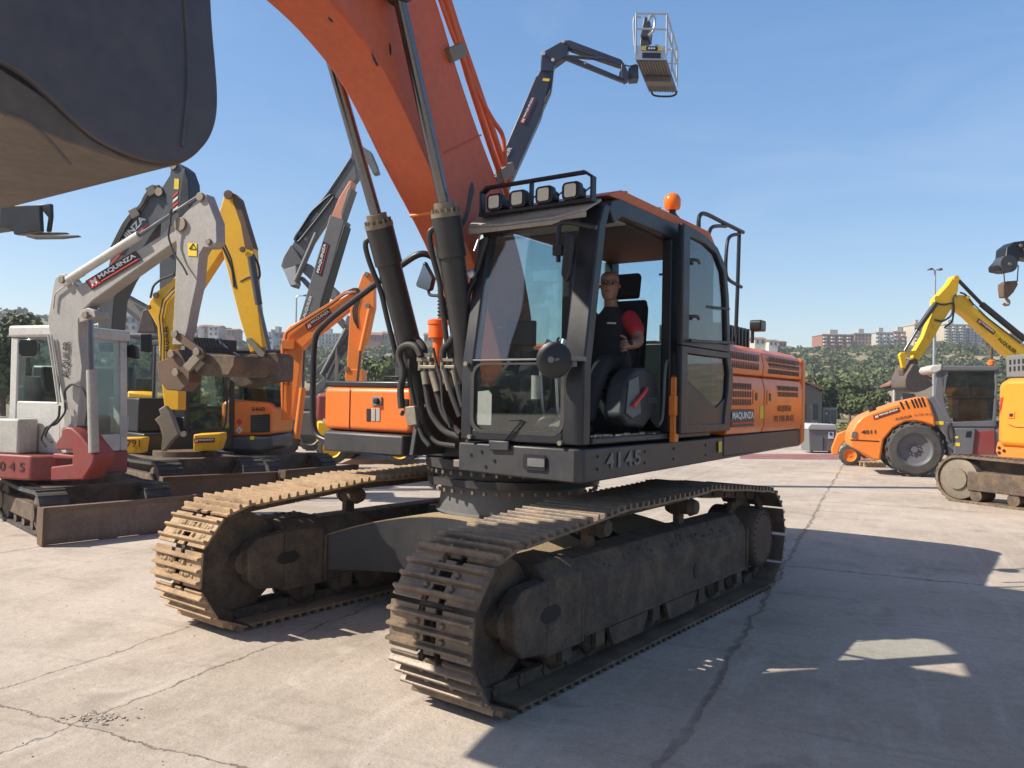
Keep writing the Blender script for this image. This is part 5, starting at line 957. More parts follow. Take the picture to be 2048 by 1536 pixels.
# ================================================================== THE OTHER MACHINES
def lf(p0, hd):                                   # local frame: x forward, y left, z up
    h = Vector((hd[0], hd[1], 0)).normalized(); l = Vector((-h.y, h.x, 0)); o = Vector((p0[0], p0[1], 0))
    return (lambda v: o + h * v.x + l * v.y + UZ * v.z), h, l
def tracks(root, c, hd, L, half, W, H, mat='rubber', pitch=.12, frame_mat='mud', disc=None):
    X, h, l = lf(c, hd); R = H / 2; a = L / 2 - R
    for s in (1, -1):
        y0, y1 = s * half - W / 2, s * half + W / 2; n = 14
        out = [(a + R * math.cos(t), R + R * math.sin(t)) for t in np.linspace(-math.pi / 2, math.pi / 2, n)] + [(0, H - .025)] + [(-a + R * math.cos(t), R + R * math.sin(t)) for t in np.linspace(math.pi / 2, 1.5 * math.pi, n)]
        r2 = R - .05; inn = [(a + r2 * math.cos(t), R + r2 * math.sin(t)) for t in np.linspace(-math.pi / 2, math.pi / 2, n)] + [(0, H - .075)] + [(-a + r2 * math.cos(t), R + r2 * math.sin(t)) for t in np.linspace(math.pi / 2, 1.5 * math.pi, n)]
        mb = MB(X); ring(mb, [(p, y0, q) for p, q in out], [(p, y0, q) for p, q in inn], (0, W, 0))
        per = 4 * a + 2 * math.pi * R; k = int(per / pitch)
        for i in range(k):
            sq = i * per / k
            if sq < 2 * a: p, q, nx_, nz_ = -a + sq, 0, 0, -1
            elif sq < 2 * a + math.pi * R: t = (sq - 2 * a) / R - math.pi / 2; nx_, nz_ = math.cos(t), math.sin(t); p, q = a + R * nx_, R + R * nz_
            elif sq < 4 * a + math.pi * R: p, q, nx_, nz_ = a - (sq - 2 * a - math.pi * R), H, 0, 1
            else: t = (sq - 4 * a - math.pi * R) / R + math.pi / 2; nx_, nz_ = math.cos(t), math.sin(t); p, q = -a + R * nx_, R + R * nz_
            if nz_ < -.99: q += .012
            if nz_ > .99: q -= .03 * (1 - abs(p) / a)
            mb.obox((p, (y0 + y1) / 2, q), (nz_ * .016, 0, -nx_ * .016), (0, W / 2, 0), (nx_ * .016, 0, nz_ * .016))
        t_ = mb.build('track', M[mat], root)
        for x, nm in ((a, 'idler'), (-a, 'sprocket')):
            mb = MB(X); mb.lathe((x, y0 + .03, R), (0, 1, 0), [(0, r2 * .72), (.02, r2 * .97), (W - .08, r2 * .97), (W - .06, r2 * .72)], 24); mb.lathe((x, y0 - .02, R), (0, 1, 0), [(0, r2 * .5), (W + .04, r2 * .5)], 16); mb.build(nm, M[disc or frame_mat], t_)
        mb = MB(X); mb.box((-a * .92, y0 + .0, R * .55), (a * .86, y1 - .0, R * 1.35)); mb.build('track_frame', M[frame_mat], t_, .02)
        for i in range(4): x = -a * .75 + i * a * .5; mb = MB(X); mb.lathe((x, y0 + .03, R * .36), (0, 1, 0), [(0, R * .26), (W - .06, R * .26)], 14); mb.build('roller', M[frame_mat], t_)
    mb = MB(X); mb.box((-L * .3, -half, R * .8), (L * .3, half, H * 1.02)); mb.lathe((0, 0, H), (0, 0, 1), [(0, half * .75), (.12, half * .75)], 24); mb.build('undercarriage', M[frame_mat], root, .01)
def blade(root, a, b, h, mat='rust'):  # dark rust default carries the shade on the blades further back
    a, b = Vector((a[0], a[1], 0)), Vector((b[0], b[1], 0)); d = (b - a).normalized(); n = Vector((d.y, -d.x, 0))
    if n.dot(-a) < 0: n = -n
    pr = [(0, 0.01), (.02, h * .25), (-.04, h * .55), (-.02, h * .85), (.05, h), (-.06, h), (-.13, h * .55), (-.09, h * .2), (-.05, .01)]
    mb = MB(); mb.prism([a + n * x + UZ * z for x, z in pr], b - a); bl_ = mb.build('dozer_blade', M[mat], root, .008)
    for e, s in ((a, 1), (b, -1)): mb = MB(); mb.prism([e + n * .07 + UZ * .012, e + n * .09 + UZ * h, e - n * .12 + UZ * h, e - n * .15 + UZ * h * .5, e - n * .1 + UZ * .012], d * -s * .025); mb.build('end_plate', M['rust'], bl_, .004)
    for t in (.3, .7): c = a.lerp(b, t); mb = MB(); mb.obox(c - n * .5 + UZ * h * .5, n * .42, d * .06, UZ * .07); mb.build('blade_arm', M['mud'], bl_, .01)
def cabin(root, p0, hd, L, W, z0, z1, col, gl='glassdark', post=.09, roofc=None, sill=.35, lean=.0, name='cab', mid=.0, seat=True):
    X, h, l = lf(p0, hd); mb = MB(X); H = z1 - z0; p = post
    def bx(a, b): mb.box(a, b)
    for x in (0, -L):
        for y in (0, W):
            xa = x if x == 0 else x + p; ya = y if y == 0 else y - p
            b0, t0 = (xa - p, ya), (xa - p - (lean if x == 0 else 0), ya)
            mb.add([(b0[0], b0[1], z0), (b0[0] + p, b0[1], z0), (b0[0] + p, b0[1] + p, z0), (b0[0], b0[1] + p, z0), (t0[0], t0[1], z1 - p), (t0[0] + p, t0[1], z1 - p), (t0[0] + p, t0[1] + p, z1 - p), (t0[0], t0[1] + p, z1 - p)], [(0, 3, 2, 1), (4, 5, 6, 7), (0, 1, 5, 4), (1, 2, 6, 5), (2, 3, 7, 6), (3, 0, 4, 7)])
    if mid: 
        for y in (0, W - p * .8): mb.box((-L * mid - p * .4, y + .002, z0), (-L * mid + p * .4, y + p * .8 - .002, z1 - p))
    mb.box((-L + p, .003, z0), (-p, p * .5, z0 + sill)); mb.box((-L + p, W - p * .5, z0), (-p, W - .003, z0 + sill * .4)); mb.box((-p * .6, p, z0), (-.003, W - p, z0 + sill * .35)); mb.box((-L + .003, p, z0), (-L + p * .6, W - p, z0 + sill * 1.5))
    cb = mb.build(name, M[col], root, .02, 2)
    mb = MB(X); mb.box((-L - .03, -.03, z1 - p + .002), (.04 - lean, W + .03, z1 + .03)); mb.build('cab_roof', M[roofc or col], cb, .04, 3)
    for nm, a, b in (('side_glass', (-L + p, .02, z0 + sill), (-p, .028, z1 - p)), ('side_glass', (-L + p, W - .03, z0 + sill * .4), (-p, W - .022, z1 - p)), ('rear_glass', (-L + .02, p, z0 + sill * 1.5), (-L + .028, W - p, z1 - p))):
        mb = MB(X); mb.box(a, b); mb.build(nm, M[gl], cb)
    mb = MB(X); mb.prism([(-.02, p, z0 + sill * .35), (-.02, W - p, z0 + sill * .35), (-.02 - lean, W - p, z1 - p), (-.02 - lean, p, z1 - p)], (-.006, 0, 0)); mb.build('windshield', M[gl], cb)
    if seat: mb = MB(X); mb.box((-L * .75, W * .3, z0 + .05), (-L * .4, W * .75, z0 + H * .32)); mb.prism([(-L * .75, W * .3, z0 + H * .3), (-L * .85, W * .3, z0 + H * .68), (-L * .78, W * .3, z0 + H * .7), (-L * .66, W * .3, z0 + H * .32)], (0, W * .45, 0)); mb.box((-L * .35, W * .1, z0 + .03), (-L * .2, W * .9, z0 + H * .3)); mb.build('driver_seat', M['seat'], cb, .03)
    return cb, X
def pl_rods(pl, segs, mat, parent, name, off=0.):
    for a, b, r in segs: prod(pl, a, b, r, off).build(name, M[mat], parent)
def ptube(pl, pts, r, mat, parent, name='hydraulic_hose', off=.03): mb = MB(); mb.tube([pl.p(x, y, off) for x, y in pts], r, 8); mb.build(name, M[mat], parent)
def qd(pl, pts, off): return [pl.p(x, y, off) for x, y in pts]
def wheel(root, c, ax, r, wd, rim, name='wheel', lugs=22, rimr=.56):
    ax = Vector(ax).normalized(); c = Vector(c); mb = MB(); mb.lathe(c - ax * wd / 2, ax, [(0, r * .62), (.01, r * .86), (wd * .12, r * .96), (wd * .5, r), (wd * .88, r * .96), (wd - .01, r * .86), (wd, r * .62), (wd - .03, r * .57), (.03, r * .57), (0, r * .62)], 40, False)
    x = ax.orthogonal().normalized(); y = ax.cross(x)
    for k in range(lugs):
        for s in (1, -1):
            t = 2 * math.pi * (k + (.5 if s > 0 else 0)) / lugs; rd = x * math.cos(t) + y * math.sin(t); tg = ax.cross(rd); mb.obox(c + rd * r * .975 + ax * s * wd * .27, (ax * .8 + tg * .5 * s).normalized() * wd * .22, tg * r * .05, rd * r * .022)
    w = mb.build(name, M['rubber'], root)
    mb = MB(); mb.lathe(c - ax * wd * .46, ax, [(wd * .02, r * .575), (0, r * .61), (-.01, r * .59), (.02, rimr * r * .92), (wd * .16, rimr * r * .86), (wd * .22, r * .3), (wd * .24, r * .0), (wd * .68, r * .0), (wd * .7, r * .3), (wd * .76, rimr * r * .86), (wd * .9, rimr * r * .92), (wd * .92 + .01, r * .59), (wd * .92, r * .61), (wd * .9, r * .575)], 32, False)
    for k in range(8): t = k * math.pi / 4; rd = x * math.cos(t) + y * math.sin(t); mb.rod(c + rd * r * .2 - ax * wd * .30, c + rd * r * .2 + ax * wd * .30, r * .03, None, 6)
    mb.lathe(c - ax * wd * .32, ax, [(0, r * .12), (wd * .64, r * .12)], 14); mb.build('rim', M[rim], w)
    return w
# ---------------------------------------------------------------- white mini excavator
A0, A1 = gp(84, 1093), gp(392, 1058)
wm_ = thing('mini_excavator', 'white and red mini excavator with white boom coloured as in shade and rusty dozer blade', 'excavator', (-6.15, 11.7, 0), 'excavators parked in the left row')
blade(wm_, A0, A1, .47, 'blade_lit'); tracks(wm_, (-6.15, 11.7), (.69, -.72), 2.3, .66, .35, .58)
hd1 = (.94, -.34); X1, h1, l1 = lf((-6.18, 10.9), hd1)
mb = MB(X1); mb.prism([(0, .1, .66), (0, 1.3, .66), (-.1, 1.42, .66), (-1.9, 1.42, .66), (-2.1, 1.0, .66), (-2.1, .2, .66), (-1.9, -.1, .66), (-.25, -.1, .66)], (0, 0, .34)); mb.build('lower_body', M['redpaint'], wm_, .03, 3)
mb = MB(X1); mb.box((-1.95, -.08, 1.002), (-1.08, .24, 1.5)); mb.box((-1.07, -.07, 1.002), (-.52, .24, 1.48)); mb.build('engine_hood', M['white2'], wm_, .03, 3)
mb = MB(X1); mb.box((-1.3, -.086, 1.08), (-1.27, -.075, 1.35)); mb.box((-1.8, -.086, 1.12), (-1.5, -.075, 1.22)); mb.build('hood_vent', M['sblack'], wm_)
cabin(wm_, (-6.18 + .34 * .26, 10.9 + .94 * .26), hd1, 1.12, 1.06, 1.0, 2.76, 'white', 'glass', .14, None, .72, .06)
pw = Pl(at(145, 890, 10.75), hd1)
bm1 = slab(pw, [(128, 858), (126, 800), (102, 690), (95, 640), (102, 600), (106, 572), (110, 556), (120, 547), (131, 548), (139, 560), (155, 572), (230, 528), (320, 472), (346, 444), (358, 441), (372, 455), (368, 474), (342, 490), (260, 548), (185, 602), (166, 621), (157, 640), (158, 680), (165, 735), (154, 852), (142, 862)], .2, 'boom', M['whitegrey'], wm_, .015)
slab(pw, Z1([(600, 1095), (640, 1080), (690, 1100), (700, 1150), (640, 1170), (580, 1190), (575, 1140)]), .24, 'ram_lug', M['whitegrey'], wm_, .01, .02)
am1 = slab(pw, [(391, 402), (395, 392), (402, 386), (412, 388), (421, 413), (433, 443), (434, 484), (424, 495), (407, 495), (399, 509), (394, 566), (383, 615), (375, 659), (366, 690), (344, 690), (350, 566), (353, 490), (348, 451), (358, 440), (377, 418), (388, 404)], .16, 'arm', M['whitegrey'], wm_, .012, .045)
pl_rods(pw, [((137, 560), (279, 470), .058)], 'white', wm_, 'arm_cylinder', .05); pl_rods(pw, [((279, 470), (400, 391), .024)], 'chrome', wm_, 'cylinder_rod', .05)
pl_rods(pw, [((181, 640), (183, 745), .035)], 'chrome', wm_, 'cylinder_rod', .12); pl_rods(pw, [((183, 740), (188, 905), .065)], 'whitegrey', wm_, 'boom_cylinder', .12)
pins(pw, (((362, 449), .09), ((402, 394), .055), ((418, 484), .04), ((125, 560), .05), ((172, 630), .05), ((134, 863), .07)), 'fit', wm_, .05)
ptube(pw, Z1([(1250, 480), (1240, 380), (1260, 350), (1230, 560), (1270, 680), (1340, 780), (1370, 840)]), .012, 'hose', wm_, 'hydraulic_hose', .12); ptube(pw, Z1([(390, 1090), (400, 980), (460, 930), (620, 840)]), .012, 'white', wm_, 'hydraulic_pipe', .03); ptube(pw, Z2([(315, 100), (345, 300), (380, 550)]), .013, 'white', wm_, 'hydraulic_pipe', .04); ptube(pw, Z2([(335, 100), (362, 300), (395, 540)]), .013, 'white', wm_, 'hydraulic_pipe', .04)
ptube(pw, Z2([(425, 520), (420, 460), (470, 415), (540, 440), (580, 540), (555, 690)]), .016, 'hose', wm_, 'hydraulic_hose', .1); ptube(pw, Z2([(390, 560), (385, 640), (320, 700), (290, 760), (340, 800)]), .016, 'hose', wm_, 'hydraulic_hose', .08); ptube(pw, Z2([(425, 540), (430, 600), (370, 680), (300, 700), (265, 780), (300, 830)]), .014, 'hose', wm_, 'hydraulic_hose', .06)
slab(pw, Z2([(405, 715), (430, 700), (465, 703), (520, 750), (575, 820), (622, 880), (605, 945), (540, 1046), (330, 1052), (330, 960), (470, 943), (470, 908), (340, 905), (345, 870), (475, 885), (470, 848), (360, 850), (360, 805), (395, 760)]), .34, 'swing_bracket', M['redpaint'], wm_, .02, .12)
logo(*qd(pw, Z1([(672, 950), (1040, 730), (625, 885)]), .01), bm1); lettering('ALQUILER', *qd(pw, Z2([(460, 378), (470, 140), (405, 375)]), .006), M['stencil'], bm1, .01)
panel(*qd(pw, Z1([(1375, 700), (1440, 705), (1375, 605)]), .05), M['syellow'], am1, .003, 'warning_sticker')
mb = MB(); tri = qd(pw, Z1([(1385, 650), (1435, 652), (1412, 612)]), .058); mb.tube(tri + [tri[0]], .006, 6, 0); mb.build('warning_symbol', M['stencil'], am1)
slab(pw, Z2([(1020, 275), (1090, 250), (1110, 200), (1160, 190), (1240, 330), (1235, 410), (1180, 465), (1080, 455), (1040, 390)]), .22, 'quick_hitch', M['rust'], wm_, .012, .07)
slab(pw, Z2([(1135, 100), (1165, 85), (1320, 190), (1335, 225), (1305, 240), (1150, 130)]), .05, 'bucket_link', M['rust'], wm_, .006, .1); slab(pw, Z2([(1195, 300), (1280, 205), (1320, 200), (1325, 235), (1230, 340)]), .05, 'bucket_link', M['fit'], wm_, .006, .1)
pins(pw, (((351, 668), .05), ((395, 704), .05), ((344, 708), .05), ((353, 745), .05)), 'fit', wm_, .1, 'link_pin')
slab(pw, Z2([(1225, 250), (1300, 212), (1345, 222), (1540, 232), (1532, 300), (1495, 365), (1390, 368), (1240, 358)]), .75, 'bucket', M['mud'], wm_, .02, .0)
for q in ([(36, 686), (40, 678), (70, 678), (76, 686), (76, 708), (70, 714), (44, 714), (37, 708)],): slab(Pl(at(56, 690, 10.6), (1, -.2)), q, .04, 'wing_mirror', M['mirror'], wm_, .008)
pq = Pl(at(260, 700, 12.2), (1, -.2)); slab(pq, [(249, 692), (262, 688), (271, 694), (273, 718), (252, 715), (248, 704)], .08, 'wing_mirror', M['black'], wm_, .012)
lettering('A590 4 5', *[X1(Vector(q)) for q in ((-1.2, -.103, .78), (-.35, -.103, .78), (-1.2, -.103, .9))], M['stencil'], wm_, .0); panel(*[X1(Vector(q)) for q in ((.004, .55, .8), (.004, .75, .8), (.004, .55, .95))], M['syellow'], wm_, .003, 'warning_sticker')
mb = MB(X1); mb.tube([(.02, 1.24, 1.2), (.03, 1.27, 1.3), (.03, 1.27, 1.5)], .012); mb.build('cab_handle', M['white'], wm_)
# ---------------------------------------------------------------- yellow excavator
ye = thing('midi_excavator', 'yellow excavator with long raised boom and black ribbed hood', 'excavator', (-6.2, 15.2, 0), 'excavators parked in the left row')
blade(ye, (-5.65, 13.2), (-4.14, 14.4), .5); tracks(ye, (-6.1, 15.2), (.69, -.72), 2.7, .75, .42, .68)
hd2 = (.72, -.69); X2, h2, l2 = lf((-6.75, 14.9), hd2)
mb = MB(X2); mb.prism([(0, 0, .75), (0, 1.75, .75), (-2.0, 1.75, .75), (-2.3, 1.3, .75), (-2.3, .3, .75), (-2.0, 0, .75)], (0, 0, .35)); mb.box((-1.9, .05, 1.102), (-.4, .55, 1.75)); mb.build('lower_body', M['black'], ye, .03)
cabin(ye, (-6.75 + .69 * .78, 14.9 + .72 * .78), hd2, 1.6, 1.0, 1.05, 2.9, 'black', 'glass', .09, None, .35, .05)
py_ = Pl(at(340, 820, 14.2), (.97, -.1))
by = slab(py_, Z1([(1170, 1480), (1150, 1220), (1075, 1085), (1095, 1030), (1140, 965), (1250, 890), (1450, 650), (1590, 450), (1615, 520), (1628, 600), (1625, 660), (1430, 960), (1390, 1140), (1290, 1290), (1240, 1480)]) + Z2([(1170, 470), (1168, 590), (1075, 585), (1062, 470)]), .26, 'boom', M['yellow'], ye, .015)
ay = slab(py_, Z1([(1640, 255), (1655, 235), (1678, 228), (1705, 240), (1740, 272), (1790, 430), (1855, 640), (1870, 900), (1900, 1180), (1925, 1370), (1830, 1410), (1750, 1150), (1680, 880), (1610, 600), (1588, 430)]), .2, 'arm', M['yellow'], ye, .015, .04)
slab(py_, Z1([(1705, 240), (1745, 278), (1790, 430), (1855, 645), (1835, 660), (1790, 640), (1760, 470), (1700, 300)]), .215, 'arm_back_plate', M['rust'], ye, .006, .05)
pl_rods(py_, [(Z1([(1835, 710)])[0], Z1([(1893, 1055)])[0], .062)], 'darkgrey', ye, 'bucket_cylinder', .09); pl_rods(py_, [(Z1([(1893, 1050)])[0], Z1([(1972, 1390)])[0], .033)], 'chrome', ye, 'cylinder_rod', .09)
ptube(py_, Z1([(1850, 690), (1890, 760), (1905, 850), (1880, 880), (1830, 850), (1760, 890)]), .02, 'hose', ye); ptube(py_, Z1([(1610, 600), (1660, 700), (1700, 800), (1715, 930)]), .025, 'hose', ye); ptube(py_, Z1([(1630, 590), (1690, 720), (1730, 940)]), .02, 'hose', ye); ptube(py_, Z1([(1100, 1010), (1120, 920), (1180, 870), (1260, 845), (1275, 830)]), .02, 'hose', ye)
ptube(py_, Z1([(1270, 930), (1190, 1020), (1165, 1150), (1180, 1300), (1175, 1470)]), .012, 'darkgrey', ye, 'hydraulic_pipe'); ptube(py_, Z1([(1278, 960), (1210, 1040), (1188, 1150), (1200, 1300), (1200, 1470)]), .012, 'darkgrey', ye, 'hydraulic_pipe')
pins(py_, ((Z1([(1672, 255)])[0], .08), (Z1([(1775, 655)])[0], .05), (Z1([(1142, 990)])[0], .05), (Z1([(1090, 1078)])[0], .04)), 'rust', ye, .07)
slab(py_, Z1([(1800, 1300), (1830, 1300), (1935, 1410), (1925, 1440), (1900, 1440), (1800, 1325)]), .06, 'bucket_link', M['fit'], ye, .006, .12)
slab(py_, Z2([(1540, 260), (1565, 235), (1600, 250), (1640, 220), (1690, 225), (1690, 300), (1640, 380), (1600, 372), (1560, 320)]), .3, 'quick_hitch', M['rust'], ye, .012, .1)
slab(py_, Z2([(1500, 385), (1535, 340), (1620, 330), (1740, 300), (1690, 215), (1800, 212), (1825, 238), (1820, 395), (1740, 402), (1620, 430), (1570, 440)]), .7, 'bucket', M['mud'], ye, .02, .02)
lettering('ALQUILER', *qd(py_, Z1([(1240, 1405), (1237, 1215), (1205, 1405)]), .006), M['stencil'], by, .01)
pf = Pl(at(340, 850, 13.7), (.97, -.1)); slab(pf, Z2([(1010, 650), (1050, 620), (1035, 585), (1075, 560), (1110, 600), (1165, 745), (1120, 790), (1070, 858), (1052, 858), (1060, 760), (1040, 690)]), .12, 'swing_bracket', M['fit'], ye, .012); pin(pf, (368, 868), .05, mb := MB(), .02); mb.build('pivot_pin', M['fit'], ye)
ph = Pl(at(410, 690, 14.4), (.95, .2)); slab(ph, Z2([(1205, 205), (1205, 125), (1240, 112), (1400, 118), (1440, 155), (1535, 222)]), .9, 'ribbed_hood', M['black'], ye, .03)
for k in range(12): x = 1215 + k * 20; slab(ph, Z2([(x, 118), (x + 9, 118), (x + 30, 180), (x + 21, 180)]), .03, 'hood_rib', M['darkgrey'], ye, .003, .02)
slab(ph, Z2([(916, 90), (990, 92), (992, 200), (975, 214), (918, 205)]), .05, 'wing_mirror', M['black'], ye, .012, .3); slab(ph, Z2([(1487, 150), (1500, 145), (1545, 150), (1545, 205), (1490, 215)]), .05, 'wing_mirror', M['black'], ye, .012, .1)
pb = Pl(at(415, 880, 14.6), (.95, .1)); slab(pb, Z2([(1265, 748), (1440, 740), (1440, 780), (1415, 855), (1262, 855)]), .5, 'battery_box', M['yellow'], ye, .02); logo(*qd(pb, Z2([(1270, 805), (1405, 800), (1268, 775)]), .004), ye)
mb = MB(); mb.tube([pb.p(*q, .1) for q in Z2([(1455, 370), (1470, 480), (1488, 520), (1475, 690), (1445, 718)])], .018); mb.build('grab_rail', M['black'], ye)
# ---------------------------------------------------------------- yellow loader behind (number 791)
lo = thing('wheel_loader', 'yellow and black machine with wide windscreen between the white cab and the yellow boom', 'loader', (at(300, 900, 18.5).x, 18.5, 0)); plo = Pl(at(300, 850, 17.6), (1, 0.05))
slab(plo, Z2([(830, 545), (1060, 550), (1040, 900), (820, 900)]), 2.0, 'body', M['black'], lo, .05); slab(plo, Z2([(828, 548), (828, 462), (900, 470), (1060, 492), (1060, 552)]), 1.9, 'bonnet', M['yellow'], lo, .05, .04)
pnb = Pl(at(270, 890, 13.5), (1, .05)); slab(pnb, Z2([(760, 770), (935, 768), (920, 868), (760, 872)]), .3, 'number_panel', M['yellow'], ye, .02); lettering('791', *qd(pnb, Z2([(828, 830), (915, 825), (828, 785)]), .005), M['stencil'], ye, .01)
cabin(lo, (at(262, 700, 18.6).x, 18.3), (.05, -1), 1.6, 1.15, 1.75, 3.15, 'liftgrey', 'glass', .07, None, .1)
for x in (225, 330): c = at(x, 900, 18.9); wheel(lo, (c.x, 18.6, .62), (1, 0, 0), .62, .45, 'yellow')
# ---------------------------------------------------------------- dark grey excavator
dg_ = thing('excavator', 'dark grey excavator with folded boom and red and white stripes on its arm', 'excavator', (at(200, 800, 21).x, 21, 0)); pd = Pl(at(280, 600, 19.5), (.95, -.2))
bd = slab(pd, Z1([(720, 1400), (715, 1200), (720, 1080), (830, 620), (1060, 290), (1110, 215), (1165, 185), (1215, 205), (1250, 280), (1240, 360), (1100, 560), (900, 880), (835, 1020), (805, 1400)]), .5, 'boom', M['darkgrey'], dg_, .02)
ad = slab(pd, Z1([(1250, 45), (1265, 22), (1290, 15), (1345, 55), (1380, 150), (1388, 370), (1300, 640), (1270, 950), (1165, 950), (1165, 640), (1180, 430), (1225, 330), (1190, 190), (1240, 110)]), .45, 'arm', M['darkgrey'], dg_, .02, .06)
slab(pd, Z1([(1345, 55), (1380, 150), (1388, 370), (1310, 610), (1300, 380), (1330, 150)]), .47, 'arm_back', M['black'], dg_, .02, .07)
lettering('MAQUINZA', *qd(pd, Z1([(800, 740), (1075, 440), (760, 700)]), .006), M['swhite'], bd, .03); panel(*qd(pd, Z1([(815, 765), (1085, 470), (808, 758)]), .004), M['redsq'], bd, .003, 'logo_line')
panel(*qd(pd, Z1([(1272, 212), (1306, 216), (1276, 135)]), .065), M['syellow'], ad, .003, 'warning_sticker')
for k in range(4): y = 225 + k * 36; mb = MB(); mb.prism(qd(pd, Z1([(1266, y + 30), (1300, y), (1300, y + 20), (1262, y + 52)]), .07), -pd.n * .004); mb.build('stripe', M['redsq' if k % 2 == 0 else 'swhite'], ad)
for o in (0, 14, 30): ptube(pd, Z1([(815 + o, 640), (900 + o, 470), (960 + o, 390), (1030 + o * .6, 330), (1060 + o * .6, 260), (1110 + o, 195 + o * .5), (1165, 190 + o)]), .03, 'hose', dg_, 'hydraulic_hose', .05)
for q in ((985, 390), (1110, 225), (1240, 650)): mb = MB(); mb.obox(pd.p(*Z1([q])[0], .06), (.09, 0, .05), (0, .05, 0), (-.05, 0, .09)); mb.build('hose_clamp', M['fit'], dg_)
pins(pd, ((Z1([(1268, 40)])[0], .1), (Z1([(1165, 235)])[0], .1)), 'fit', dg_, .07)
x0 = at(60, 800, 21).x; mb = MB(); mb.box((x0, 21, 1), (x0 + 2.6, 23.6, 2.5)); mb.build('body', M['darkgrey'], dg_, .08); tracks(dg_, (x0 + 1.4, 22.3), (.7, -.7), 3.6, 1.1, .6, .9)
gy = thing('excavator', 'pale grey excavator boom and clean bucket behind the white cab', 'excavator', (at(280, 800, 23).x, 24, 0)); pg = Pl(at(270, 620, 23), (1, 0)); slab(pg, Z1([(830, 980), (860, 950), (900, 985), (1085, 1085), (1060, 1150), (1010, 1180), (900, 1090), (835, 1080)]), .35, 'boom', M['whitegrey'], gy, .02); slab(pg, Z1([(1000, 1262), (1040, 1100), (1075, 1085), (1100, 1100), (1145, 1262)]), .9, 'bucket', M['bucketwear'], gy, .03, .2); pl_rods(pg, [(Z1([(880, 965)])[0], Z1([(1080, 1075)])[0], .05)], 'chrome', gy, 'cylinder_rod', .1); pl_rods(pg, [(Z1([(835, 1000)])[0], Z1([(850, 1260)])[0], .06)], 'chrome', gy, 'cylinder_rod', .1)
x0 = at(170, 800, 24).x; mb = MB(); mb.box((x0, 24, .9), (x0 + 2.0, 26, 2.2)); mb.build('body', M['whitegrey'], gy, .08); tracks(gy, (x0 + 1.0, 25), (.7, -.7), 3.0, .9, .5, .8)
# ---------------------------------------------------------------- telehandler forks, upper left
th = thing('telehandler', 'black telehandler carriage raised high with two forks below the bucket', 'telehandler', (-19, 19, 0)); pt = Pl(at(60, 450, 18.5), (1, -.1))
slab(pt, Z1([(-500, 560), (-500, 330), (0, 300), (120, 330), (100, 520), (0, 490)]), .5, 'boom', M['black'], th, .03); slab(pt, Z1([(0, 330), (290, 330), (300, 520), (100, 545), (90, 500), (0, 495)]), .12, 'carriage', M['black'], th, .02, .5)
slab(pt, Z1([(330, 320), (372, 318), (375, 410), (360, 520), (335, 525), (350, 420), (290, 350), (250, 350), (250, 325)]), .1, 'carriage_frame', M['black'], th, .02, .3)
slab(pt, Z1([(95, 520), (110, 545), (240, 552), (480, 538), (485, 530), (250, 528), (150, 520)]), .12, 'fork', M['bucketwear'], th, .006, .3); slab(pt, Z1([(190, 545), (190, 562), (240, 575), (440, 572), (565, 558), (570, 550), (330, 552)]), .12, 'fork', M['bucketwear'], th, .006, .95)
mb = MB(); mb.box((-21, 18, .6), (-17, 20, 2.2)); mb.rod((-19, 18.9, 2.0), pt.p(-130, 440, -.2), .25); mb.build('chassis', M['black'], th, .05)
for x in (-20.3, -17.7): wheel(th, (x, 18.0, .6), (0, 1, 0), .6, .4, 'yellow')
# ---------------------------------------------------------------- orange mini excavator 3460
om = thing('mini_excavator', 'orange mini excavator with bent orange boom, rear grille and stencilled number', 'excavator', (-5.2, 16.9, 0), 'excavators parked in the left row')
blade(om, (-4.25, 15.2), (-3.2, 16.7), .45); tracks(om, (-5.2, 16.9), (.86, -.5), 2.5, .72, .4, .62); po = Pl(at(500, 850, 16.2), (1, -.02))
slab(po, Z3([(140, 1330), (150, 1090), (200, 1068), (480, 1092), (512, 1130), (512, 1318), (360, 1325)]), 1.5, 'rear_cover', M['orange2'], om, .09); slab(po, Z3([(130, 1330), (512, 1326), (515, 1425), (440, 1450), (150, 1440)]), 1.5, 'counterweight', M['darkgrey'], om, .07, .02)
mb = MB(); mb.prism(qd(po, Z3([(362, 1180), (500, 1172), (500, 1300), (362, 1305)]), .003), po.n * .01); mb.build('grille_frame', M['sblack'], om)
for k in range(8): y = 1190 + k * 14; mb = MB(); mb.prism(qd(po, Z3([(368, y), (494, y - 6), (494, y - 1), (368, y + 5)]), .014), po.n * .012); mb.build('grille_bar', M['darkgrey'], om)
lettering('5460', *qd(po, Z3([(370, 1152), (465, 1150), (368, 1124)]), .004), M['stencil'], om, .02)
for c, mt_ in (((281, 1228), 'redsq'), ((281, 1287), 'swhite')): mb = MB(); mb.prism(qd(po, Z3([(c[0] - 25, c[1]), (c[0], c[1] + 26), (c[0] + 25, c[1]), (c[0], c[1] - 26)]), .006), -po.n * .004); mb.build('hazard_diamond', M[mt_], om)
lettering('L', *qd(po, Z3([(274, 1294), (290, 1294), (274, 1278)]), .007), M['stencil'], om, .02); panel(*qd(po, Z3([(180, 1272), (230, 1275), (182, 1238)]), .003), M['syellow'], om, .003, 'warning_sticker'); panel(*qd(po, Z3([(358, 1355), (388, 1355), (358, 1330)]), .023), M['syellow'], om, .003, 'warning_sticker')
p = po.p(*Z3([(560, 1060)])[0]); cabin(om, (p.x, p.y + .35), (1, -.02), 1.25, 1.0, 1.6, 2.75, 'black', 'glass', .07, None, .1)
pbm = Pl(at(600, 850, 15.9), (.97, -.1))
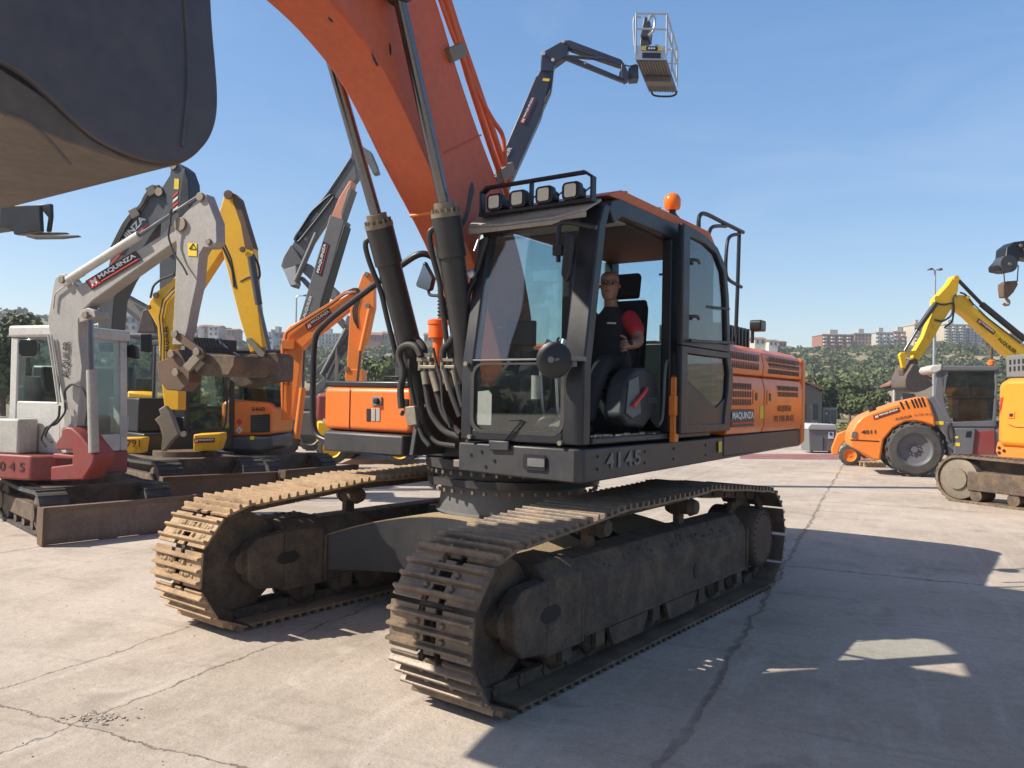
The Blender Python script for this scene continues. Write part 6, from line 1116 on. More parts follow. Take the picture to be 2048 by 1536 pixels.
bo2 = slab(pbm, Z3([(580, 1215), (575, 1000), (575, 700), (600, 590), (640, 545), (700, 510), (1050, 320), (1095, 290), (1150, 292), (1115, 385), (860, 590), (775, 650), (732, 700), (725, 760), (690, 1000), (655, 1215)]), .22, 'boom', M['orange2'], om, .012)
slab(pbm, Z3([(1160, 172), (1175, 158), (1192, 155), (1228, 165), (1245, 200), (1245, 410), (1225, 500), (1200, 620), (1150, 730), (1112, 965), (1045, 965), (1050, 800), (1065, 560), (1072, 420), (1120, 290)]), .17, 'arm', M['orange2'], om, .012, .03)
slab(pbm, Z3([(1035, 850), (1160, 855), (1166, 965), (1040, 970)]), .3, 'linkage', M['orange2'], om, .012, .05); pl_rods(pbm, [(Z3([(748, 715)])[0], Z3([(735, 990)])[0], .028)], 'chrome', om, 'cylinder_rod', .05); pl_rods(pbm, [(Z3([(735, 985)])[0], Z3([(690, 1345)])[0], .065)], 'orange2', om, 'boom_cylinder', .08); pl_rods(pbm, [(Z3([(1215, 420)])[0], Z3([(1150, 720)])[0], .05)], 'orange2', om, 'bucket_cylinder', .12); pl_rods(pbm, [(Z3([(1150, 700)])[0], Z3([(1125, 940)])[0], .025)], 'chrome', om, 'cylinder_rod', .12)
for o in range(3): ptube(pbm, Z3([(590, 1150), (585 + o * 8, 700), (610 + o * 6, 590), (700, 520 + o * 9), (940, 370 + o * 10), (1040, 290 + o * 12), (1110, 290 + o * 10)]), .012, 'orange2' if o < 2 else 'hose', om, 'hydraulic_pipe')
for o in range(3): ptube(pbm, Z3([(1060 + o * 14, 290), (1110 + o * 10, 270), (1130 + o * 8, 330), (1090 + o * 14, 430), (1100 + o * 12, 500), (1130, 560)]), .014, 'hose', om)
pins(pbm, [(Z3([c])[0], .05) for c in ((1190, 175), (1197, 398), (1048, 850))], 'fit', om, .04); mb = MB(); mb.obox(pbm.p(*Z3([(632, 676)])[0], .05), (.12, 0, 0), (0, .06, 0), (0, 0, .09)); mb.build('boom_lamp', M['orange2'], om, .006)
logo(*qd(pbm, Z3([(772, 578), (945, 462), (748, 530)]), .004), bo2); lettering('ALQUILER', *qd(pbm, Z3([(618, 968), (622, 810), (598, 966)]), .006), M['stencil'], bo2, .01); lettering('93 778 78 63', *qd(pbm, Z3([(640, 966), (644, 812), (626, 966)]), .006), M['stencil'], bo2, .01)
# ---------------------------------------------------------------- red and yellow telehandler behind the tool box
rt = thing('telehandler', 'red and yellow machine on yellow wheels behind the orange tool box', 'telehandler', (-3.8, 22.3, 0))
a, b = at(632, 800, 22).x, at(880, 800, 22).x; mb = MB(); mb.box((a, 22, 1.15), (b, 23.8, 1.9)); mb.build('body', M['redpaint'], rt, .1, 3); mb = MB(); mb.box((a + .05, 21.9, .55), (b, 23.8, 1.148)); mb.build('chassis', M['yellow2'], rt, .06)
mb = MB(); mb.prism([(at(722, 760, 22).x, 22.2, 1.95), (at(762, 760, 22).x, 22.2, 2.05), (b, 22.2, 2.25), (b, 22.2, 1.92)], (0, 1, 0)); mb.build('boom', M['yellow2'], rt, .03)
for x in (665, 800):
    c = at(x, 905, 21.8)
    for y in (21.85, 23.7): wheel(rt, (c.x, y, .42), (0, 1, 0), .42, .3, 'yellow2')
pr_ = Pl((a, 21.89, 1), (1, 0))
for x, mt_ in ((648, 'swhite'), (658, 'redsq')): mb = MB(); mb.prism([pr_.p(x - 5, 842), pr_.p(x, 848), pr_.p(x + 5, 842), pr_.p(x, 836)], pr_.n * .006); mb.build('hazard_diamond', M[mt_], rt)
# ---------------------------------------------------------------- two grey boom lifts
lt = thing('boom_lift', 'dark grey telescopic boom lift with faded orange inner boom section', 'boom lift', (at(600, 800, 24).x, 24, 0)); pl_ = Pl(at(640, 500, 24), (1, -.15))
bl1 = slab(pl_, A6([(60, 1480), (105, 1320), (210, 960), (285, 710), (368, 742), (350, 800), (215, 1290), (160, 1480)]), .55, 'boom', M['liftgrey'], lt, .02); slab(pl_, A6([(365, 765), (372, 770), (280, 1080), (215, 1300), (230, 1200)]), .5, 'boom_edge', M['black'], lt, .01, .05)
slab(pl_, A6([(292, 715), (332, 620), (395, 515), (412, 520), (352, 740)]), .4, 'inner_boom', M['pink'], lt, .02, -.08); slab(pl_, A6([(352, 735), (412, 560), (385, 560), (345, 700)]), .45, 'boom_guard', M['liftgrey'], lt, .02, -.06)
logo(*qd(pl_, A6([(235, 1060), (282, 880), (200, 1040)]), .006), bl1, True, False); lettering('ALQUILER', *qd(pl_, A6([(145, 1298), (186, 1175), (128, 1290)]), .006), M['swhite'], bl1, .02)
x0 = at(590, 800, 24).x; mb = MB(); mb.box((x0 - .8, 24, .6), (x0 + 2.2, 25.8, 1.35)); mb.box((x0 - .6, 24.4, 1.352), (x0 + .8, 25.6, 1.8)); mb.build('chassis', M['liftgrey'], lt, .06)
for x in (x0 - .3, x0 + 1.7): wheel(lt, (x, 24.0, .45), (0, 1, 0), .45, .3, 'liftgrey')
lg = thing('boom_lift', 'grey articulated boom lift with black folded upper arm and cross links', 'boom lift', (at(690, 800, 27).x, 27, 0)); pa = Pl(at(640, 500, 26.4), (1, -.1))
slab(pa, A6([(85, 850), (270, 580), (400, 380), (408, 345), (420, 400), (438, 500), (370, 590), (230, 790), (100, 990), (60, 970), (60, 900)]), .35, 'upper_boom', M['liftgrey'], lg, .015); slab(pa, A6([(75, 850), (85, 825), (270, 580), (400, 385), (410, 395), (285, 590), (110, 835), (90, 870)]), .38, 'boom_rail', M['black'], lg, .01, .03)
ptube(pa, A6([(110, 800), (180, 690), (290, 590), (310, 600), (300, 620), (120, 850), (95, 870), (85, 850), (100, 820)]), .035, 'sblack', lg, 'hydraulic_hose', .06); lettering('MAQUINZA', *qd(pa, A6([(165, 765), (222, 705), (155, 755)]), .01), M['swhite'], lg, .02)
slab(pa, A6([(5, 1000), (20, 950), (60, 880), (100, 930), (130, 980), (90, 1000), (95, 1100), (85, 1125), (60, 1118), (25, 1040)]), .4, 'knuckle', M['liftgrey'], lg, .02, .08); slab(pa, A6([(10, 1005), (25, 1020), (90, 1000), (92, 1108), (62, 1112), (30, 1050)]), .3, 'knuckle_plate', M['lid'], lg, .015, .12)
slab(pa, A6([(130, 975), (165, 990), (330, 1150), (320, 1185), (290, 1190), (130, 1040)]), .3, 'lower_link', M['plastic'], lg, .02, .05); slab(pa, A6([(105, 1070), (125, 1060), (390, 1345), (385, 1385), (365, 1370)]), .25, 'tower_link', M['liftgrey'], lg, .015); pl_rods(pa, [(A6([(210, 815)])[0], A6([(90, 1090)])[0], .09)], 'liftgrey', lg, 'lift_cylinder', .1)
slab(pa, A6([(380, 1280), (400, 1290), (385, 1480), (340, 1536), (345, 1400)]), .5, 'tower', M['plastic'], lg, .02); pl_rods(pa, [(A6([(380, 1360)])[0], A6([(240, 1620)])[0], .09), (A6([(330, 1500)])[0], A6([(270, 1640)])[0], .07)], 'liftgrey', lg, 'tower_link', .1)
slab(pa, Z3([(770, 900), (1020, 660), (1045, 690), (780, 930)]), .2, 'lower_boom', M['liftgrey'], lg, .015, .1); slab(pa, Z3([(790, 1000), (990, 810), (1040, 830), (830, 1040)]), .3, 'lower_boom', M['liftgrey'], lg, .015, .15); lettering('ALQUILER', *qd(pa, Z3([(922, 768), (985, 708), (912, 756)]), .11), M['swhite'], lg, .01)
slab(pa, Z3([(965, 740), (975, 690), (990, 800), (985, 930), (960, 940)]), .2, 'tower_plate', M['fit'], lg, .01, .2)
slab(pa, A6([(408, 345), (440, 330), (470, 320), (515, 350), (545, 420), (560, 470), (530, 480), (500, 420), (470, 400), (430, 400)]), .3, 'basket_mount', M['liftgrey'], lg, .02)
x0 = at(690, 800, 27).x; mb = MB(); mb.box((x0 - 1.4, 26.6, .5), (x0 + 1.6, 28.4, 1.4)); mb.build('chassis', M['liftgrey'], lg, .06)
for x in (x0 - 1, x0 + 1.1): wheel(lg, (x, 26.6, .45), (0, 1, 0), .45, .3, 'liftgrey')
# ---------------------------------------------------------------- navy boom lift with basket
nl = thing('boom_lift', 'navy boom lift holding an empty silver basket high in the sky', 'boom lift', (at(990, 800, 17.5).x, 17.8, 0)); pn = Pl(at(1100, 300, 17), (1, -.06))
bn = slab(pn, Z8([(-60, 1760), (120, 1300), (430, 580), (460, 590), (540, 620), (470, 880), (240, 1390), (80, 1760)]), .32, 'boom', M['navy'], nl, .02); slab(pn, Z8([(540, 600), (558, 615), (545, 690), (460, 880), (420, 970), (240, 1395), (225, 1370), (470, 790)]), .3, 'boom_edge', M['black'], nl, .015, -.02)
slab(pn, Z8([(440, 585), (455, 545), (565, 545), (560, 600), (530, 625)]), .26, 'inner_boom', M['navy'], nl, .015, -.02); slab(pn, Z8([(465, 545), (466, 420), (475, 400), (490, 393), (600, 330), (650, 305), (690, 312), (690, 350), (660, 430), (575, 490), (560, 545)]), .3, 'knuckle', M['navy'], nl, .02, .02)
slab(pn, Z8([(655, 308), (690, 306), (1085, 455), (1112, 492), (1095, 505), (1055, 495), (700, 375), (670, 345)]), .2, 'jib', M['navy'], nl, .015, .04); slab(pn, Z8([(640, 415), (660, 412), (1105, 600), (1108, 622), (1085, 618), (650, 445)]), .14, 'jib_link', M['navy'], nl, .012, .0); pl_rods(pn, [(Z8([(650, 432)])[0], Z8([(960, 455)])[0], .035)], 'navy', nl, 'jib_cylinder', .1)
slab(pn, Z8([(1085, 490), (1112, 492), (1135, 545), (1145, 600), (1110, 620), (1085, 560)]), .24, 'jib_head', M['navy'], nl, .012, .05); slab(pn, Z8([(1140, 520), (1200, 490), (1215, 500), (1220, 600), (1150, 605)]), .3, 'basket_mount', M['navy'], nl, .015, .02)
ptube(pn, Z8([(1120, 500), (1080, 540), (1070, 590), (1100, 610)]), .015, 'hose', nl); ptube(pn, Z8([(1110, 500), (1150, 510), (1200, 495)]), .015, 'hose', nl); ptube(pn, Z8([(540, 690), (535, 720), (500, 760), (505, 790)]), .02, 'hose', nl)
pins(pn, [(Z8([c])[0], r) for c, r in (((488, 412), .04), ((640, 320), .035), ((560, 462), .035), ((808, 482), .03))], 'lid', nl, .03)
logo(*qd(pn, Z8([(338, 958), (435, 748), (302, 945)]), .006), bn, False); lettering('ALQUILER', *qd(pn, Z8([(115, 1390), (253, 1138), (85, 1375)]), .006), M['swhite'], bn, .02); panel(*qd(pn, Z8([(480, 620), (530, 625), (485, 600)]), .004), M['syellow'], bn, .003, 'warning_sticker')
bk0, bk1 = at(*Z8([(1195, 430)])[0], 16.2), at(*Z8([(1432, 400)])[0], 16.2); zf = (bk0.z + bk1.z) / 2; wx = (bk1 - bk0); wx.z = 0; wl_ = wx.length; wx.normalize(); dx = Vector((.33, 1, 0)).normalized(); b0 = Vector((bk0.x, bk0.y, 0))
XB = lambda v: b0 + wx * v.x + dx * v.y + UZ * (zf + v.z)
Lb = 1.75; mb = MB(XB); r = .02; hB = .82
for x, y in ((0, 0), (wl_, 0), (wl_, Lb), (wl_, Lb * .5), (0, Lb)): mb.rod((x, y, 0), (x, y, hB), r)
for z in (hB * .62, hB): mb.rod((0, 0, z), (wl_, 0, z), r); mb.rod((wl_, 0, z), (wl_, Lb, z), r); mb.rod((0, Lb, z), (wl_, Lb, z), r)
mb.rod((wl_, Lb, .1), (wl_, Lb * .5, .1), r)
bsk = mb.build('basket', M['alu'], nl); mb = MB(XB); mb.box((0, 0, -.12), (wl_, Lb, -.08))
for k in range(11): x = .03 + k * (wl_ - .06) / 10; mb.box((x - .012, .02, -.15), (x + .012, Lb - .02, -.121))
mb.box((wl_ * .1, Lb * .45, -.26), (wl_ * 1.0, Lb * .6, -.151)); mb.build('basket_floor', M['liftgrey'], bsk)
mb = MB(XB); mb.box((0, -.012, -.12), (wl_, -.002, .16)); mb.build('kick_plate', M['alu'], bsk); mb = MB(XB); mb.box((wl_ * .22, -.02, -.09), (wl_ * .82, -.0125, .02)); mb.build('kick_slot', M['sblack'], bsk)
mb = MB(XB); mb.box((wl_ * .2, -.024, .06), (wl_ * .82, -.0125, .15)); mb.build('stripe_board', M['sblack'], bsk)
for k in range(2):
    for s in (1, -1): cx = wl_ * (.51 + s * (.2 + k * .07)); mb = MB(XB); mb.prism([(cx, -.026, .062), (cx + .03, -.026, .062), (cx + .03 + s * .025, -.026, .105), (cx + .03, -.026, .148), (cx, -.026, .148), (cx + s * .025, -.026, .105)], (0, .003, 0)); mb.build('chevron', M['syellow'], bsk)
lettering('+++', *[XB(Vector(q)) for q in ((wl_ * .40, -.026, .08), (wl_ * .64, -.026, .08), (wl_ * .40, -.026, .13))], M['swhite'], bsk, .03)
mb = MB(XB); mb.box((.0, Lb * .25, .15), (.16, Lb * .8, .5)); mb.prism([(.02, Lb * .2, .5), (.2, Lb * .2, .5), (.22, Lb * .2, .85), (.1, Lb * .2, .95)], (0, Lb * .25, 0)); mb.build('control_box', M['darkgrey'], bsk, .03)
mb = MB(XB); mb.tube([(.2, .3, .5), (.32, .3, .6), (.34, .3, .85), (.26, .3, .95), (.2, .3, .8)], .025); mb.build('guard_loop', M['alu'], bsk); mb = MB(XB); mb.tube([(.2, .8, .2), (.36, .8, .3), (.38, .8, .45), (.3, .8, .52), (.22, .8, .42)], .025); mb.build('guard_loop', M['alu'], bsk); mb = MB(XB); mb.tube([(-.04, .1, .2), (-.08, .1, .75), (-.02, .1, .8), (.08, .1, .78)], .02); mb.build('guard_loop', M['alu'], bsk)
mb = MB(XB); mb.tube([(wl_ * .1, Lb, -.1), (wl_ * .12, Lb + .02, -.19), (wl_ * .3, Lb + .03, -.22), (wl_ * .8, Lb + .03, -.22), (wl_ * .98, Lb + .02, -.17), (wl_, Lb, -.1)], .022); mb.build('bumper_bar', M['black'], bsk)
x0 = at(960, 800, 17.5).x; mb = MB(); mb.box((x0 - 1.0, 17.2, .5), (x0 + 1.2, 19, 1.3)); mb.box((x0 - .6, 17.3, 1.302), (x0 + .5, 18.8, 1.7)); mb.build('chassis', M['navy'], nl, .06)
for x in (x0 - .6, x0 + .8): wheel(nl, (x, 17.2, .45), (0, 1, 0), .45, .3, 'liftgrey')
# ---------------------------------------------------------------- single drum roller
ro = thing('road_roller', 'orange and grey single drum roller with big grey tyre and glazed cab', 'roller', (10.9, 21.3, 0)); pr = Pl(gp(1838, 955) + Vector((0, 0, .5)), (-.95, .30)); nz_ = pr.n
hood = slab(pr, Z7([(255, 1078), (262, 1035), (285, 990), (320, 955), (370, 932), (520, 880), (650, 852), (672, 900), (692, 960), (696, 1010), (640, 990), (590, 980), (540, 983), (480, 1015), (430, 1075), (412, 1180), (380, 1180), (330, 1150), (262, 1110)]), 1.5, 'engine_hood', M['orange2'], ro, .05, -.12)
slab(pr, Z7([(258, 1072), (405, 1080), (404, 1085), (258, 1077)]), .02, 'hood_seam', M['sblack'], ro, 0, -.112)
for x in (508, 535, 565, 582, 600, 618): slab(pr, Z7([(x, 880 - (x - 508) * .2), (x + 10, 878 - (x - 508) * .2), (x + 28, 916 - (x - 508) * .12), (x + 20, 920 - (x - 508) * .12)]), .02, 'hood_vent', M['sblack'], ro, 0, -.112)
slab(pr, Z7([(262, 1060), (268, 1032), (290, 1032), (290, 1065)]), .06, 'tail_light', M['liftgrey'], ro, .01, -.09)
logo(*qd(pr, Z7([(380, 972), (512, 930), (374, 950)]), -.115), hood); lettering('ALQUILER', *qd(pr, Z7([(488, 976), (574, 960), (486, 962)]), -.115), M['stencil'], hood, .01); lettering('93 778 78 63', *qd(pr, Z7([(584, 954), (676, 946), (583, 943)]), -.115), M['faint'], hood, .0); lettering('4011', *qd(pr, Z7([(314, 1045), (388, 1043), (314, 1025)]), -.115), M['stencil'], hood, .02)
wc = pr.p(*Z7([(590, 1130)])[0], -.05); wheel(ro, (wc.x - nz_.x * .3, wc.y - nz_.y * .3, .71), nz_, .71, .6, 'rollgrey', 'rear_tyre', 18, .6); wheel(ro, (wc.x - nz_.x * 1.9, wc.y - nz_.y * 1.9, .71), nz_, .71, .6, 'rollgrey', 'rear_tyre', 18, .6)
slab(pr, Z7([(650, 855), (690, 850), (770, 1000), (1000, 1010), (1000, 1160), (860, 1160), (760, 1160), (750, 1060), (695, 1000)]), 1.4, 'mid_frame', M['rollgrey'], ro, .03, -.2)
slab(pr, Z7([(785, 1015), (900, 1015), (885, 1155), (790, 1155)]), .1, 'step_cover', M['rollgrey'], ro, .02, -.1); slab(pr, Z7([(882, 1030), (1000, 1025), (1000, 1170), (880, 1150)]), .9, 'lower_red_frame', M['redpaint'], ro, .02, -.16)
pc = pr.shift(-.18); mb = MB()
for poly in ([(690, 855), (700, 720), (735, 700), (745, 720), (735, 850), (755, 930), (790, 1000), (770, 1005)], [(715, 722), (760, 705), (745, 830), (735, 845)], [(995, 720), (1020, 720), (1012, 800), (1005, 1000), (985, 1000), (1000, 800)], [(745, 985), (1000, 975), (1000, 1008), (770, 1008)]): mb.prism(qd(pc, Z7(poly), 0), -pc.n * .12); mb.prism(qd(pc, Z7(poly), -1.28), -pc.n * .12)
cbr = mb.build('cab', M['rollgrey'], ro, .015); mb = MB(); mb.prism(qd(pc, Z7([(665, 712), (690, 692), (1020, 698), (1026, 712), (1000, 722), (690, 722)]), .05), -pc.n * 1.5); mb.build('cab_roof', M['rollgrey'], cbr, .03); mb = MB(); mb.prism(qd(pc, Z7([(660, 712), (672, 692), (730, 688), (725, 718), (690, 735), (668, 728)]), .07), -pc.n * 1.54); mb.build('roof_corner', M['white'], cbr, .03)
for o in (-.02, -1.38): mb = MB(); mb.prism(qd(pc, Z7([(742, 825), (760, 722), (1000, 722), (1003, 985), (790, 990)]), o), -pc.n * .008); mb.build('side_glass', M['glassdark'], cbr)
mb = MB(); mb.prism(qd(pc, Z7([(855, 725), (866, 725), (870, 850), (860, 850)]), .0), -pc.n * .05); mb.prism(qd(pc, Z7([(1000, 850), (1000, 858), (760, 858), (760, 850)]), .0), -pc.n * .03); mb.build('window_bar', M['sblack'], cbr)
slab(pc, Z7([(800, 860), (900, 870), (930, 960), (800, 985)]), .5, 'driver_seat', M['seat'], ro, .04, -.4); mb = MB(); mb.tube(qd(pc, Z7([(760, 780), (768, 800), (760, 830)]), -.4), .03); mb.build('steering_wheel', M['sblack'], ro)
mb = MB(); c = pc.p(*Z7([(978, 692)])[0], -.3); mb.lathe(c, UZ, [(0, .08), (.1, .08), (.14, .04)], 14); mb.build('beacon', M['amber'], ro)
for q in ([(693, 995), (735, 998), (735, 978), (695, 975)],): panel(*qd(pr, Z7([(693, 995), (735, 998), (693, 977)]), -.195), M['syellow'], ro, .003, 'warning_sticker'); panel(*qd(pr, Z7([(797, 1106), (819, 1108), (797, 1088)]), -.095), M['syellow'], ro, .003, 'warning_sticker'); panel(*qd(pr, Z7([(793, 1066), (811, 1067), (793, 1056)]), -.095), M['syellow'], ro, .003, 'warning_sticker')
slab(pr, Z7([(848, 1062), (852, 1030), (880, 1030), (876, 1062)]), .03, 'handle_plate', M['sblack'], ro, .01, -.09); mb = MB(); mb.tube(qd(pr, Z7([(760, 1000), (755, 1050), (775, 1090)]), -.1), .03); mb.tube(qd(pr, Z7([(770, 990), (785, 1040), (780, 1080)]), -.1), .03); mb.build('hydraulic_hose', M['hose'], ro)
c = pr.p(*Z7([(1120, 1130)])[0], -.2); mb = MB(); mb.lathe(Vector((c.x, c.y, .75)), -nz_, [(0, .6), (.02, .75), (1.7, .75), (1.72, .6)], 40); mb.build('drum', M['fit'], ro)
mb = MB(); mb.lathe(pr.p(*Z7([(372, 935)])[0], -.5), UZ, [(0, .09), (.12, .09), (.16, .05)], 12); mb.build('filler_cap', M['sblack'], ro)
# small trailer wheel unit behind the roller bonnet
tr_ = thing('trailer', 'small orange towed unit with one little wheel left of the roller', 'trailer', gp(1700, 932)); ptr = Pl(gp(1700, 931), (-.95, .3))
slab(ptr, Z7([(165, 1150), (162, 1120), (190, 1045), (225, 1030), (262, 1022), (262, 1080), (225, 1085), (205, 1110), (195, 1150)]), .25, 'drawbar', M['orange2'], tr_, .02, -.1); slab(ptr, Z7([(250, 1110), (330, 1125), (375, 1160), (330, 1172), (300, 1150), (255, 1130)]), .2, 'axle_arm', M['orange2'], tr_, .02, -.2)
c = ptr.p(*Z7([(255, 1160)])[0], 0); wheel(tr_, (c.x, c.y, .31), ptr.n, .31, .2, 'orange2', 'wheel', 14, .62)
mb = MB(); mb.rod(Vector((c.x, c.y, .31)), Vector((c.x, c.y, .31)) - ptr.n * .8, .05); mb.build('axle', M['rust'], tr_)
# waste container and pallet
a, b = at(1616, 900, 30).x, at(1673, 900, 30).x; bn_ = thing('waste_container', 'grey plastic waste container with pale rounded lid beside the counterweight', 'container', ((a + b) / 2, 30, 0))
mb = MB(); mb.prism([(a + .06, 30, .08), (b - .1, 30, .08), (b, 30, .86), (a, 30, .86)], (0, .9, 0)); mb.build('body', M['plastic'], bn_, .03); mb = MB(); mb.prism([(a - .03, 29.96, .862), (b + .03, 29.96, .862), (b + .03, 29.96, .96), (b - .05, 29.96, 1.08), (a + .08, 29.96, 1.1), (a - .03, 29.96, 1.0)], (0, .98, 0)); mb.build('lid', M['lid'], bn_, .05, 4)
mb = MB(); [mb.rod((x, 30.1, .08), (x + .05, 30.1, .08), .08) for x in (a + .15, b - .25)]; mb.build('castor', M['sblack'], bn_); panel((b - .32, 29.99, .55), (b - .12, 29.985, .55), (b - .32, 29.99, .8), M['swhite'], bn_, .004, 'sticker'); mb = MB(); mb.prism([(b - .22 + .06 * math.cos(t), 29.975, .72 + .06 * math.sin(t)) for t in np.linspace(0, 6.283, 14, False)], (0, .003, 0)); mb.build('sticker_emblem', flat('sticker_navy', (.02, .06, .25), .5), bn_); mb = MB(); mb.box((a + .55, 29.985, .1), (a + .57, 29.999, .6)); mb.build('seam', M['sblack'], bn_)
c = gp(1752, 935); pw_ = thing('pallet', 'small wooden pallet lying under the roller bonnet', 'pallet', c)
for k in range(3): mb = MB(); mb.box((c.x - .32, c.y + .05 + k * .28, .02), (c.x + .32, c.y + .14 + k * .28, .13)); mb.build('bearer', M['wood'], pw_)
for k in range(5): mb = MB(); mb.box((c.x - .34 + k * .14, c.y, .132), (c.x - .24 + k * .14, c.y + .8, .155)); mb.build('board', M['wood'], pw_)
# ---------------------------------------------------------------- orange excavator at the right edge
re = thing('tracked_excavator', 'yellowish orange excavator cut off by the right edge of the photo', 'excavator', (10.53, 15.2, 0)); c = gp(1930, 1000)
tracks(re, (10.53, 15.2), (-.46, .89), 3.8, 1.0, .5, .92, 'shoe_dark', .11, 'mud', 'fit'); pm = Pl((8.73 + .1, 16.05, 0), (.46, -.89))
slab(pm, Z7([(1005, 1090), (1012, 800), (1025, 775), (1060, 760), (1500, 745), (1500, 1140), (1030, 1110)]), 1.9, 'body', M['orange3'], re, .1, -.1); bd_ = bpy.data.objects[-1] if False else None
slab(pm, Z7([(1010, 1085), (1450, 1090), (1450, 1185), (1020, 1175), (1000, 1130)]), 1.8, 'lower_frame', M['orange2'], re, .02, -.16)
slab(pm, Z7([(1020, 940), (1025, 860), (1040, 855), (1030, 900)]), .02, 'tail_light', M['redsq'], re, .005, -.085); slab(pm, Z7([(1065, 965), (1065, 930), (1098, 930), (1098, 965)]), .02, 'latch', M['orange2'], re, .006, -.085); mb = MB(); mb.prism(qd(pm, Z7([(1073, 955), (1073, 940), (1090, 940), (1090, 955)]), -.084), pm.n * .006); mb.build('latch_handle', M['sblack'], re)
mb = MB(); mb.tube(qd(pm, Z7([(1068, 995), (1100, 1010), (1300, 1012)]), -.096), .008, 6); mb.build('panel_seam', M['rust'], re)
for x, y in ((1020, 1115), (1020, 1140), (1045, 1130)): mb = MB(); c = pm.p(*Z7([(x, y)])[0], -.155); mb.rod(c, c + pm.n * .01, .03); mb.build('frame_hole', M['sblack'], re)
pgr = pm.shift(-.6); mb = MB(); mb.prism(qd(pgr, Z7([(1055, 755), (1055, 645), (1300, 615), (1300, 750)]), 0), -pgr.n * .5); gd = mb.build('engine_guard', M['plastic'], re, .02)
for i in range(7):
    for j in range(2): x, y = 1072 + i * 22, 665 + j * 35 - i * 2; mb = MB(); mb.prism(qd(pgr, Z7([(x, y), (x + 9, y), (x + 9, y + 24), (x, y + 24)]), .002), pgr.n * .006); mb.build('guard_slot', M['sblack'], gd)
# ---------------------------------------------------------------- yellow excavator arm at the right
yr = thing('excavator', 'yellow excavator boom and bucket reaching in over the roller from the right', 'excavator', (17.5, 27, 0)); pyr = Pl(at(1900, 640, 26.5), (1, .05))
br = slab(pyr, Z7([(785, 385), (790, 355), (815, 332), (850, 335), (885, 385), (940, 430), (1150, 600), (1420, 830), (1420, 960), (1150, 690), (1060, 632), (860, 440), (805, 400)]), .4, 'boom', M['yellow2'], yr, .015)
slab(pyr, Z7([(700, 345), (760, 280), (785, 240), (800, 233), (815, 243), (810, 310), (780, 395), (720, 490), (690, 545), (625, 650), (605, 665), (588, 655), (592, 620), (640, 540), (690, 400), (690, 360)]), .3, 'arm', M['yellow2'], yr, .015, .05)
pl_rods(pyr, [(Z7([(695, 375)])[0], Z7([(600, 510)])[0], .085)], 'cyl', yr, 'bucket_cylinder', .1); pl_rods(pyr, [(Z7([(600, 512)])[0], Z7([(535, 620)])[0], .05)], 'chrome', yr, 'cylinder_rod', .1); pl_rods(pyr, [(Z7([(812, 258)])[0], Z7([(935, 385)])[0], .06)], 'cyl', yr, 'cylinder_rod', -.1); pl_rods(pyr, [(Z7([(930, 380)])[0], Z7([(1150, 560)])[0], .1)], 'cyl', yr, 'arm_cylinder', -.1)
slab(pyr, Z7([(510, 640), (518, 628), (625, 612), (632, 628), (540, 650), (545, 690), (540, 710), (525, 705)]), .12, 'bucket_link', M['yellow2'], yr, .01, .08); slab(pyr, Z7([(525, 715), (560, 690), (570, 665), (600, 660), (608, 690), (580, 700), (555, 740), (530, 745)]), .3, 'quick_hitch', M['rust'], yr, .015, .06)
slab(pyr, Z7([(537, 770), (545, 740), (580, 685), (600, 690), (640, 735), (685, 795), (640, 820), (600, 832), (560, 825), (540, 805)]), .9, 'bucket', M['bucketwear'], yr, .03, .2)
for P in ([(690, 370), (730, 385), (790, 370), (775, 440), (730, 470), (690, 460)], [(800, 330), (780, 345), (790, 400), (780, 470), (740, 500)], [(820, 320), (850, 330), (890, 385)]): ptube(pyr, Z7(P), .03, 'hose', yr, 'hydraulic_hose', .08)
ptube(pyr, Z7([(890, 380), (960, 450), (1130, 580)]), .02, 'hose', yr, 'hydraulic_pipe'); pins(pyr, [(Z7([c])[0], r) for c, r in (((800, 248), .1), ((700, 350), .09), ((668, 545), .06), ((690, 500), .06), ((860, 345), .06))], 'yellow2', yr, .08)
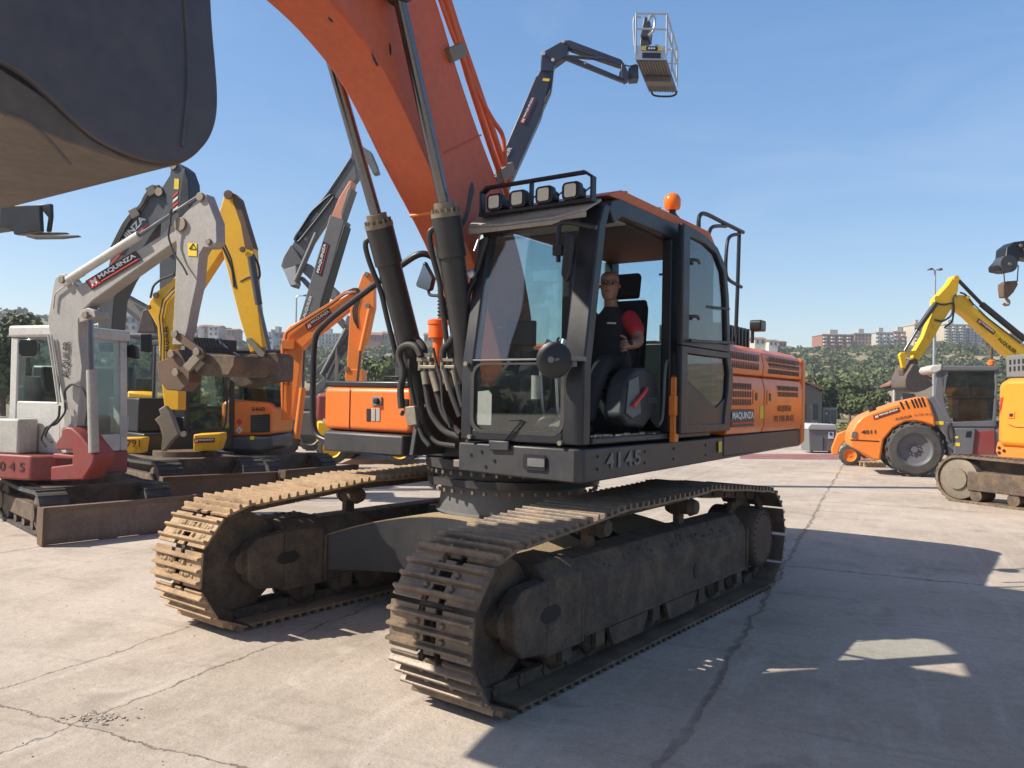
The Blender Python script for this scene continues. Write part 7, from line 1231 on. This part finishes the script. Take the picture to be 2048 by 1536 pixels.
logo(*qd(pyr, Z7([(985, 538), (1000, 515), (905, 478)]), .004) if False else qd(pyr, Z7([(903, 470), (990, 538), (915, 452)]), .004), br); lettering('ALQUILER', *qd(pyr, Z7([(1008, 565), (1100, 640), (1020, 545)]), .006), M['stencil'], br, .02)
x0 = at(2150, 800, 27).x; mb = MB(); mb.box((x0, 26, 1.1), (x0 + 3, 28.5, 2.6)); mb.build('body', M['yellow2'], yr, .1); tracks(yr, (x0 + 1.4, 27.2), (1, 0), 3.8, 1.1, .6, .95, 'shoe_dark')
# ---------------------------------------------------------------- crane jib with hook
cr = thing('crane', 'black crane jib head with hanging hook block at the right edge', 'crane', (17, 19, 0)); pk = Pl(at(2030, 540, 18.5), (1, 0.05))
slab(pk, Z7([(1022, 205), (1018, 180), (1055, 140), (1060, 90), (1100, 60), (1200, 48), (1500, 40), (1500, 130), (1200, 150), (1130, 140), (1105, 190), (1070, 215)]), .4, 'jib', M['black'], cr, .02); mb = MB(); c = pk.p(*Z7([(1072, 172)])[0], .05); mb.lathe(c - pk.n * .3, pk.n, [(0, .2), (.3, .2)], 20); mb.build('sheave', M['darkgrey'], cr); pins(pk, [(Z7([c_])[0], .04) for c_ in ((1074, 175), (1130, 80), (1150, 100))], 'fit', cr, .05, 'jib_pin')
for a_, b_ in (((1042, 200), (1048, 270)), ((1118, 180), (1112, 265))): prod(pk, Z7([a_])[0], Z7([b_])[0], .012).build('rope', M['sblack'], cr)
slab(pk, Z7([(1040, 300), (1040, 275), (1060, 262), (1112, 258), (1118, 280), (1095, 320), (1070, 345), (1045, 345)]), .2, 'hook_block', M['rust'], cr, .02); mb = MB(); mb.tube([pk.p(*q, -.08) for q in Z7([(1055, 340), (1058, 355), (1070, 365), (1068, 382), (1050, 384), (1040, 374)])], .035); mb.build('hook', M['wood'], cr)
mb = MB(); mb.rod(pk.p(2180, 500), (18.5, 18.8, .9), .25); mb.box((16.5, 18, .5), (20.5, 20, 1.4)); mb.build('chassis', M['black'], cr, .05)
for x in (17.2, 19.8): wheel(cr, (x, 18, .5), (0, 1, 0), .5, .35, 'liftgrey')
